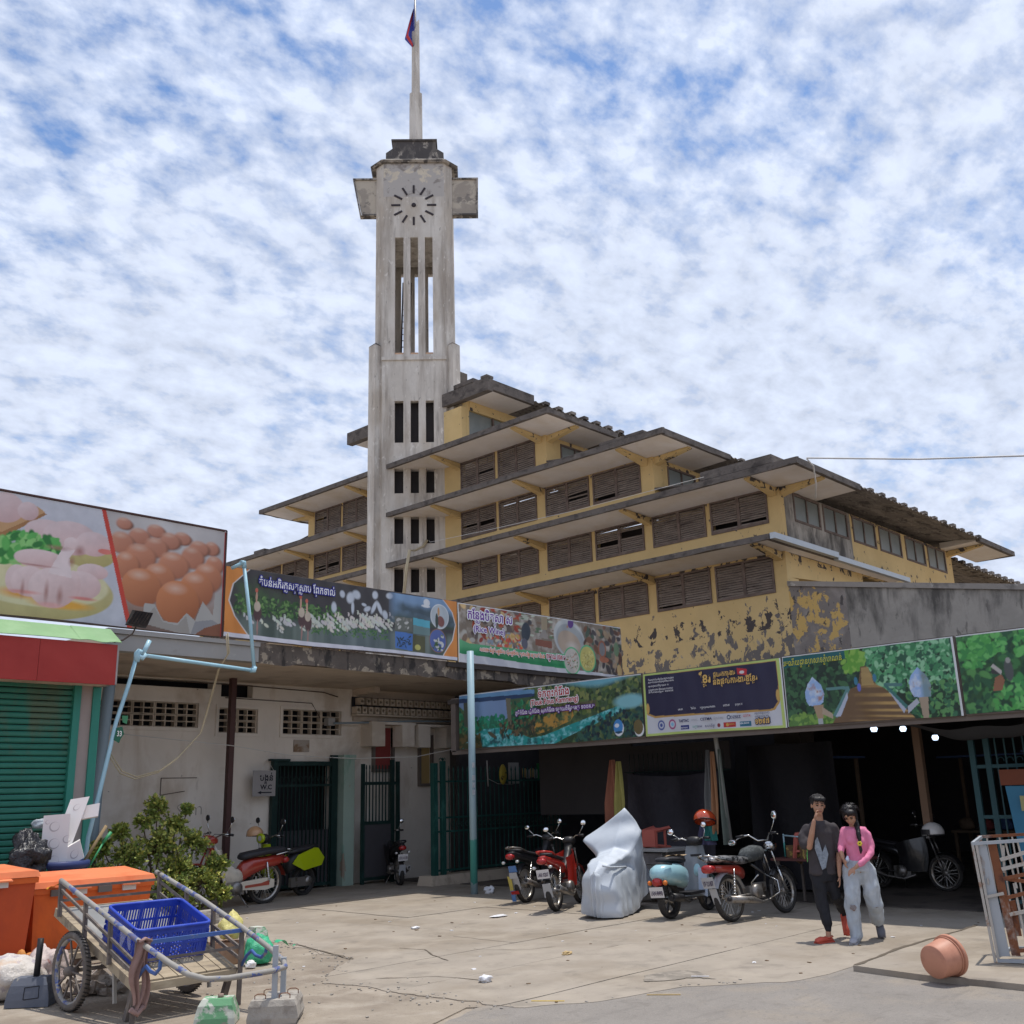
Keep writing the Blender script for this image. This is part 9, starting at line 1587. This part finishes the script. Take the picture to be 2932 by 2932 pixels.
dr = thing('plastic_drum', 'dark blue plastic drum holding foam packing behind the orange boxes', 'drum', (5.80, 13.22, 0)); m_drum = mat('dark blue drum', (0.035, 0.05, 0.15), 0.4, var=0.08)
b = MB(); b.lathe([(0.0, 0.02), (0.30, 0.0), (0.34, 0.5), (0.37, 0.90), (0.35, 0.90), (0.32, 0.45), (0.0, 0.4)], (5.80, 13.22, 0), 'z', 36); part('body', b, m_drum, dr); b = MB(); b.lathe([(0.37, 0.87), (0.395, 0.88), (0.395, 0.95), (0.36, 0.96), (0.35, 0.88)], (5.80, 13.22, 0), 'z', 36); part('rim', b, m_drum, dr)
m_foam = mat('white packing foam', (0.80, 0.78, 0.76), 0.8, var=0.04)
def foam_slab(name, label, O, U, V, w, h, t, holes=()):
    O = Vector(O); U = Vector(U).normalized(); V = Vector(V).normalized(); W = U.cross(V).normalized(); th = thing(name, label, 'foam packing', tuple(O), 0, 'foam packing pieces in the drum'); b = MB()
    n = 6; b.hexa([tuple(O+W*0), tuple(O+U*w), tuple(O+U*w+W*t), tuple(O+W*t), tuple(O+V*h), tuple(O+U*w+V*h), tuple(O+U*w+V*h+W*t), tuple(O+V*h+W*t)]); bd = part('slab', b, m_foam, th)
    for (cu, cv_, r) in holes:
        b = MB(); c = O+U*cu+V*cv_+W*(t+0.003)
        ring = [tuple(c+U*(r*math.cos(2*PI*k/20))+V*(r*math.sin(2*PI*k/20))) for k in range(20)]; ring2 = [tuple(c+W*0.0+U*(r*0.86*math.cos(2*PI*k/20)+r*0.1)+V*(r*0.86*math.sin(2*PI*k/20)+r*0.08)) for k in range(20)]
        b.add(ring+ring2, [(k, (k+1) % 20, 20+(k+1) % 20, 20+k) for k in range(20)]); part('recess_shade_ring', b, mat('foam recess shade', (0.50, 0.47, 0.47), 0.8, var=0), bd)  # flat grey crescent paints the shade of a recess
    return th
VU = Vector((0.72, -0.69, 0))     # across the view
foam_slab('foam_packing', 'upright white foam slab with round holes in the blue drum', (5.56, 13.12, 0.90), (0.85, -0.4, 0.05), (0.0, 0.0, 1), 0.30, 0.60, 0.05, ((0.13, 0.46, 0.058), (0.14, 0.26, 0.062), (0.15, 0.06, 0.062), (0.28, 0.30, 0.045), (0.05, 0.52, 0.025), (0.03, 0.13, 0.02)))
foam_slab('foam_packing', 'long white foam trough leaning to the right out of the drum', (5.70, 13.22, 0.98), (0.80, -0.3, 0.12), (0.32, 0.05, 0.95), 0.22, 0.72, 0.14, ((0.11, 0.6, 0.04),)); foam_slab('foam_packing', 'short foam block sticking out sideways at the top of the drum', (6.02, 13.2, 1.42), (0.8, -0.35, 0.15), (0.1, 0.1, 0.9), 0.24, 0.16, 0.10)
foam_slab('foam_packing', 'low broken foam wedge at the right of the drum', (5.88, 13.05, 0.90), (0.75, -0.4, 0.5), (-0.3, 0.0, 0.9), 0.20, 0.22, 0.08, ((0.1, 0.1, 0.05),)); foam_slab('foam_packing', 'thin white foam plate at the left of the drum', (5.50, 13.20, 0.88), (0.8, -0.5, 0), (-0.1, 0, 1), 0.08, 0.42, 0.10)
def crumple(name, label, c, r, m, cat='bag', seed=0, amp=0.25, f=7, n=36, knot=None, group=None, sub=None):
    b = MB(); rr = random.Random(seed); off = Vector((rr.random()*50, rr.random()*50, 0)); vs = []; m_ = n//2
    def pt(u, v):
        th_, ph = 2*PI*u, PI*v; d = Vector((math.sin(ph)*math.cos(th_), math.sin(ph)*math.sin(th_), math.cos(ph))); q = 1+amp*(mnoise.noise(d*1.6+off)+0.7*abs(mnoise.noise(d*f*0.5+off))-0.25+0.35*abs(mnoise.noise(d*f+off)))
        p = Vector((d.x*r[0]*q, d.y*r[1]*q, d.z*r[2]*q)); 
        if knot and d.z > 0.75: p.z += knot*(d.z-0.75)*4; k = 1-0.5*(d.z-0.75)*4*0.9; p.x *= k; p.y *= k
        p.z = max(p.z, -r[2]*0.72); return tuple(Vector(c)+p+Vector((0, 0, 0)))
    b.grid(pt, n, m_, True); return single(name, b, m, label, cat, group)
m_bin = mat('black bin liner', (0.018, 0.017, 0.02), 0.22, spec=0.6, bump=(14, 0.9, 0.03), var=0.2); m_yb = mat('yellow carrier bag', (0.62, 0.55, 0.20), 0.35, bump=(18, 0.9, 0.02), var=0.12, vs=8); m_gb = mat('green carrier bag', (0.06, 0.42, 0.22), 0.35, bump=(16, 0.9, 0.02), var=0.2, vs=7); m_wb = mat('whitish rubbish bag', (0.60, 0.55, 0.50), 0.35, layers=[((0.55, 0.36, 0.22), (4, 4, 4), 0.5, 0.62, 0.7), ((0.35, 0.30, 0.36), (7, 7, 7), 0.56, 0.62, 0.7)], bump=(16, 0.9, 0.02))
b = MB(); b.box(5.1, 12.75, 0, 5.5, 13.1, 0.72); single('wooden_box', b, m_cartw, 'plain timber box under the shiny black rubbish bag', 'box')
crumple('rubbish_bag', 'shiny black rubbish bag piled against the foam packing', (5.33, 12.9, 1.00), (0.22, 0.20, 0.27), m_bin, seed=3, knot=0.03, amp=0.55, n=60); crumple('plastic_bag', 'grey blue plastic bag tucked behind the upright foam slab', (5.60, 13.3, 1.40), (0.10, 0.09, 0.07), mat('grey blue plastic', (0.38, 0.42, 0.46), 0.35, bump=(18, 0.9, .02)), seed=4); crumple('green_net', 'tangle of green netting on the drum edge', (5.45, 12.95, 0.86), (0.12, 0.08, 0.05), mat('green net', (0.03, 0.22, 0.10), 0.7, bump=(30, 1, .02)), 'net', seed=5, amp=0.5)
b = MB(); b.tube([(6.10, 13.2, 0.85), (6.40, 13.2, 1.35)], 0.022, 8); single('wooden_stick', b, mat('old stick', (0.28, 0.20, 0.11), 0.8), 'brown stick leaning out of the drum', 'stick'); b = MB(); b.tube([(6.16, 13.1, 0.85), (6.33, 13.1, 1.15)], 0.012, 8); b.tube([(6.33, 13.1, 1.15), (6.42, 13.1, 1.27)], 0.022, 8); single('broom_handle', b, mat('green handle', (0.05, 0.30, 0.12), 0.5), 'broom handle with a green grip leaning out of the drum', 'broom')
crumple('rubbish_bag', 'pale see through rubbish bag between the orange boxes and the weighted post', (4.03, 9.85, 0.16), (0.27, 0.22, 0.20), m_wb, seed=7, amp=0.3); b = MB(); b.box(3.78, 9.66, 0.16, 3.84, 9.665, 0.26); crumple('rubbish_bag', 'lumpy pink white rubbish bag behind the left cart wheel', (4.35, 9.95, 0.17), (0.18, 0.18, 0.20), mat('pinkish rubbish bag', (0.58, 0.47, 0.43), 0.4, bump=(18, .9, .02), layers=[((0.42, 0.14, 0.10), (5, 5, 5), 0.60, 0.63, 0.8)]), seed=8, amp=0.35)
crumple('yellow_bag', 'knotted yellow carrier bag behind the cart handle', (6.25, 9.95, 0.33), (0.13, 0.12, 0.13), m_yb, seed=9, knot=0.05, amp=0.3)
b = MB(); b.box(6.08, 9.85, 0.0, 6.36, 10.1, 0.21); single('cardboard_box', b, mat('stained cardboard', (0.33, 0.20, 0.13), 0.9, layers=[((0.25, 0.12, 0.08), (6, 6, 6), 0.5, 0.62, 0.7)]), 'stained cardboard box under the yellow bag', 'box')
crumple('green_bag', 'bulging green carrier bag on the ground right of the yellow one', (6.38, 9.62, 0.12), (0.15, 0.13, 0.15), m_gb, seed=10, amp=0.3); b = MB(); b.grid(lambda u, v: (6.50+0.20*u, 9.50-0.05*u+0.06*(v-0.5)*(1+math.sin(u*6)), 0.20+0.03*math.sin(u*6)-0.03*u), 10, 4); single('bag_handle', b, m_gb, 'loose green handle of the green carrier bag', 'bag handle')
crumple('white_scrap', 'small crumpled white paper beside the green bag', (6.20, 9.48, 0.03), (0.05, 0.05, 0.04), m_foam, 'paper', seed=11, amp=0.4)
# rubble and litter heap under the cart
m_rub2 = mat('rubbish heap', (0.30, 0.245, 0.20), 0.95, layers=[((0.48, 0.44, 0.40), (8, 8, 8), 0.52, 0.58, 0.9), ((0.14, 0.11, 0.09), (6, 6, 6), 0.54, 0.62, 0.9), ((0.38, 0.16, 0.13), (10, 10, 10), 0.64, 0.67, 0.8)], bump=(20, 0.9, 0.03))
rr = random.Random(21); b = MB()
for i in range(46):
    a = rr.random()*2*PI; d = rr.random()**0.6; x = 4.85+0.52*d*math.cos(a); y = 9.65+0.42*d*math.sin(a); s_ = 0.035+0.07*rr.random()*(1.2-d); off = Vector((i*3.1, 0, 0)); q = Matrix.Rotation(rr.random()*3, 3, 'Z') @ Matrix.Rotation(rr.random(), 3, 'X')
    z = 0.10*(1-d)+s_*0.3; k = [tuple(Vector((x, y, z))+q @ Vector((sx*s_*(0.8+0.5*rr.random()), sy*s_*(0.6+0.6*rr.random()), sz*s_*(0.4+0.4*rr.random())))) for sz in (-1, 1) for sx, sy in ((-1, -1), (1, -1), (1, 1), (-1, 1))]; b.hexa(k)
o = struct('rubble', b, m_rub2, kind='stuff')
# weighted posts and stones
def block(mb, x0, x1, y0, y1, h, ins, seed=0):
    f = lambda x, y, z: (x+wob(x*9+seed, z*9, 0.012, 2), y+wob(y*9, z*7+seed, 0.012, 2), z)
    n = 6; base = [(x0, y0), (x1, y0), (x1, y1), (x0, y1)]; lv = []
    for k in range(5):
        t = k/4; i_ = ins*t+(0.012 if k in (0, 4) else 0); r = []
        c = [(x0+i_, y0+i_), (x1-i_, y0+i_), (x1-i_, y1-i_), (x0+i_, y1-i_)]
        for e in range(4):
            p, q = c[e], c[(e+1) % 4]
            for j in range(n): u = j/n; r.append(f(p[0]+(q[0]-p[0])*u, p[1]+(q[1]-p[1])*u, h*t))
        lv.append(r)
    mb.loft(lv, True, False)
m_blue_c = mat('chipped blue grey concrete', (0.115, 0.125, 0.155), 0.8, layers=[((0.42, 0.38, 0.32), (7, 7, 7), 0.63, 0.66, 0.9)], bump=(14, 0.4, 0.01)); m_grn_c = mat('chipped green white concrete', (0.50, 0.52, 0.45), 0.85, layers=[((0.10, 0.30, 0.14), (3.4, 3.4, 3.4), 0.50, 0.53, 0.9), ((0.30, 0.26, 0.21), (8, 8, 8), 0.58, 0.62, 0.8)], bump=(14, 0.5, 0.01)); m_gry_c = mat('plain block concrete', (0.38, 0.345, 0.30), 0.9, layers=[((0.24, 0.21, 0.18), (6, 6, 6), 0.5, 0.62, 0.7)], bump=(24, 0.8, 0.015))
def rotset(o, rz): o.rotation_euler = (0, 0, rz)
wp = thing('weighted_post', 'dark blue concrete weight with a short dark post at the lower left', 'post base', (4.03, 9.42, 0), math.radians(-42)); b = MB(); block(b, -0.19, 0.19, -0.14, 0.14, 0.22, 0.05, 1); part('weight', b, m_blue_c, wp, local=True); b = MB(); b.tube([(0.02, 0, 0.215), (0.03, 0, 0.52)], 0.026, 10); part('post', b, m_blkpl, wp, local=True)
b = MB(); 
for (a, c, d, e) in ((-0.03, 0.06, 0.09, 0.07), (0.09, 0.07, 0.085, 0.16), (0.085, 0.16, -0.03, 0.15), (-0.03, 0.15, -0.03, 0.06)): b.bar((a, -0.135+c*0.18, c), (d, -0.135+e*0.18, e), 0.006)
part('scratched_square', b, m_black, wp, local=True, kind='stuff')
gs = thing('concrete_weight', 'chipped green and white concrete weight at the bottom edge', 'concrete block', (4.60, 7.46, 0), math.radians(-42)); b = MB(); block(b, -0.16, 0.16, -0.13, 0.13, 0.17, 0.045, 2); part('weight', b, m_grn_c, gs, local=True); b = MB(); b.tube([(0.02, 0, 0.165), (0.02, 0, 0.195)], 0.022, 8); part('stub', b, m_rust, gs, local=True)
for (x, y, nm, ln, ph, sd_, mz) in ((4.86, 7.10, 'grey concrete block with a galvanised post and bent wire handles at the bottom edge', 0.20, 0.60, 4, 0.13), (5.02, 7.22, 'second grey concrete block with a shorter post just behind the first', 0.15, 0.42, 6, 0.13)):
    cbk = thing('weighted_post', ln and nm, 'post base', (x, y, 0), math.radians(-42), 'grey weighted posts by the cart handle'); b = MB(); block(b, -0.19 if sd_ == 4 else -0.16, 0.19 if sd_ == 4 else 0.16, -0.12, 0.12, 0.165, 0.02, sd_); part('weight', b, m_gry_c, cbk, local=True)
    b = MB(); b.box(-0.02, -0.018, 0.16, 0.02, 0.018, 0.16+ph*0.62); part('post', b, m_galv, cbk, local=True)
    for hx in (-0.10, 0.08): b = MB(); b.tube([(hx-0.04, -0.03, 0.16), (hx-0.04, -0.03, 0.19), (hx-0.02, -0.03, 0.20), (hx+0.02, -0.03, 0.20), (hx+0.04, -0.03, 0.19), (hx+0.04, -0.03, 0.16)], 0.004, 6); part('wire_handle', b, m_rust, cbk, local=True)
b = MB(); block(b, 7.07, 7.27, 10.75, 10.98, 0.20, 0.03, 8); single('concrete_weight', b, m_grn_c, 'small pale green concrete weight behind the carrier bags', 'concrete block'); b = MB(); block(b, 7.75, 8.15, 13.25, 13.5, 0.17, 0.02, 9); single('broken_slab', b, m_gry_c, 'broken concrete block lying in front of the bush', 'concrete block')
# ------------------------------------------------------------------ bush
bush = thing('shrub', 'leafy yellow green shrub against the whitewashed wall behind the orange boxes', 'bush', (7.9, 14.5, 0)); rr = random.Random(5); stems = MB(); lf = MB()
m_leaf = mat('leaf green', (0.20, 0.27, 0.06), 0.55, layers=[((0.28, 0.32, 0.06), (4, 4, 4), 0.46, 0.6, 0.9), ((0.10, 0.15, 0.035), (6, 6, 6), 0.52, 0.62, 0.8)], spec=0.4, var=0.2, vs=6); m_leaf.node_tree.nodes['Principled BSDF'].inputs['Subsurface Weight'].default_value = 0.0
m_leaf2 = mat('young leaf', (0.48, 0.47, 0.11), 0.5, layers=[((0.22, 0.28, 0.05), (7, 7, 7), 0.5, 0.6, 0.8), ((0.45, 0.33, 0.08), (9, 9, 9), 0.60, 0.64, 0.7)], var=0.15, vs=9)
CL = [(7.05, 14.3, 0.62, .30), (7.0, 14.2, 0.25, .30), (7.4, 14.2, 0.85, .32), (7.28, 14.3, 1.22, .15), (7.5, 14.2, 0.40, .36), (7.85, 14.2, 1.0, .34), (7.82, 14.3, 1.52, .20), (7.62, 14.3, 1.35, .13), (8.12, 14.3, 1.30, .18), (8.1, 14.1, 0.62, .38), (8.4, 14.2, 1.0, .26), (8.45, 14.0, 0.45, .32), (8.72, 14.1, 0.72, .20), (7.9, 13.9, 0.35, .36), (6.85, 14.3, 0.95, .12), (8.75, 14.0, 0.30, .16), (8.3, 14.3, 1.5, .09), (7.1, 14.4, 1.02, .16)]
def leaf_at(p, d, s_, mi):
    d = d.normalized(); sd_ = d.cross(Vector((rr.gauss(0, 1), rr.gauss(0, 1), rr.gauss(0, 1)))).normalized(); n_ = sd_.cross(d); w = s_*0.30; lf.cur = mi
    lf.add([tuple(p), tuple(p+d*s_*0.5+sd_*w+n_*s_*0.05), tuple(p+d*s_), tuple(p+d*s_*0.5-sd_*w+n_*s_*0.05), tuple(p+d*s_*0.55)], [(0, 1, 4), (1, 2, 4), (2, 3, 4), (3, 0, 4)])
for (cx, cy, cz, R_c) in CL:
    cx -= 0.15
    b0 = Vector((7.95+(cx-7.9)*0.45, 14.4, 0.0)); c = Vector((cx, cy, cz)); stems.tube([tuple(b0), tuple(b0.lerp(c, 0.5)+Vector((rr.gauss(0, .04), rr.gauss(0, .04), .05))), tuple(c)], [0.022, 0.014, 0.007], 6)
    for i in range(int(380*R_c)):
        d = Vector((rr.gauss(0, 1), rr.gauss(0, 1), rr.gauss(0, 0.9)+0.35)).normalized(); tip = c+d*R_c*(0.45+0.62*rr.random()); st_p = c.lerp(tip, 0.25)
        stems.tube([tuple(st_p), tuple(tip)], [0.005, 0.002], 4)
        k = 10+int(rr.random()*6)
        for j in range(k):
            t = 0.30+0.72*j/k; p = st_p.lerp(tip, t); dl = (d+Vector((rr.gauss(0, .75), rr.gauss(0, .75), rr.gauss(0, .6)))); up_ = tip.z-cz > R_c*0.2 and t > 0.7
            leaf_at(p, dl, 0.042+0.026*rr.random(), 1 if (up_ and rr.random() < 0.65) or rr.random() < 0.12 else 0)
part('stems', stems, mat('shrub stems', (0.16, 0.12, 0.08), 0.9), bush); part('foliage', lf, [m_leaf, m_leaf2], bush, kind='stuff', recalc=False)
# ------------------------------------------------------------------ litter on the yard
m_paper = mat('litter white', (0.70, 0.69, 0.70), 0.6, var=0.1, vs=20); m_dkl = mat('litter brown', (0.14, 0.09, 0.05), 0.9); m_tanl = mat('litter tan', (0.50, 0.36, 0.18), 0.9)
crumple('plastic_bag', 'crumpled white plastic bag at the foot of the blue pole', (12.95, 12.78, 0.04), (0.09, 0.08, 0.07), m_paper, seed=31, amp=0.5); crumple('plastic_bag', 'small crumpled white bag in the middle of the yard', (6.95, 6.93, 0.025), (0.06, 0.05, 0.035), m_paper, seed=32, amp=0.5); crumple('plastic_bag', 'flat clear plastic scrap near the red motorbike', (10.6, 10.3, 0.012), (0.14, 0.07, 0.012), m_paper, seed=33, amp=0.5); crumple('paper_scrap', 'white paper scrap left of the clear plastic in the yard', (9.15, 10.35, 0.012), (0.06, 0.04, 0.015), m_paper, 'paper', seed=34, amp=0.5)
crumple('dry_leaf', 'curled tan leaf on the middle slab', (8.55, 7.35, 0.012), (0.06, 0.035, 0.018), m_tanl, 'leaf', seed=35, amp=0.6)
b = MB(); b.bar((6.55, 6.02, 0.0), (6.70, 5.80, 0.0), 0.012, 0.008); single('yellow_straw', b, mat('yellow straw', (0.6, 0.4, 0.03), 0.5), 'yellow drinking straw by the cracked slab edge', 'straw'); b = MB(); b.bar((7.28, 5.42, 0.0), (7.44, 5.20, 0.0), 0.014, 0.008); single('wood_splinter', b, m_tanl, 'pale wooden splinter at the road edge', 'stick'); b = MB(); b.bar((8.12, 5.55, 0.014), (8.20, 5.42, 0.014), 0.012, 0.006); single('paper_strip', b, m_paper, 'white paper strip on the damp patch', 'paper')
rr = random.Random(77)
for nm, m_, n, s0 in (('litter', m_paper, 34, 0.013), ('leaf_litter', m_dkl, 60, 0.012), ('gravel', m_gry_c, 330, 0.008)):
    b = MB()
    for i in range(n):
        if nm == 'gravel':
            y = 5.0+rr.random()*8; x = edge_x(y)+rr.gauss(-0.03, 0.10); x, y = (x, y) if rr.random() < 0.75 else (4.5+rr.random()*2.4, 6.6+rr.random()*5)
        else: x = 5+rr.random()**0.8*8; y = 3.6+rr.random()*10
        s_ = s0*(0.5+1.2*rr.random()); z = 0.0 if x > edge_x(y) else -0.004
        if y < 4.62 and x > 9.1: z = 0.046
        if y < 6 and x < edge_x(y): z = -0.02
        a = rr.random()*3; q = Matrix.Rotation(a, 3, 'Z'); hh = s_*(0.35 if nm != 'gravel' else 0.7); b.hexa([tuple(Vector((x, y, z+(hh if k > 3 else 0)))+q @ Vector((sx*s_*(0.7+0.6*rr.random()), sy*s_*(0.4+0.5*rr.random()), 0))) for k, (sx, sy) in enumerate([(-1, -1), (1, -1), (1, 1), (-1, 1)]*2)])
    struct(nm, b, m_, kind='stuff')
# cracks with soil and small weeds
b = MB()
def crack(pts, w=0.012, zc=0.0045):
    for i in range(len(pts)-1):
        for t in range(6):
            x = pts[i][0]+(pts[i+1][0]-pts[i][0])*t/6; y = pts[i][1]+(pts[i+1][1]-pts[i][1])*t/6; x2 = pts[i][0]+(pts[i+1][0]-pts[i][0])*(t+1)/6; y2 = pts[i][1]+(pts[i+1][1]-pts[i][1])*(t+1)/6
            o1, o2 = wob(x, y, 0.03, 6), wob(x2, y2, 0.03, 6); n_ = Vector((-(y2-y), x2-x, 0)); n_.normalize(); wa = w*(0.5+abs(wob(x*3, y*3, 1.5, 5))); wb_ = w*(0.5+abs(wob(x2*3, y2*3, 1.5, 5)))
            b.add([(x+o1-n_.x*wa, y+o1-n_.y*wa, zc), (x2+o2-n_.x*wb_, y2+o2-n_.y*wb_, zc), (x2+o2+n_.x*wb_, y2+o2+n_.y*wb_, zc), (x+o1+n_.x*wa, y+o1+n_.y*wa, zc)], [(0, 1, 2, 3)])
crack([(7.49, 10.67), (7.28, 9.7), (7.13, 9.03)], 0.013); crack([(7.9, 9.2), (8.0, 8.9), (7.75, 8.5), (7.6, 8.1)], 0.008); crack([(6.5, 7.9), (6.9, 7.5), (7.0, 6.9)], 0.008); crack([(8.3, 8.45), (8.5, 8.0), (8.9, 7.8)], 0.005)
crack([(9.2, 4.53), (10.0, 4.60), (10.76, 4.62), (11.6, 4.60), (12.4, 4.62)], 0.022, 0.049)
struct('ground_cracks', b, m_earth, kind='stuff')

# dim clutter deeper in the hall
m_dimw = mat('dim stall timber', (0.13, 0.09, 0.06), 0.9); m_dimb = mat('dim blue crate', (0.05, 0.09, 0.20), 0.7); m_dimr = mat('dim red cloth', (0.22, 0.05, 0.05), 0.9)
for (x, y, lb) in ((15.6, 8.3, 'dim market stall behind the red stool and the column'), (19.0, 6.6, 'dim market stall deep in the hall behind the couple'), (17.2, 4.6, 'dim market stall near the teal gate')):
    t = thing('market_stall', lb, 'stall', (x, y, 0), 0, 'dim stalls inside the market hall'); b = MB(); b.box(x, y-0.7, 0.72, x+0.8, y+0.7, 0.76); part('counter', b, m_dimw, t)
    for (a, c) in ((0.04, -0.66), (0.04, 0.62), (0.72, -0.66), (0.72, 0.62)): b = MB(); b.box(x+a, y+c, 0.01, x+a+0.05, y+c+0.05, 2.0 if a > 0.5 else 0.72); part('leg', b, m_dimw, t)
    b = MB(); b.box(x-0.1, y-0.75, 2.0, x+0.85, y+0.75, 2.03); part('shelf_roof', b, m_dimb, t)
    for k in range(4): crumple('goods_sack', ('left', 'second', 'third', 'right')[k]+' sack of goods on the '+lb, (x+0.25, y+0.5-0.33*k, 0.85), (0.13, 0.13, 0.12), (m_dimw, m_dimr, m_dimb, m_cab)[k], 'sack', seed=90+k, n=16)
